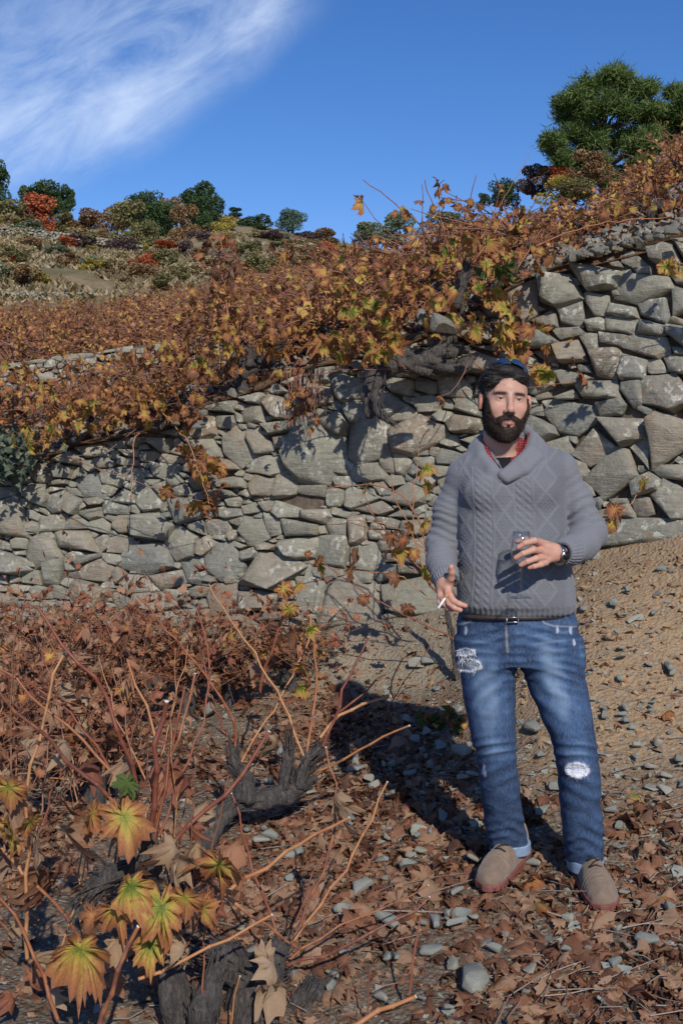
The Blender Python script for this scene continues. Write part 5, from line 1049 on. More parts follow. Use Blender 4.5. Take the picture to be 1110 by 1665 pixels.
top_vine('orange and yellow vine drooping its leaves over the wall at left', [
    ([(250, 700, 6.9), (255, 670, 6.95), (240, 640, 7.0), (260, 610, 7.0)], [.05, .045, .04, .02]), ([(250, 665, 6.9), (290, 650, 6.85), (315, 640, 6.8)], [.035, .03, .018])],
    [([(250, 690, 6.8), (219, 705, 6.7), (216, 750, 6.65), (213, 812, 6.6)], .004, .003), ([(230, 690, 6.8), (170, 740, 6.7), (110, 742, 6.7)], .003, .002), ([(262, 670, 6.8), (310, 720, 6.6), (340, 820, 6.5)], .004, .002), ([(110, 742, 6.7), (200, 775, 6.6), (290, 810, 6.5), (330, 815, 6.5)], .003, .0018)],
    [(250, 600, 60, 50, 60, 18, [Mx, Ru, Mx]), (200, 640, 60, 30, 40, 18, [Mx, Ru]), (300, 640, 60, 40, 50, 18, [Mx, Ru, Mx]), (230, 670, 50, 22, 20, 20, [Mx, Ru]), (300, 680, 14, 24, 8, 22, [Mx]), (320, 735, 26, 14, 7, 26, [Mx, Ru]), (338, 775, 26, 34, 16, 28, [Mx, Mx, Ru]), (335, 820, 24, 16, 12, 28, [Ru, Mx]), (272, 806, 8, 14, 4, 22, [Mx]), (295, 820, 10, 8, 3, 18, [Ru])], 340, 6.8, on_upper(250, 690))
top_vine('yellowing vine spreading over the left end of the wall', [([(120, 720, 7.2), (115, 690, 7.2), (100, 665, 7.2)], [.04, .035, .02])],
    [([(100, 670, 7.2), (60, 640, 7.1), (20, 610, 7.1)], .004, .002), ([(105, 670, 7.2), (150, 640, 7.1), (180, 600, 7.1)], .004, .002)],
    [(60, 660, 60, 40, 34, 20, [Mx, Ru]), (140, 670, 60, 30, 30, 20, [Mx, Y_]), (50, 715, 30, 12, 12, 20, [Y_]), (100, 700, 40, 20, 16, 20, [Mx, Y_]), (20, 620, 40, 30, 20, 18, [Ru, Mx]), (130, 620, 60, 40, 36, 18, [Ru, Mx])], 360, 7.1, on_upper(115, 715))
top_vine('yellow-leafed sprig entering from the right edge above the wall', [([(1170, 460, 5.3), (1160, 430, 5.3)], [.02, .014])], [([(1165, 440, 5.3), (1120, 425, 5.3), (1080, 430, 5.3)], .003, .002)], [(1098, 436, 22, 12, 7, 26, [Y_])], 365, 5.3, on_upper(1165, 440, 5.3))
top_vine('rust vine on the slope above the wall at the right edge', [([(1060, 370, 6.9), (1055, 345, 6.9), (1040, 335, 6.9)], [.03, .026, .016]), ([(1090, 380, 6.8), (1075, 350, 6.85), (1068, 330, 6.9)], [.03, .024, .016])], [([(1055, 345, 6.9), (1000, 320, 6.9), (960, 330, 6.9)], .004, .002), ([(1068, 335, 6.9), (1050, 270, 6.9)], .003, .002)], [(1040, 340, 60, 24, 26, 18, [Ru, Mx]), (1080, 320, 40, 30, 24, 18, [Mx, Ru]), (960, 375, 60, 30, 20, 18, [Ru, Mx])], 370, 6.9, on_upper(1070, 375))
# --- red dry tendrils hanging over the wall
t = thing('dead_shoots', 'bunch of dead red shoots hanging down the wall face below the vine', 'dead shoots', at(490, 600, 6.55))
for k in range(34):
    x = rgn.normal(492, 13); y1 = rgn.uniform(640, 700); a = at(x + rgn.normal(0, 6), 598, 6.5); b = at(x + rgn.normal(0, 8), y1, 6.42); add_mesh('shoot', tube(wiggle(a, b, 7, rgn, .05), np.linspace(.003, .0015, 7), 4, cap=False), CANE_RED, t)
for k in range(26): px_leaf(t, rgn.normal(492, 14), rgn.uniform(630, 700), 6.4, rgn.uniform(9, 16), LEAF_RUST, 'c')
# --- young shoots trailing in front of the wall beside the man
t = thing('grapevine', 'sparse vine with red canes and few leaves against the wall left of the man', 'grapevine', on_lower(742, 1095))
trunk(t, [(745, 1120, 5.6), (738, 1060, 5.62), (728, 1000, 5.65), (712, 960, 5.68)], [.012, .013, .011, .007], 400)
for pts, r0, r1 in [([(738, 1040, 5.6), (680, 1010, 5.6), (630, 990, 5.6), (560, 940, 5.6), (515, 910, 5.65)], .005, .0025), ([(712, 965, 5.6), (680, 920, 5.6), (640, 880, 5.6), (600, 830, 5.65), (585, 815, 5.65)], .0055, .003), ([(690, 930, 5.6), (668, 870, 5.6), (676, 760, 5.65), (678, 720, 5.65)], .004, .002), ([(700, 950, 5.6), (690, 860, 5.6), (655, 800, 5.6), (600, 786, 5.65), (530, 794, 5.7)], .005, .003),
                    ([(640, 880, 5.6), (590, 848, 5.6), (530, 853, 5.65)], .003, .002), ([(700, 900, 5.6), (650, 855, 5.6), (560, 845, 5.6)], .003, .002), ([(690, 890, 5.6), (640, 815, 5.6), (636, 770, 5.6)], .004, .002), ([(700, 975, 5.6), (660, 935, 5.6), (600, 930, 5.6), (545, 925, 5.6)], .003, .002), ([(680, 930, 5.6), (640, 910, 5.6), (590, 800, 5.6)], .0035, .002)]: cane(t, px_path(pts), r0, r1, rgn, CANE_RED, False, 5)
for q in [(693, 770, 5.55, 26, Y_), (695, 795, 5.55, 22, Y_), (598, 795, 5.6, 18, Y_), (652, 905, 5.55, 30, Mx), (668, 860, 5.55, 18, Mx), (690, 855, 5.55, 20, Y_), (636, 880, 5.5, 26, Ru), (625, 905, 5.5, 16, Ru), (577, 905, 5.5, 20, Ru), (570, 935, 5.5, 30, Ru), (522, 930, 5.5, 26, Y_), (520, 915, 5.5, 20, Mx), (640, 945, 5.5, 26, Dr), (690, 935, 5.5, 24, Y_), (662, 995, 5.45, 20, Ru), (590, 980, 5.45, 20, Mx), (655, 885, 5.5, 24, Ru), (700, 940, 5.5, 20, Mx), (500, 905, 5.6, 14, Mx), (672, 905, 5.5, 20, Ru)]: px_leaf(t, q[0], q[1], q[2], q[3], q[4])
t = thing('grapevine', 'small shoot with two leaves against the wall right of the man\'s elbow', 'grapevine', at(960, 900, 5.35))
for pts, r0, r1 in [([(960, 900, 5.35), (985, 850, 5.2), (1015, 835, 5.2), (1036, 800, 5.25)], .004, .002), ([(985, 850, 5.2), (980, 880, 5.2)], .003, .002)]: cane(t, px_path(pts), r0, r1, rgn, CANE_RED, False, 5)
for q in [(998, 838, 5.1, 30, Ru), (996, 858, 5.1, 22, Y_), (1046, 790, 5.2, 20, Mx)]: px_leaf(t, *q)
t = thing('weed', 'small green and rust trailing weed on the ground left of the man\'s knee', 'weed', on_lower(725, 1190))
for k in range(46): p = on_lower(rgn.normal(722, 24), rgn.normal(1182, 9)); leaf(t, p + Vector((0, 0, .03)), rgn.uniform(.04, .07), LEAF_GRN if rgn.random() < .75 else Ru, rgn, 's', 1.2)
t = thing('broadleaf_bush', 'grey-green leafy bush at the left edge on top of the wall', 'bush', on_upper(15, 760))
n_ = 420; P = np.array([list(at(rgn.normal(8, 26), rgn.normal(742, 22), 7.2 + rgn.uniform(-.25, .2))) for _ in range(n_)]); P -= np.array(t.location)
merge('foliage', SL, P, rot_mats(rgn, n_, 2.2), rgn.uniform(.035, .075, n_), LEAF_GREY, t, 'stuff', rgn)
add_mesh('stems', join([tube(wiggle(t.location, Vector(P[i]) + t.location, 5, rgn, .05), np.linspace(.005, .002, 5), 4, cap=False) for i in range(0, 400, 16)]), CANE_THIN, t, 'stuff')
# ------------------------------------------------------------------ the man: implicit surfaces meshed by surface nets
def A3(v): return np.array(v, float)
def sph(P, c, r): return np.linalg.norm(P - A3(c), axis=-1) - r
def ell(P, c, r):
    q = P - A3(c); r = A3(r); k0 = np.linalg.norm(q / r, axis=-1); k1 = np.linalg.norm(q / (r * r), axis=-1) + 1e-9; return k0 * (k0 - 1) / k1
def cap(P, a, b, ra, rb=None):
    a, b = A3(a), A3(b); rb = ra if rb is None else rb; ab = b - a; t = np.clip(((P - a) @ ab) / (ab @ ab), 0, 1)
    return np.linalg.norm(P - a - t[..., None] * ab, axis=-1) - (ra + (rb - ra) * t)
def smin(a, b, k):
    h = np.clip(.5 + .5 * (b - a) / k, 0, 1); return b + (a - b) * h - k * h * (1 - h)
def smax(a, b, k): return -smin(-a, -b, k)
def chain(P, pts, k=.012):
    d = None
    for (a, ra), (b, rb) in zip(pts[:-1], pts[1:]):
        e = cap(P, a, b, ra, rb); d = e if d is None else smin(d, e, k)
    return d
def loft(P, rows, n=2.4, k=.01):
    """rows: (pxL, pxR, py, Y, half depth) read off the outline; horizontal sections"""
    Rw = []
    for L_, R_, py, Y, b in rows: a = at(L_, py, Y); c = at(R_, py, Y); Rw.append((a.z, (a.x + c.x) / 2, Y, (c.x - a.x) / 2, b))
    Rw = np.array(sorted(Rw)); z = P[..., 2]; g = [np.interp(z, Rw[:, 0], Rw[:, i]) for i in range(1, 5)]
    q = ((np.abs(P[..., 0] - g[0]) / g[2]) ** n + (np.abs(P[..., 1] - g[1]) / g[3]) ** n) ** (1 / n)
    d = (q - 1) * np.minimum(g[2], g[3]); return smax(smax(d, z - Rw[-1, 0], k), Rw[0, 0] - z, k)
def nets(f, lo, hi, h, lip=1.6):
    lo, hi = A3(lo), A3(hi); nb = np.ceil((hi - lo) / h / 8).astype(int) + 1; n = nb * 8
    I = np.stack(np.meshgrid(*[np.arange(b) for b in nb], indexing='ij'), -1).reshape(-1, 3); C = lo + (I * 8 + 3.5) * h
    d = np.concatenate([f(C[i:i + 200000]) for i in range(0, len(C), 200000)]); act = np.abs(d) < 8 * h * .87 * lip
    V = np.empty((nb[0], 8, nb[1], 8, nb[2], 8), np.float32); V[:] = np.where(d > 0, 1, -1).reshape(nb)[:, None, :, None, :, None]
    O = np.stack(np.meshgrid(*[np.arange(8)] * 3, indexing='ij'), -1).reshape(-1, 3); IA = I[act]
    for s in range(0, len(IA), 400):
        ia = IA[s:s + 400]; P = lo + ((ia * 8)[:, None] + O[None]) * h; v = f(P.reshape(-1, 3)).reshape(len(ia), 8, 8, 8)
        for q in range(len(ia)): V[ia[q, 0], :, ia[q, 1], :, ia[q, 2], :] = v[q]
    V = V.reshape(n); S = V < 0
    cnt = np.zeros(n - 1, np.int8)
    for a in (0, 1):
        for b in (0, 1):
            for c in (0, 1): cnt += S[a:n[0] - 1 + a, b:n[1] - 1 + b, c:n[2] - 1 + c]
    cells = np.argwhere((cnt > 0) & (cnt < 8)); idx = np.full(n - 1, -1, np.int32); idx[tuple(cells.T)] = np.arange(len(cells))
    acc = np.zeros((len(cells), 3)); w = np.zeros(len(cells)); cor = [(a, b, c) for a in (0, 1) for b in (0, 1) for c in (0, 1)]
    for p in cor:
        for ax in range(3):
            if p[ax]: continue
            q = list(p); q[ax] = 1; vp = V[tuple((cells + p).T)]; vq = V[tuple((cells + q).T)]; m = (vp < 0) != (vq < 0)
            t = np.where(m, vp / np.where(m, vp - vq, 1), 0); pt = np.tile(A3(p), (len(cells), 1)); pt[:, ax] = t
            acc += pt * m[:, None]; w += m
    verts = lo + (cells + acc / w[:, None]) * h; F = []
    for ax in range(3):
        u, v = (ax + 1) % 3, (ax + 2) % 3; a = [slice(1, n[k] - 1) for k in range(3)]; a[ax] = slice(0, n[ax] - 1); b = list(a); b[ax] = slice(1, n[ax])
        s0, s1 = S[tuple(a)], S[tuple(b)]; e = np.argwhere(s0 != s1)
        if not len(e): continue
        fl = s0[tuple(e.T)]; e = e + [0 if k == ax else 1 for k in range(3)]; du = np.zeros(3, int); du[u] = 1; dv = np.zeros(3, int); dv[v] = 1
        q = np.stack([idx[tuple((e - du - dv).T)], idx[tuple((e - dv).T)], idx[tuple(e.T)], idx[tuple((e - du).T)]], -1); q[~fl] = q[~fl][:, ::-1]; F.append(q)
    F = np.vstack(F); u_, inv_ = np.unique(F, return_inverse=True); return verts[u_], inv_.reshape(F.shape)
def vnormals(V, F):
    n = np.cross(V[F[:, 2]] - V[F[:, 0]], V[F[:, 3]] - V[F[:, 1]]); N = np.zeros_like(V)
    for k in range(4): np.add.at(N, F[:, k], n)
    return N / (np.linalg.norm(N, axis=1)[:, None] + 1e-12)
def smooth_v(V, F, it=1, lam=.5):
    for _ in range(it):
        acc = np.zeros_like(V); w = np.zeros(len(V))
        for k in range(4):
            a, b = F[:, k], F[:, (k + 1) % 4]; np.add.at(acc, a, V[b]); np.add.at(acc, b, V[a]); np.add.at(w, a, 1); np.add.at(w, b, 1)
        V = V + lam * (acc / np.maximum(w, 1)[:, None] - V)
    return V

MAN = np.array(at(880, 1440, 3.72)); MAN[2] = .05
man = thing('person', 'bearded man in grey cable-knit sweater and ripped blue jeans, holding a glass and cigarette', 'person', MAN)
def mesh_part(name, V, F, mat_, parent=None, cols=None, kind=None):
    me = mesh_np(name, V - MAN, F)
    if cols is not None: set_col(me, 'col', np.hstack([cols, np.ones((len(cols), 1))]))
    return link(name, me, mat_, parent or man, kind)
def wpt(px, py, Y): return np.array(at(px, py, Y))

# --- materials
s = M('skin'); ca_, _, _, _ = s.attr('col'); n_ = s.noise(120, 4, .6); c = s.mix(s.maprange(n_, .3, .7, 0, .12), ca_, (.30, .12, .08)); s.P(Base_Color=c, Roughness=.48, Specular_IOR_Level=.35, Subsurface_Weight=.12, Subsurface_Radius=(.012, .005, .003), Subsurface_Scale=.6); s.bump(s.noise(400, 3), .15, .001); SKIN = s.m
s = M('grey_wool'); ca_, _, _, _ = s.attr('col'); n_ = s.noise(260, 4, .7); wv = s.t.nodes.new('ShaderNodeTexWave'); wv.inputs['Scale'].default_value = 70; wv.bands_direction = 'Z'; wv.inputs['Distortion'].default_value = 1.2; s.t.links.new(s.tc.outputs['Object'], wv.inputs[0])
c = s.mix(s.maprange(n_, .3, .7, 0, .35), ca_, s.mix(.5, ca_, (.34, .35, .38))); s.P(Base_Color=c, Roughness=.95, Specular_IOR_Level=.1, Sheen_Weight=.15, Sheen_Roughness=.5); s.bump(s.math('ADD', n_, s.math('MULTIPLY', wv.outputs[1], .5)), .5, .0022); WOOL = s.m
s = M('blue_denim'); ca_, _, _, _ = s.attr('col'); n_ = s.noise(240, 4, .7, vec=s.mapping((1, 1, .25))); c = s.mix(s.maprange(n_, .35, .7, 0, .22), ca_, (.30, .40, .55)); s.P(Base_Color=c, Roughness=.85, Specular_IOR_Level=.15); s.bump(n_, .35, .0015); DENIM = s.m
s = M('red_plaid_cotton'); ca_, _, _, _ = s.attr('col'); s.P(Base_Color=ca_, Roughness=.85, Specular_IOR_Level=.2); PLAID = s.m
s = M('taupe_suede'); n_ = s.noise(35, 5, .65); n2 = s.noise(300, 3); c = s.mix(s.maprange(n_, .3, .7), (.165, .12, .085), (.25, .185, .135)); s.P(Base_Color=c, Roughness=.95, Specular_IOR_Level=.1, Sheen_Weight=.3); s.bump(n2, .4, .001); SUEDE = s.m
RUBBER = m_plain('red_brown_rubber', (.20, .075, .062), .7, .3, 60, .25); LACE = m_plain('dark_lace', (.03, .025, .022), .9); HAIRM = m_plain('black_hair', (.012, .009, .008), .55, .3, 150, .4, bump=.6, bd=.003); BEARDM = m_plain('dark_brown_beard', (.040, .026, .018), .65, .35, 150, .4, bump=.5, bd=.002)
STEEL = m_plain('brushed_steel', (.45, .45, .45), .3, .5, 200, .2, 1.0); BLACKP = m_plain('black_plastic', (.012, .012, .013), .25, .5); PAPER = m_plain('white_cigarette_paper', (.75, .73, .69), .8); CORK = m_plain('orange_filter_paper', (.55, .28, .10), .8, nscale=300); LEATHER = m_plain('dark_belt_leather', (.04, .03, .025), .5)
s = M('navy_lens'); s.P(Base_Color=(.02, .045, .11), Roughness=.12, Specular_IOR_Level=.8); LENS = s.m
s = M('thin_clear_glass'); tr = s.t.nodes.new('ShaderNodeBsdfTransparent'); tr.inputs[0].default_value = (.975, .985, .985, 1); gl = s.t.nodes.new('ShaderNodeBsdfGlossy'); gl.inputs['Roughness'].default_value = .08; lw = s.t.nodes.new('ShaderNodeLayerWeight'); lw.inputs[0].default_value = .5
mx = s.t.nodes.new('ShaderNodeMixShader'); s.t.links.new(s.math('ADD', s.math('MULTIPLY', s.math('POWER', lw.outputs[1], 2.0), .75), .06, True), mx.inputs[0]); s.t.links.new(tr.outputs[0], mx.inputs[1]); s.t.links.new(gl.outputs[0], mx.inputs[2]); s.t.links.new(mx.outputs[0], s.out.inputs[0]); GLASS = s.m
s = M('eye'); s.P(Base_Color=s.attr('col')[0], Roughness=.1); EYE = s.m

# --- sweater
TORSO = [(760, 898, 735, 3.735, .085), (746, 912, 752, 3.73, .105), (739, 917, 772, 3.725, .118), (738, 918, 800, 3.72, .125), (741, 919, 840, 3.715, .130), (744, 922, 880, 3.71, .138), (743, 927, 920, 3.705, .145), (742, 933, 955, 3.70, .150), (742, 935, 978, 3.70, .150), (748, 934, 992, 3.70, .140), (756, 931, 1001, 3.70, .128)]
SH_L, SH_R = wpt(755, 775, 3.735), wpt(908, 763, 3.735); NB = wpt(822, 728, 3.76)
ARM_L = [(SH_L, .060), (wpt(732, 830, 3.745), .052), (wpt(719, 884, 3.745), .050), (wpt(717, 915, 3.65), .043), (wpt(724, 938, 3.565), .038), (wpt(727, 947, 3.55), .036)]
ARM_R = [(SH_R, .060), (wpt(934, 815, 3.74), .054), (wpt(957, 866, 3.71), .055), (wpt(946, 884, 3.62), .048), (wpt(925, 896, 3.53), .040), (wpt(913, 899, 3.495), .038)]
def torso_f(P):
    d = loft(P, TORSO, 2.35, .03)
    d = smin(d, chain(P, [(SH_L, .058), (NB, .066), (SH_R, .058)], .02), .03); d = smin(d, ell(P, wpt(790, 800, 3.63), (.07, .05, .06)), .03); return smin(d, ell(P, wpt(868, 798, 3.63), (.07, .05, .06)), .03)
def rings(P, pts, per, amp, f0, f1):
    """fold rings across a sleeve, strongest near the bend"""
    out = 0
    for (a, _), (b, _), w in zip(pts[:-1], pts[1:], f0):
        ab = b - a; L_ = np.linalg.norm(ab); t = ((P - a) @ ab) / (L_ * L_); m = sstep(-.15, .15, t) * sstep(1.15, .85, t) * w; near = sstep(.12, .07, cap(P, a, b, .0))
        out = out + m * near * np.sin(t * L_ / per * 2 * math.pi + 2.2 * vnoise(P, 16, 5) + f1) * amp
    return out
COL_L = [(wpt(822, 700, 3.81), .016), (wpt(790, 706, 3.79), .017), (wpt(777, 720, 3.74), .018), (wpt(783, 742, 3.668), .018), (wpt(799, 762, 3.622), .018), (wpt(818, 776, 3.602), .014)]
COL_L2 = [(wpt(785, 716, 3.79), .015), (wpt(768, 730, 3.74), .016), (wpt(776, 754, 3.668), .017), (wpt(796, 773, 3.620), .016), (wpt(812, 780, 3.604), .012)]
COL_R = [(wpt(822, 700, 3.81), .016), (wpt(853, 698, 3.79), .017), (wpt(866, 711, 3.735), .018), (wpt(862, 732, 3.66), .018), (wpt(843, 752, 3.615), .018), (wpt(816, 772, 3.592), .015)]
COL_R2 = [(wpt(862, 706, 3.79), .015), (wpt(878, 722, 3.735), .017), (wpt(874, 744, 3.655), .018), (wpt(853, 764, 3.61), .018), (wpt(824, 779, 3.592), .014)]
def vcut(P):   # the V of the neck
    px, py = proj_np(P); l = (px - (778 + (py - 700) * .62)) * .002; r = ((868 - (py - 700) * .68) - px) * .002; return -np.minimum(np.minimum(l, r), np.minimum((774 - py) * .002, 3.76 - P[..., 1]))
def sweater_f(P):
    d = smax(torso_f(P), -vcut(P), .006)
    d = smax(d, -cap(P, wpt(820, 640, 3.74), wpt(821, 738, 3.72), .064, .06), .01)
    d = smin(d, chain(P, ARM_L, .03) - rings(P, ARM_L, .026, .0035, [.25, .6, 1, 1, .3], 0), .014); d = smin(d, chain(P, ARM_R, .03) - rings(P, ARM_R, .028, .004, [.25, .6, 1, .9, .2], 1), .014)
    c = smin(smin(chain(P, COL_L, .01), chain(P, COL_L2, .01), .02), smin(chain(P, COL_R, .01), chain(P, COL_R2, .01), .02), .003); d = smin(d, c, .008)
    for AA in (ARM_L, ARM_R):      # cut the sleeve off at the cuff
        e, q = AA[-1][0], AA[-2][0]; n_ = (e - q) / np.linalg.norm(e - q); near = np.linalg.norm(P - e, axis=-1) - .08; d = np.maximum(d, -np.maximum(-((P - e) @ n_) + .0, near))
        d = smax(d, -cap(P, q, e + n_ * .05, .026, .028), .003)
    return d
lo = wpt(680, 1010, 3.75) - [.02, .32, .02]; lo[1] = 3.42; hi = wpt(1000, 680, 3.75) + [.02, 0, .02]; hi[1] = 3.92
V, F = nets(sweater_f, lo, hi, .0030); V = smooth_v(V, F, 1, .4); N = vnormals(V, F)
px, py = proj_np(V); torso_mask = sstep(.012, .0, torso_f(V)) * sstep(3.74, 3.70, V[:, 1]) * (1 - sstep(.014, .002, np.minimum(np.minimum(chain(V, COL_L), chain(V, COL_R)), np.minimum(chain(V, COL_L2), chain(V, COL_R2)))))
wx = px + 2.2 * np.sin(py / 37.0) ; torso_mask = torso_mask * sstep(996, 984, py) * sstep(742, 750, px) * sstep(925, 912, px)
H = np.zeros(len(V))
def bumpf(x, w): return np.exp(-(x / w) ** 2)
for xc in (777.5, 792, 843, 857.5):
    u = (wx - xc) / 6.0; H += (np.abs(u) < 1) * (.55 + .45 * np.cos(2 * math.pi * (py / 12.5 - u * .42))) * np.sqrt(np.clip(1 - u * u, 0, 1)) * 1.15
for xb in (769.5, 785, 800.5, 835, 850, 866): H += .75 * bumpf(wx - xb, 1.7) - .0
for xc, A_, ph in ((754, 13, 0), (818, 15.5, 18), (887, 18, 4)):
    P_ = 46.0; tri = np.abs(((py + ph) / P_ % 1) * 2 - 1) * A_; du = np.abs(wx - xc); band = du < A_ + 3
    H += band * (1.0 * bumpf(du - tri, 2.3) + .45 * bumpf(du - tri - 3.5, 1.5) )
    inside = (du < tri - 3); g1 = np.sin((wx + py) / 7.0 * math.pi); g2 = np.sin((wx - py) / 7.0 * math.pi); H += inside * (.4 * np.exp(-(g1 / .45) ** 2) + .4 * np.exp(-(g2 / .45) ** 2))
V = V + N * (H * torso_mask * .0027)[:, None]
# ribbing on cuffs and hem, folds of the body
hem = sstep(984, 990, py) * (torso_f(V) < .012); V = V + N * (hem * .0014 * np.sin(px / 4.2 * math.pi))[:, None]
for AA in (ARM_L, ARM_R):
    e, q = AA[-1][0], AA[-2][0]; ax = (e - q) / np.linalg.norm(e - q); r_ = V - e; t = r_ @ ax; o = r_ - t[:, None] * ax; near = (np.linalg.norm(o, axis=1) < .06) & (t > -.055) & (t < .03); b1 = np.cross(ax, [0, 0, 1.]); b1 /= np.linalg.norm(b1); b2 = np.cross(ax, b1)
    V = V + N * (near * .0016 * np.sin(np.arctan2(o @ b1, o @ b2) * 26))[:, None]
fold = fbm(V * [5, 5, 16], 1.0, 3, 131) * .006 * sstep(870, 960, py) + fbm(V * [9, 9, 9], 1.0, 3, 133) * .004; fold += .006 * sstep(940, 985, py) * np.sin((py - .12 * np.abs(px - 840)) / 9.0) * sstep(.03, .0, torso_f(V)) * sstep(930, 950, py) * .6
V = V + N * fold[:, None]
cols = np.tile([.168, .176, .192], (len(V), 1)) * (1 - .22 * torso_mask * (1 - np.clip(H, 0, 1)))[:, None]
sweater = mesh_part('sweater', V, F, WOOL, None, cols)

# --- shirt at the neck
def shirt_f(P):
    d = torso_f(P) + .016; px_, py_ = proj_np(P); box = np.maximum(np.maximum(765 - px_, px_ - 880), np.maximum(700 - py_, py_ - 800)) * .002; d = smax(d, box, .004)
    ring = smin(chain(P, [(wpt(788, 706, 3.80), .008), (wpt(784, 714, 3.745), .009), (wpt(792, 738, 3.665), .009), (wpt(810, 762, 3.622), .008)]), chain(P, [(wpt(856, 702, 3.80), .008), (wpt(861, 709, 3.735), .009), (wpt(851, 735, 3.66), .009), (wpt(826, 760, 3.618), .008)]), .002)
    return smin(d, ring, .004)
V, F = nets(shirt_f, wpt(760, 805, 3.55) - [.01, 0, 0], np.maximum(wpt(885, 690, 3.85), 0) + [.01, 0, .01], .0035); px, py = proj_np(V)
tee = ((np.abs(px - 816) < 14 - (py - 745) * .3) & (py > 728)); pl = ((np.sin(px * 1.5) > .45) | (np.sin(py * 1.5) > .5)); c = np.where(pl[:, None], [.05, .02, .025], [.42, .05, .05]); c = np.where(tee[:, None], [.012, .012, .014], c)
mesh_part('shirt', V, F, PLAID, None, c)

# --- jeans
HIP = [(748, 930, 980, 3.70, .118), (746, 932, 995, 3.70, .122), (743, 937, 1010, 3.70, .126), (742, 942, 1040, 3.70, .130), (744, 946, 1075, 3.70, .118)]
LEG_L = [(743, 836, 1040, 3.705, .105), (746, 838, 1075, 3.705, .105), (749, 838, 1100, 3.70, .100), (756, 837, 1150, 3.695, .093), (766, 838, 1200, 3.69, .083), (774, 838, 1225, 3.69, .079), (779, 840, 1260, 3.705, .075), (784, 845, 1300, 3.73, .072), (788, 851, 1340, 3.77, .068), (794, 857, 1370, 3.80, .066), (798, 858, 1381, 3.81, .064)]
LEG_R = [(840, 944, 1040, 3.695, .108), (843, 947, 1075, 3.69, .108), (850, 950, 1100, 3.68, .103), (872, 958, 1150, 3.65, .095), (894, 967, 1200, 3.62, .086), (902, 971, 1230, 3.61, .082), (907, 974, 1260, 3.61, .078), (911, 975, 1300, 3.625, .074), (914, 977, 1340, 3.65, .070), (917, 979, 1370, 3.67, .068), (919, 979, 1396, 3.69, .066)]
CUF_L = [(797, 860, 1366, 3.80, .068), (798, 860, 1384, 3.81, .067)]; CUF_R = [(921, 979, 1392, 3.69, .067), (924, 976, 1413, 3.70, .066)]
def jeans_f(P):
    d = smin(loft(P, LEG_L, 2.2), loft(P, LEG_R, 2.2), .012); return smin(d, loft(P, HIP, 2.3), .03)
lo = wpt(735, 1415, 3.7) - [.01, 0, 0]; lo[1] = 3.5; hi = wpt(985, 975, 3.7); hi[1] = 3.92; hi[0] += .01
V, F = nets(jeans_f, lo, hi, .0034); N = vnormals(V, F); px, py = proj_np(V); legx = np.where(px < 838 + (py - 1090) * .1 + np.where(py > 1090, 15, 0), 0, 1)
# wrinkles: whiskers at the hips, breaks at the knees, stacking above the shoes
def ridged(Q, sc, o, sd): return 1 - 2 * np.abs(fbm(Q, sc, o, sd))
def wr(cx, cy, ang, wl, amp, rx, ry):
    a = R(ang); x = px - cx; y = py - cy; u = (x * math.sin(a) + y * math.cos(a)) + 3 * vnoise(V, 14, int(cx)); m = np.exp(-(x / rx) ** 2 - (y / ry) ** 2); return m * np.sin(u / wl * 2 * math.pi) * amp
D = wr(800, 1035, 14, 17, .0035, 48, 30) + wr(890, 1035, -14, 17, .0035, 52, 30) + wr(838, 1085, 0, 15, .0035, 30, 26) + wr(800, 1218, 8, 15, .0050, 40, 18) + wr(935, 1222, -6, 17, .0050, 42, 20) + wr(812, 1262, 25, 22, .003, 40, 26) + wr(940, 1280, -22, 22, .003, 40, 30)
D += wr(800, 1358, 12, 14, .003, 30, 20) + wr(845, 1345, -24, 19, .0035, 24, 26) + wr(925, 1378, 18, 15, .003, 26, 20) + wr(966, 1362, -28, 20, .0035, 24, 30) + wr(790, 1120, 40, 24, .003, 40, 40) + wr(880, 1130, -38, 26, .003, 45, 45) + wr(925, 1100, -14, 15, .003, 30, 40)
D += fbm(V * [10, 10, 22], 1, 4, 141) * .004 + .003 * ridged(V * [7, 7, 14], 1, 3, 143) * sstep(1180, 1300, py)
seam = bumpf(px - (821 + (py - 1005) * .06), 1.6) * (py < 1062) * (py > 1003); D += .0012 * seam
for (ax_, ay, bx, by) in ((878, 1003, 884, 1013), (884, 1013, 900, 1018), (900, 1018, 936, 1019), (768, 1003, 764, 1011), (764, 1011, 752, 1015), (752, 1015, 742, 1014)):
    ab = np.array([bx - ax_, by - ay]); t = np.clip(((px - ax_) * ab[0] + (py - ay) * ab[1]) / (ab @ ab), 0, 1); dd = np.hypot(px - ax_ - t * ab[0], py - ay - t * ab[1]); seam = np.maximum(seam, bumpf(dd, 1.2)); D += .0012 * bumpf(dd - 2, 2)
D *= sstep(3.80, 3.72, V[:, 1] - .0) * .6 + .4
V2 = V + N * D[:, None]
fade = .85 * np.exp(-((px - 792 - (py - 1130) * .12) / 24) ** 2 - ((py - 1140) / 75) ** 2) + .95 * np.exp(-((px - 903 - (py - 1110) * .28) / 22) ** 2 - ((py - 1110) / 80) ** 2) + .5 * np.exp(-((px - 806) / 20) ** 2 - ((py - 1225) / 18) ** 2) + .4 * np.exp(-((px - 940) / 20) ** 2 - ((py - 1222) / 14) ** 2)
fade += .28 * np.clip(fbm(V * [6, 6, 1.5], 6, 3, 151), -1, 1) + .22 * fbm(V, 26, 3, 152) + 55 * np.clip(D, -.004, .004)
fade += .35 * bumpf(((py - 1030) + np.abs(px - 838) * .12) % 14 - 7, 2.4) * np.exp(-((py - 1045) / 26) ** 2) * sstep(12, 34, np.abs(px - 838)) + .5 * bumpf(px - 943 - (py - 1050) * .1, 5) * bumpf(py - 1065, 22)
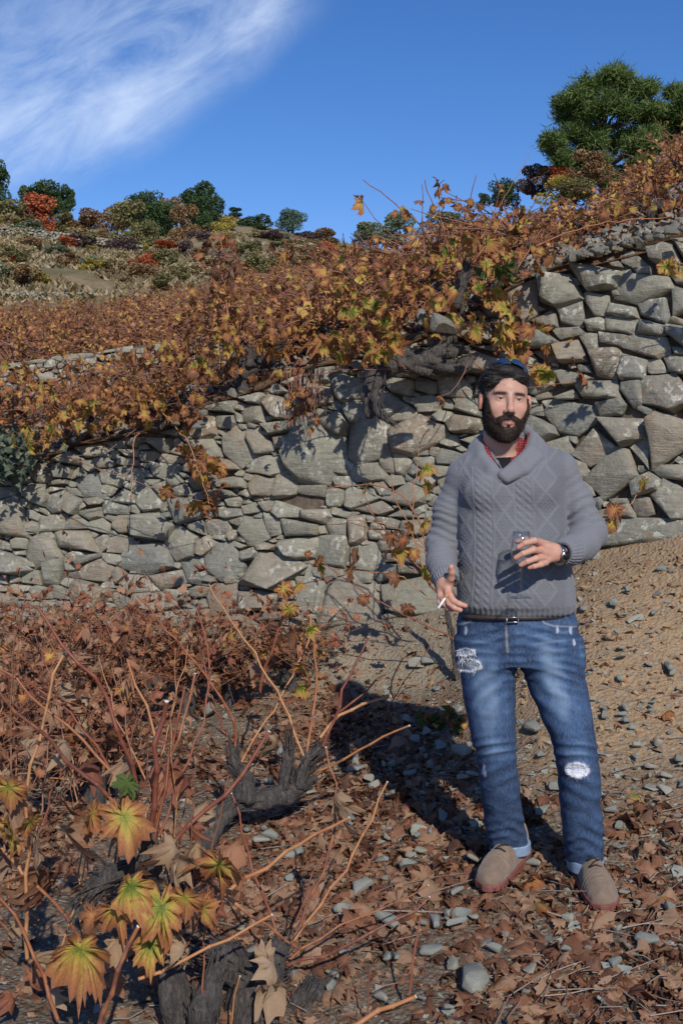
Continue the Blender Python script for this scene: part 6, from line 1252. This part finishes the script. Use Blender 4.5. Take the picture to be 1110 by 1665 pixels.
fade = np.clip(fade, -.1, 1)[:, None]; dk, md, lt = np.array([.013, .030, .078]), np.array([.030, .070, .155]), np.array([.15, .225, .33])
c = np.where(fade < .35, dk + (md - dk) * np.clip((fade + .1) / .45, 0, 1), md + (lt - md) * (fade - .35) / .65)
c = c * (1 - .0 * fade); c = c + (np.array([.42, .40, .34]) - c) * (seam * .55)[:, None]
wob = fbm(V, 120, 2, 160)
for cx, cy, rx, ry, inner in ((757, 1061, 14, 6, (.42, .45, .50)), (762, 1082, 18, 10, (.33, .36, .40)), (937, 1252, 17, 11, (.62, .64, .70))):
    r_ = np.hypot((px - cx) / rx, (py - cy) / ry) + .22 * wob; inn = sstep(.95, .75, r_)[:, None]; rim = bumpf(r_ - .98, .2)[:, None]; st = (.5 + .5 * np.sin(py * 2.2 + wob * 3))[:, None]
    c = c + (np.array(inner) * (.75 + .45 * st) - c) * inn; c = c + (np.array([.78, .80, .84]) - c) * np.clip(rim, 0, 1) * .95; V2 = V2 - N * (inn * .003) + N * (rim * .0022)
for cx, cy in ((905, 1024), (927, 1024), (789, 1256), (786, 1250), (933, 1045), (757, 1026)): r_ = np.hypot((px - cx) / 3, (py - cy) / 8) + .4 * wob; c = c + (np.array([.5, .56, .66]) - c) * (sstep(1, .6, r_) * .7)[:, None]
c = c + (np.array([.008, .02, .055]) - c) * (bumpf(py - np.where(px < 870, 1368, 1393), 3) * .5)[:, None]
jeans = mesh_part('jeans', V2, F, DENIM, None, np.clip(c, 0, 1))
for rows in (CUF_L, CUF_R):
    f = lambda P: np.abs(loft(P, rows, 2.2, .002)) - .0035; zz = [at(r[0], r[2], r[3]).z for r in rows]; f2 = lambda P: np.maximum(f(P), np.maximum(P[..., 2] - max(zz) + .001, min(zz) - P[..., 2] + .003))
    V, F = nets(f2, [at(rows[0][0], rows[0][2], 3.7).x - .02, rows[0][3] - .09, min(zz) - .01], [at(rows[0][1], rows[0][2], 3.9).x + .02, rows[0][3] + .09, max(zz) + .01], .003)
    cc = np.tile([.24, .33, .46], (len(V), 1)) * (1 + .25 * fbm(V, 90, 2, 5))[:, None]; mesh_part('turned_up_cuff', V, F, DENIM, jeans, cc)
fr = []
for cx, cy, rx, ry in ((757, 1061, 14, 6), (762, 1082, 18, 10), (937, 1252, 17, 11)):
    Ys = 3.70 - (.126 if cx < 850 else .09) * .86 - (0 if cx < 850 else .075)
    for k in range(26):
        a = rgn.uniform(0, 6.28); x, y = cx + rx * .95 * math.cos(a), cy + ry * .95 * math.sin(a); p0 = wpt(x, y, Ys)
        # drop the thread on the cloth
        dd = np.linspace(-.06, .10, 80); PP = at_np(x, y, Ys + dd); i = np.argmax(jeans_f(PP) < .003); p0 = PP[i]
        fr.append(tube([p0, p0 + [rgn.normal(0, .006), -.002, rgn.normal(-.003, .004)], p0 + [rgn.normal(0, .010), -.001, rgn.normal(-.010, .007)]], [.0009, .0008, .0005], 3, cap=False))
THREAD = m_plain('white_thread', (.78, .79, .82), .9); Vf, Ff = join(fr); link('frayed_threads', mesh_np('frayed_threads', Vf - MAN, Ff), THREAD, jeans, 'stuff')
# belt and buckle
def arcpts(rows_py, Yc, b, x0, x1, n=14, off=.004):
    out = []
    for x in np.linspace(x0, x1, n):
        py_ = rows_py(x); cx = 839; a_ = 92; u = min(1, abs(x - cx) / a_); out.append(wpt(x, py_, Yc - (b + off) * (1 - u ** 2.3) ** (1 / 2.3)))
    return out
bp = arcpts(lambda x: 1003 + 2 * math.sin((x - 750) / 180 * 3.14), 3.70, .124, 752, 926)
Vb, Fb = tube(bp, [.009] * len(bp), 8); mesh_part('belt', Vb, Fb, LEATHER)
bc = wpt(833, 1007, 3.565); Vb, Fb = tube([bc + [-.020, 0, .006], bc + [.018, 0, .006], bc + [.018, 0, -.010], bc + [-.020, 0, -.010], bc + [-.020, 0, .006]], [.003] * 5, 6); mesh_part('belt_buckle', Vb, Fb, STEEL)

# --- shoes
def shoe(heel, toe, sd, asym):
    heel, toe = A3(heel), A3(toe); f = toe - heel; L_ = np.linalg.norm(f); f /= L_; sdir = np.cross(f, [0, 0, 1.]); sdir /= np.linalg.norm(sdir); up = np.cross(sdir, f)
    T = np.array([0, .03, .08, .14, .20, .25, .28, .30]) / .30 * L_; Wd = np.array([.022, .036, .040, .044, .053, .052, .040, .014]); Hh = np.array([.110, .125, .130, .115, .088, .070, .058, .044]); bend = np.array([0, 0, 0, .002, .006, .006, .002, -.004]) * asym
    def loc(P): r = P - heel; return r @ f, r @ sdir, r @ up
    def upper(P):
        t, s_, z = loc(P); w = np.interp(t, T, Wd); h = np.interp(t, T, Hh); c = np.interp(t, T, bend); wz = w * (1 - .35 * np.clip((z - .03) / .09, 0, 1))
        q = (np.abs((s_ - c) / wz) ** 2.4 + np.abs((z - h * .42) / (h * .62)) ** 2.4) ** (1 / 2.4); d = (q - 1) * np.minimum(wz, h * .5); return smax(smax(d, -t, .012), t - L_, .012)
    def sole(P):
        t, s_, z = loc(P); w = np.interp(t, T, Wd) + .005; c = np.interp(t, T, bend); q = np.abs(s_ - c) - w; d = smax(smax(q, -t - .006, .012), t - L_ - .007, .015); d = smax(d, np.abs(z - .012) - .013, .004)
        notch = np.maximum(np.abs(((t / .022) % 1) - .5) * .022 - .004, z - .010); return smax(d, -notch, .002)
    ctr = (heel + toe) / 2; lo, hi = ctr - [.2, .2, .06], ctr + [.2, .2, .15]
    V, F = nets(upper, lo, hi, .0032); t, s_, z = loc(V); N = vnormals(V, F)
    seamd = np.abs(t - (L_ * .52 + .018 * np.cos(s_ / .03 * 3))) ; V = V - N * (.0018 * bumpf(seamd, .0035) * (z > .03))[:, None] + N * (fbm(V, 22, 3, 171) * .003 + .0016 * np.sin(t / .016 * 6.28) * bumpf(t - L_ * .70, .03))[:, None]
    sh = mesh_part('shoe', V, F, SUEDE); V, F = nets(sole, lo, hi, .0030)
    me = mesh_np('sole', V - MAN, F); link('sole', me, RUBBER, sh)
    lc = []
    for q in (.47, .55, .63):
        t_ = L_ * q; h = np.interp(t_, T, Hh) * 1.05; w = .020
        base = heel + f * t_; lc.append(tube([base + sdir * (-w) + up * (h * .95), base + up * (h + .003), base + sdir * w + up * (h * .95)], [.0028] * 3, 5))
        if q < .6: lc.append(tube([base + sdir * (-w) + up * (h * .97), base + f * .014 + up * (h * .985), base + f * L_ * .075 + sdir * w + up * (np.interp(t_ + L_ * .075, T, Hh) * 1.0)], [.0026] * 3, 5))
    V, F = join(lc); link('laces', mesh_np('laces', V - MAN, F), LACE, sh); return sh
def gz(px, py, Y): p = at(px, py, Y); return np.array([p.x, p.y, p.z])
shoe(gz(852, 1391, 3.90) + [0, 0, .012], gz(788, 1455, 3.60) + [0, 0, .012], 1, 1); shoe(gz(938, 1411, 3.80) + [0, 0, .012], gz(984, 1489, 3.46) + [0, 0, .012], 2, -1)

# --- head (local frame, metres; x to the viewer's right, -y towards the viewer)
HC = wpt(820, 652, 3.70); YAW, ROLL, TILT = R(3), R(4.0), R(-3)
RM = np.array(Matrix.Rotation(YAW, 3, 'Z') @ Matrix.Rotation(ROLL, 3, 'Y') @ Matrix.Rotation(TILT, 3, 'X')); HS = .97
def tol(P): return ((P - HC) @ RM) / HS
def tow(Q): return (Q * HS) @ RM.T + HC
def mir(P): Q = P.copy(); Q[..., 0] = np.abs(Q[..., 0]); return Q
def head_f(P):
    Q = mir(P); d = ell(P, (0, .018, .036), (.077, .097, .086)); d = smin(d, ell(P, (0, -.028, -.022), (.067, .064, .088)), .03); d = smin(d, ell(P, (0, -.034, -.078), (.054, .056, .042)), .025); d = smin(d, sph(P, (0, -.072, -.108), .018), .025)
    d = smin(d, cap(Q, (.008, -.083, .020), (.042, -.070, .022), .010, .008), .014); d = smin(d, sph(Q, (.043, -.058, -.030), .022), .025)
    d = smax(d, -ell(Q, (.032, -.104, -.002), (.021, .020, .013)), .012); d = smin(d, ell(Q, (.031, -.0735, -.001), (.0165, .0140, .0125)), .004); d = smax(d, -ell(Q, (.0315, -.092, -.0015), (.0130, .010, .0042)), .002)
    d = smin(d, cap(P, (0, -.086, .012), (0, -.108, -.034), .0075, .0105), .010); d = smin(d, sph(P, (0, -.1105, -.038), .0118), .008); d = smin(d, ell(Q, (.0125, -.098, -.043), (.0085, .011, .0075)), .006)
    d = smax(d, -ell(Q, (.0065, -.106, -.0505), (.0035, .005, .004)), .002)
    d = smin(d, ell(P, (0, -.086, -.073), (.026, .013, .016)), .012); d = smin(d, cap(Q, (0, -.0975, -.0735), (.017, -.090, -.0765), .0052, .0035), .004); d = smin(d, cap(Q, (0, -.0975, -.0825), (.014, -.091, -.0805), .0066, .0042), .004); d = smax(d, -cap(Q, (0, -.106, -.0775), (.022, -.096, -.0785), .0012), .003)
    e = ell(Q, (.0835, .004, -.006), (.0095, .020, .032)); e = smax(e, -ell(Q, (.092, .006, -.004), (.008, .011, .019)), .004); e = smin(e, sph(Q, (.079, .001, -.034), .0075), .008); d = smin(d, e, .008)
    return smin(d, chain(P, [(np.array([0, .022, -.06]), .056), (np.array([0, .032, -.125]), .057), (np.array([0, .05, -.20]), .062)]), .03)
V, F = nets(head_f, (-.10, -.13, -.20), (.10, .13, .13), .0021); V = smooth_v(V, F, 1, .35); x, y, z = V.T; ax_ = np.abs(x)
skin = np.tile([.50, .295, .215], (len(V), 1))
def blend(c, col, m): return c + (np.array(col) - c) * np.clip(m, 0, 1)[:, None]
skin = blend(skin, (.60, .30, .23), .6 * np.exp(-((ax_ - .042) / .02) ** 2 - ((z + .03) / .02) ** 2) * (y < -.03)); skin = blend(skin, (.60, .28, .21), .6 * np.exp(-(x / .013) ** 2 - ((z + .038) / .014) ** 2) * (y < -.09)); skin = blend(skin, (.56, .25, .19), .8 * (ax_ > .072) * (y > -.03))
skin = blend(skin, (.50, .21, .18), sstep(.0075, .004, np.hypot(np.maximum(ax_ - .016, 0) * .8, (z + .0785) * .62)) * (y < -.088)); skin = blend(skin, (.36, .20, .15), .55 * np.exp(-((ax_ - .032) / .018) ** 2 - ((z + .001) / .007) ** 2) * (y < -.06))
brow = np.exp(-((ax_ - .033) / .022) ** 4 - ((z - .0175 + .16 * np.maximum(ax_ - .04, 0)) / .0062) ** 2) * (y < -.05); skin = blend(skin, (.022, .014, .011), 1.25 * brow)
skin = blend(skin, (.30, .18, .14), .5 * sstep(.06, .09, z)); lash = np.exp(-((ax_ - .0315) / .0135) ** 4 - ((z - .0034) / .0022) ** 2) * (y < -.07); skin = blend(skin, (.03, .02, .018), .9 * lash)
def beard_m(Q):      # 1 inside the bearded area (local coordinates)
    x_, y_, z_ = Q[..., 0], Q[..., 1], Q[..., 2]; a_ = np.abs(x_); line = np.interp(a_, [0, .012, .030, .042, .052, .062, .068, .08], [-.052, -.053, -.060, -.066, -.056, -.030, .0, .035])
    m = sstep(.003, -.004, z_ - line); mouth = sstep(.85, 1.15, np.hypot(x_ / .0245, (z_ + .0830) / .0145)); soul = bumpf(x_, .006) * (z_ < -.088) * .5; m = m * np.maximum(mouth, soul)
    mus = sstep(1.15, .85, np.hypot(x_ / .034, (z_ + .0615 + .25 * np.maximum(a_ - .012, 0)) / .0085)) * (y_ < -.075); m = np.maximum(m, mus); zl = np.interp(y_, [-.09, -.04, -.01, .03], [-.150, -.142, -.118, -.085]); return m * sstep(.030, .014, y_) * sstep(-.008, .006, z_ - zl) * sstep(.0755, .0725, a_ - .0 * y_)
bm_ = beard_m(V); skin = blend(skin, (.07, .042, .03), .85 * bm_); headV, headF, headC = tow(V), F, skin
# --- hands
def finger(P, pts, r, k=.004): return chain(P, [(wpt(*p), rr) for p, rr in zip(pts, r)], k)
def handR_f(P):      # the hand on the glass, viewer's right
    wr_ = wpt(917, 900, 3.52); d = chain(P, [(wr_ + (wr_ - wpt(890, 899, 3.47)) * .9, .027), (wr_, .026), (wpt(902, 899, 3.485), .025)], .01)
    pal = smin(cap(P, wpt(900, 892, 3.478), wpt(879, 887, 3.452), .0165, .0135), cap(P, wpt(902, 904, 3.480), wpt(882, 912, 3.458), .017, .0130), .014); pal = smin(pal, cap(P, wpt(897, 898, 3.476), wpt(878, 899, 3.449), .017, .0125), .012); d = smin(d, pal, .016)
    for pts, r in (([(880, 884, 3.452), (868, 879, 3.420), (853, 883, 3.403), (842, 890, 3.406)], (.0115, .0100, .0088, .0076)), ([(880, 896, 3.450), (866, 894, 3.414), (850, 900, 3.399), (838, 907, 3.405)], (.0118, .0104, .0092, .0078)),
                   ([(883, 907, 3.454), (871, 908, 3.420), (857, 913, 3.405), (846, 919, 3.412)], (.0112, .0100, .0088, .0074)), ([(887, 915, 3.460), (879, 918, 3.430), (868, 921, 3.418), (860, 923, 3.422)], (.0100, .0088, .0078, .0068))): d = smin(d, finger(P, pts, r), .0045)
    th = finger(P, [(895, 888, 3.492), (876, 882, 3.512), (856, 878, 3.498), (840, 880, 3.482)], (.014, .0125, .0108, .0088)); return smin(d, th, .008)
def handL_f(P):      # the open hand with the cigarette, viewer's left
    wr_ = wpt(724, 940, 3.553); d = chain(P, [(wpt(722, 925, 3.60), .026), (wr_, .0255), (wpt(723, 950, 3.535), .024)], .01)
    pal = smin(cap(P, wpt(727, 948, 3.53), wpt(728, 966, 3.498), .0155, .0120), cap(P, wpt(716, 950, 3.545), wpt(716, 970, 3.520), .0150, .0110), .014); d = smin(d, pal, .014)
    for pts, r in (([(731, 968, 3.492), (737, 977, 3.478), (746, 982, 3.466), (756, 985, 3.458)], (.0112, .0100, .0088, .0075)), ([(726, 971, 3.500), (730, 981, 3.486), (738, 988, 3.474), (748, 992, 3.466)], (.0115, .0102, .0090, .0075)),
                   ([(720, 972, 3.512), (722, 982, 3.502), (728, 989, 3.500), (735, 991, 3.506)], (.0108, .0095, .0084, .0072)), ([(714, 970, 3.526), (714, 979, 3.520), (719, 985, 3.518), (725, 986, 3.524)], (.0098, .0084, .0076, .0066))): d = smin(d, finger(P, pts, r), .0045)
    th = finger(P, [(727, 950, 3.522), (733, 940, 3.500), (734, 930, 3.486), (733, 922, 3.478)], (.0145, .0122, .0108, .0088)); return smin(d, th, .009)
HV, HF, HCo = [headV], [headF], [headC]; off = len(headV)
for f, cpt in ((handR_f, (885, 900, 3.46)), (handL_f, (728, 960, 3.52))):
    c0 = wpt(*cpt); V, F = nets(f, c0 - [.12, .11, .11], c0 + [.12, .11, .11], .0019); V = smooth_v(V, F, 1, .3); px, py = proj_np(V); c = np.tile([.56, .315, .225], (len(V), 1)); N = vnormals(V, F)
    V = V + N * (fbm(V, 60, 3, 181) * .0008)[:, None]
    tips = [(842, 890), (838, 907), (846, 919), (860, 923), (840, 880), (878, 884), (878, 897)] if cpt[0] > 800 else [(756, 985), (748, 992), (735, 991), (733, 923), (728, 966)]
    for tx, ty in tips: c = blend(c, (.60, .26, .20), .55 * np.exp(-((px - tx) ** 2 + (py - ty) ** 2) / 40.0))
    HV.append(V); HF.append(F + off); HCo.append(c); off += len(V)
# the rest of the body under the clothes, coarser
def under_f(P):
    d = torso_f(P) + .03; d = smin(d, chain(P, [(a, r - .018) for a, r in ARM_L[:-1]] + [(wpt(724, 940, 3.553), .024)], .02), .02); d = smin(d, chain(P, [(a, r - .018) for a, r in ARM_R[:-1]] + [(wpt(917, 900, 3.52), .024)], .02), .02)
    d = smin(d, chain(P, [(wpt(820, 760, 3.74), .06), (tow(np.array([0, .03, -.15])), .045)]), .02)
    sh_ = lambda rows: [(a + 7, b - 7, p, Y, w - .015) for a, b, p, Y, w in rows]
    d = smin(d, smin(loft(P, sh_(HIP), 2.2), smin(loft(P, sh_(LEG_L), 2.2), loft(P, sh_(LEG_R), 2.2), .01), .02), .02)
    return smin(d, smin(cap(P, wpt(828, 1370, 3.80), wpt(832, 1400, 3.84), .034, .03), cap(P, wpt(948, 1390, 3.69), wpt(950, 1425, 3.72), .034, .03), .01), .02)
V, F = nets(under_f, [.24, 3.45, 0.0], [.90, 3.95, 1.62], .010); HV.append(V); HF.append(F + off); HCo.append(np.tile([.5, .3, .22], (len(V), 1)))
_A = np.vstack(HV); _u0 = off; _U = _A[_u0:]; _ex = []      # join neck and wrists to the trunk inside the clothes
for _s, _e in zip(np.cumsum([0] + [len(v) for v in HV[:-2]]), np.cumsum([len(v) for v in HV[:-1]])):
    _pt = _A[_s:_e]; _j = int(np.argmin(_pt[:, 2])) if _s == 0 else int(np.argmin(np.linalg.norm(_pt - (wpt(725, 930, 3.6) if _pt[:, 0].mean() < .5 else wpt(925, 900, 3.56)), axis=1)))
    _k = np.argsort(np.linalg.norm(_U - _pt[_j], axis=1))[:3]; _ex.append([_s + _j, _u0 + _k[0], _u0 + _k[1], _u0 + _k[2]])
HF.append(np.array(_ex)); body = mesh_part('body', np.vstack(HV), np.vstack(HF), SKIN, None, np.vstack(HCo))
for sx in (-1, 1):   # eyes
    bmx = bmesh.new(); bmesh.ops.create_uvsphere(bmx, u_segments=20, v_segments=14, radius=.0121); bmx.verts.index_update(); Ve = np.array([v.co[:] for v in bmx.verts]); bmesh.ops.triangulate(bmx, faces=bmx.faces); Fe = np.array([[v.index for v in f.verts] for f in bmx.faces]); bmx.free()
    g = Ve / .0121; ang = np.arccos(np.clip(-g[:, 1], -1, 1)); ce = np.where((ang < .48)[:, None], [.03, .018, .012], [.55, .50, .47]); W_ = tow(Ve + [sx * .0315, -.0725, -.001]); mesh_part('eye', W_, Fe, EYE, None, ce)
# hair
def hair_f(P):
    Q = mir(P); st = .0025 * vnoise(P * [.5, .5, 1.6], 95, 3) + .003 * vnoise(P * [.5, .4, 1.2], 38, 4) - .002
    d = ell(P, (0, .024, .044), (.0815, .1005, .088)); d = smin(d, ell(P, (-.008, -.030, .094), (.064, .050, .036)), .02); d = smin(d, ell(P, (-.052, -.048, .060), (.022, .026, .030)), .015); d = smin(d, ell(P, (.040, -.045, .078), (.036, .034, .026)), .015); d = d - st
    face = ell(P, (.010, -.120, -.015), (.064, .085, .080)); d = smax(d, -face, .006)
    side = ell(Q, (.092, -.060, -.03), (.034, .054, .066)); d = smax(d, -side, .006); d = smax(d, -(P[..., 2] + .022 - .6 * np.maximum(0, P[..., 1] - .04) * 0 - 0), .01) if False else d
    low = -(P[..., 2] + .012 + np.clip(P[..., 1] - .03, 0, .05) * .8); d = smax(d, low, .01); ear = ell(Q, (.090, .004, -.006), (.022, .032, .040)); return smax(d, -ear, .004)
V, F = nets(hair_f, (-.11, -.12, -.08), (.11, .15, .16), .0024); hairV, hairF = V, F
hair = mesh_part('hair', tow(V), F, HAIRM)
def beard_f(P): m = beard_m(P); return head_f(P) - (.0080 + .0022 * vnoise(P, 190, 7) + .0022 * vnoise(P, 70, 8) + .008 * sstep(-.09, -.12, P[..., 2]) * sstep(.05, .01, np.abs(P[..., 0])) * m) * m + .0022
V, F = nets(beard_f, (-.10, -.13, -.16), (.10, .06, .05), .0022); mk = beard_m(V) > .12; kf = mk[F].all(1); F = F[kf]; u, inv = np.unique(F, return_inverse=True); V, F = V[u], inv.reshape(F.shape)
beard = mesh_part('beard', tow(V), F, BEARDM); beardV, beardF = V, F
def blades(V, F, n, L0, L1, w, dirf, rg, mat_, name, parent):
    ar = np.linalg.norm(np.cross(V[F[:, 2]] - V[F[:, 0]], V[F[:, 3]] - V[F[:, 1]]), axis=1); k = rg.choice(len(F), n, p=ar / ar.sum()); a, b = rg.random((2, n, 1)); P = (V[F[k, 0]] * (1 - a) + V[F[k, 1]] * a) * (1 - b) + (V[F[k, 3]] * (1 - a) + V[F[k, 2]] * a) * b
    N = np.cross(V[F[k, 2]] - V[F[k, 0]], V[F[k, 3]] - V[F[k, 1]]); N /= np.linalg.norm(N, axis=1)[:, None] + 1e-12; D = dirf(P, N) + rg.normal(0, .22, (n, 3)); D /= np.linalg.norm(D, axis=1)[:, None]; L_ = rg.uniform(L0, L1, (n, 1)); S_ = np.cross(D, N); S_ /= np.linalg.norm(S_, axis=1)[:, None] + 1e-9
    m_ = P + D * L_ * .55; e_ = P + D * L_ - N * L_ * .15; T_ = np.stack([P - S_ * w - N * .0015, P + S_ * w - N * .0015, m_ + S_ * w * .8, m_ - S_ * w * .8, e_], 1).reshape(-1, 3); i = np.arange(n)[:, None] * 5; FF = np.vstack([i + [0, 1, 2], i + [0, 2, 3], i + [3, 2, 4]])
    me = mesh_np(name, tow(T_) - MAN, FF); link(name, me, mat_, parent, 'stuff')
rgh = np.random.default_rng(5)
blades(beardV, beardF, 6500, .005, .011, .0005, lambda P, N: N * .7 + np.stack([P[:, 0] * 4, 0 * P[:, 0] - .1, -1.0 + 0 * P[:, 0]], -1) * .9, rgh, BEARDM, 'beard_hairs', beard)
blades(hairV, hairF, 6500, .012, .028, .0006, lambda P, N: N * .5 + np.stack([-.9 + 0 * P[:, 0], .55 + 0 * P[:, 0], -.1 - .6 * (P[:, 2] < .05)], -1), rgh, HAIRM, 'hair_strands', hair)
bs = [p for p in headV[(brow > .5) & True]][::2] if len(headV) == len(brow) else []
lb = tow(np.array([-.079, -.004, -.037])); V, F = tube([lb + [-.004, -.006, 0], lb + [.002, .004, 0]], [.0052, .0052], 10); mesh_part('ear_plug', V, F, BLACKP); lb = tow(np.array([.0795, -.004, -.037])); V, F = tube([lb + [-.002, -.006, 0], lb + [.003, .004, 0]], [.0048, .0048], 10); mesh_part('ear_plug', V, F, BLACKP)
# wristwatch
wc = wpt(908, 902, 3.492); e, q = ARM_R[-1][0], wpt(890, 899, 3.47); axw = (q - e) / np.linalg.norm(q - e); b1 = np.cross(axw, [0, 0, 1.]); b1 /= np.linalg.norm(b1); b2 = np.cross(axw, b1)
t = thing('wristwatch', 'steel wristwatch with black dial on the wrist of the hand holding the glass', 'watch', wc); ring = [wc + (b1 * math.cos(a) + b2 * math.sin(a)) * .0285 for a in np.linspace(0, 2 * math.pi, 29)]
V, F = tube(ring, [.0052] * 29, 8, nodes=2, knob=.12, cap=False); V = V + np.outer((V - wc) @ axw * .7, axw); add_mesh('bracelet', (V, F), STEEL, t)
fd = -b1 if b1[1] > 0 else b1; fd = fd * .75 + np.array([0.1, -.5, .0]); fd -= axw * (fd @ axw); fd /= np.linalg.norm(fd); fc = wc + fd * .0300; add_mesh('case', tube([fc, fc + fd * .007], [.0165, .0155], 20), STEEL, t); add_mesh('dial', tube([fc + fd * .0072, fc + fd * .0078], [.0130, .0130], 20), BLACKP, t)
# sunglasses pushed up on the hair
t = thing('sunglasses', 'dark navy sunglasses pushed up on top of the man\'s hair', 'sunglasses', tow(np.array([0, -.04, .12])))
for sx in (-1, 1):
    n1, n2 = 16, 5; G = []
    for j in range(n2):
        v_ = j / (n2 - 1)
        for i in range(n1):
            u_ = i / (n1 - 1); xx = .006 + .056 * u_; hh = .034 * math.sin(math.pi * min(1, max(0, .12 + .80 * u_))) ** .45; a_ = (v_ - .1) * hh
            G.append((sx * xx, -.070 + .95 * a_ + 7.0 * (xx) ** 2, .1235 + a_ * .62 - 6.0 * xx ** 2))
    G = np.array(G); Vt = np.vstack([tow(G), tow(G + [0, .0008, -.002])]); F1 = grid_faces(n1, n2); Fq = np.vstack([F1, F1[:, ::-1] + n1 * n2]); add_mesh('lens', (Vt, Fq), LENS, t)
    rim = [G[i] for i in range(n1)] + [G[j * n1 + n1 - 1] for j in range(1, n2)] + [G[(n2 - 1) * n1 + i] for i in range(n1 - 2, -1, -1)] + [G[j * n1] for j in range(n2 - 2, -1, -1)]; add_mesh('rim', tube([tow(p) for p in rim], [.0019] * len(rim), 6, cap=False), LENS, t)
    add_mesh('temple_arm', tube([tow(np.array(p)) for p in ((sx * .062, -.038, .098), (sx * .080, .0, .082), (sx * .087, .04, .062), (sx * .083, .07, .040))], [.0028, .0025, .0024, .0022], 6), LENS, t)
add_mesh('bridge', tube([tow(np.array(p)) for p in ((-.007, -.069, .125), (0, -.072, .128), (.007, -.069, .125))], [.002] * 3, 6), LENS, t)
# wine glass
gb = wpt(846, 972, 3.445); GT = wpt(846, 864, 3.445)[2] - gb[2]; t = thing('wine_glass', 'small clear stemmed wine glass held by the bowl in front of the sweater', 'wine glass', gb)
def lathe(name, prof, mat_, seg=36):
    A = np.linspace(0, 2 * math.pi, seg, endpoint=False); V = np.array([[r * math.cos(a), r * math.sin(a), z_] for r, z_ in prof for a in A]) + gb; F = []
    for i in range(len(prof) - 1):
        for k in range(seg): F.append([i * seg + k, i * seg + (k + 1) % seg, (i + 1) * seg + (k + 1) % seg, (i + 1) * seg + k])
    return add_mesh(name, (V, np.array(F)), mat_, t)
k_ = GT / .205
lathe('foot', [(.0, .0), (.034, .0), (.0345, .0012), (.02, .004), (.006, .009), (.0036, .014)], GLASS); lathe('stem', [(.0036, .014), (.0034, .05), (.0035, .09 * k_), (.0045, .098 * k_), (.009, .103 * k_)], GLASS)
ob = [(.004, .101), (.014, .104), (.024, .112), (.031, .125), (.0335, .140), (.0325, .158), (.029, .178), (.0255, .205)]; lathe('bowl', [(r, z_ * k_) for r, z_ in ob] + [(r - .0009, z_ * k_ + .0002) for r, z_ in ob[::-1]], GLASS)
# cigarette
a, b = wpt(729, 964, 3.480), wpt(712, 989, 3.452); m_ = a + (b - a) * .35; t = thing('cigarette', 'white cigarette with an orange filter between the fingers of the lowered hand', 'cigarette', m_)
add_mesh('filter', tube([a, m_], [.0040, .0040], 12), CORK, t); add_mesh('paper_tube', tube([m_, b], [.0039, .0039], 12), PAPER, t); add_mesh('ash', tube([b, b + (b - a) * .07], [.0038, .003], 10), m_plain('cigarette_ash', (.25, .24, .23), .95), t)
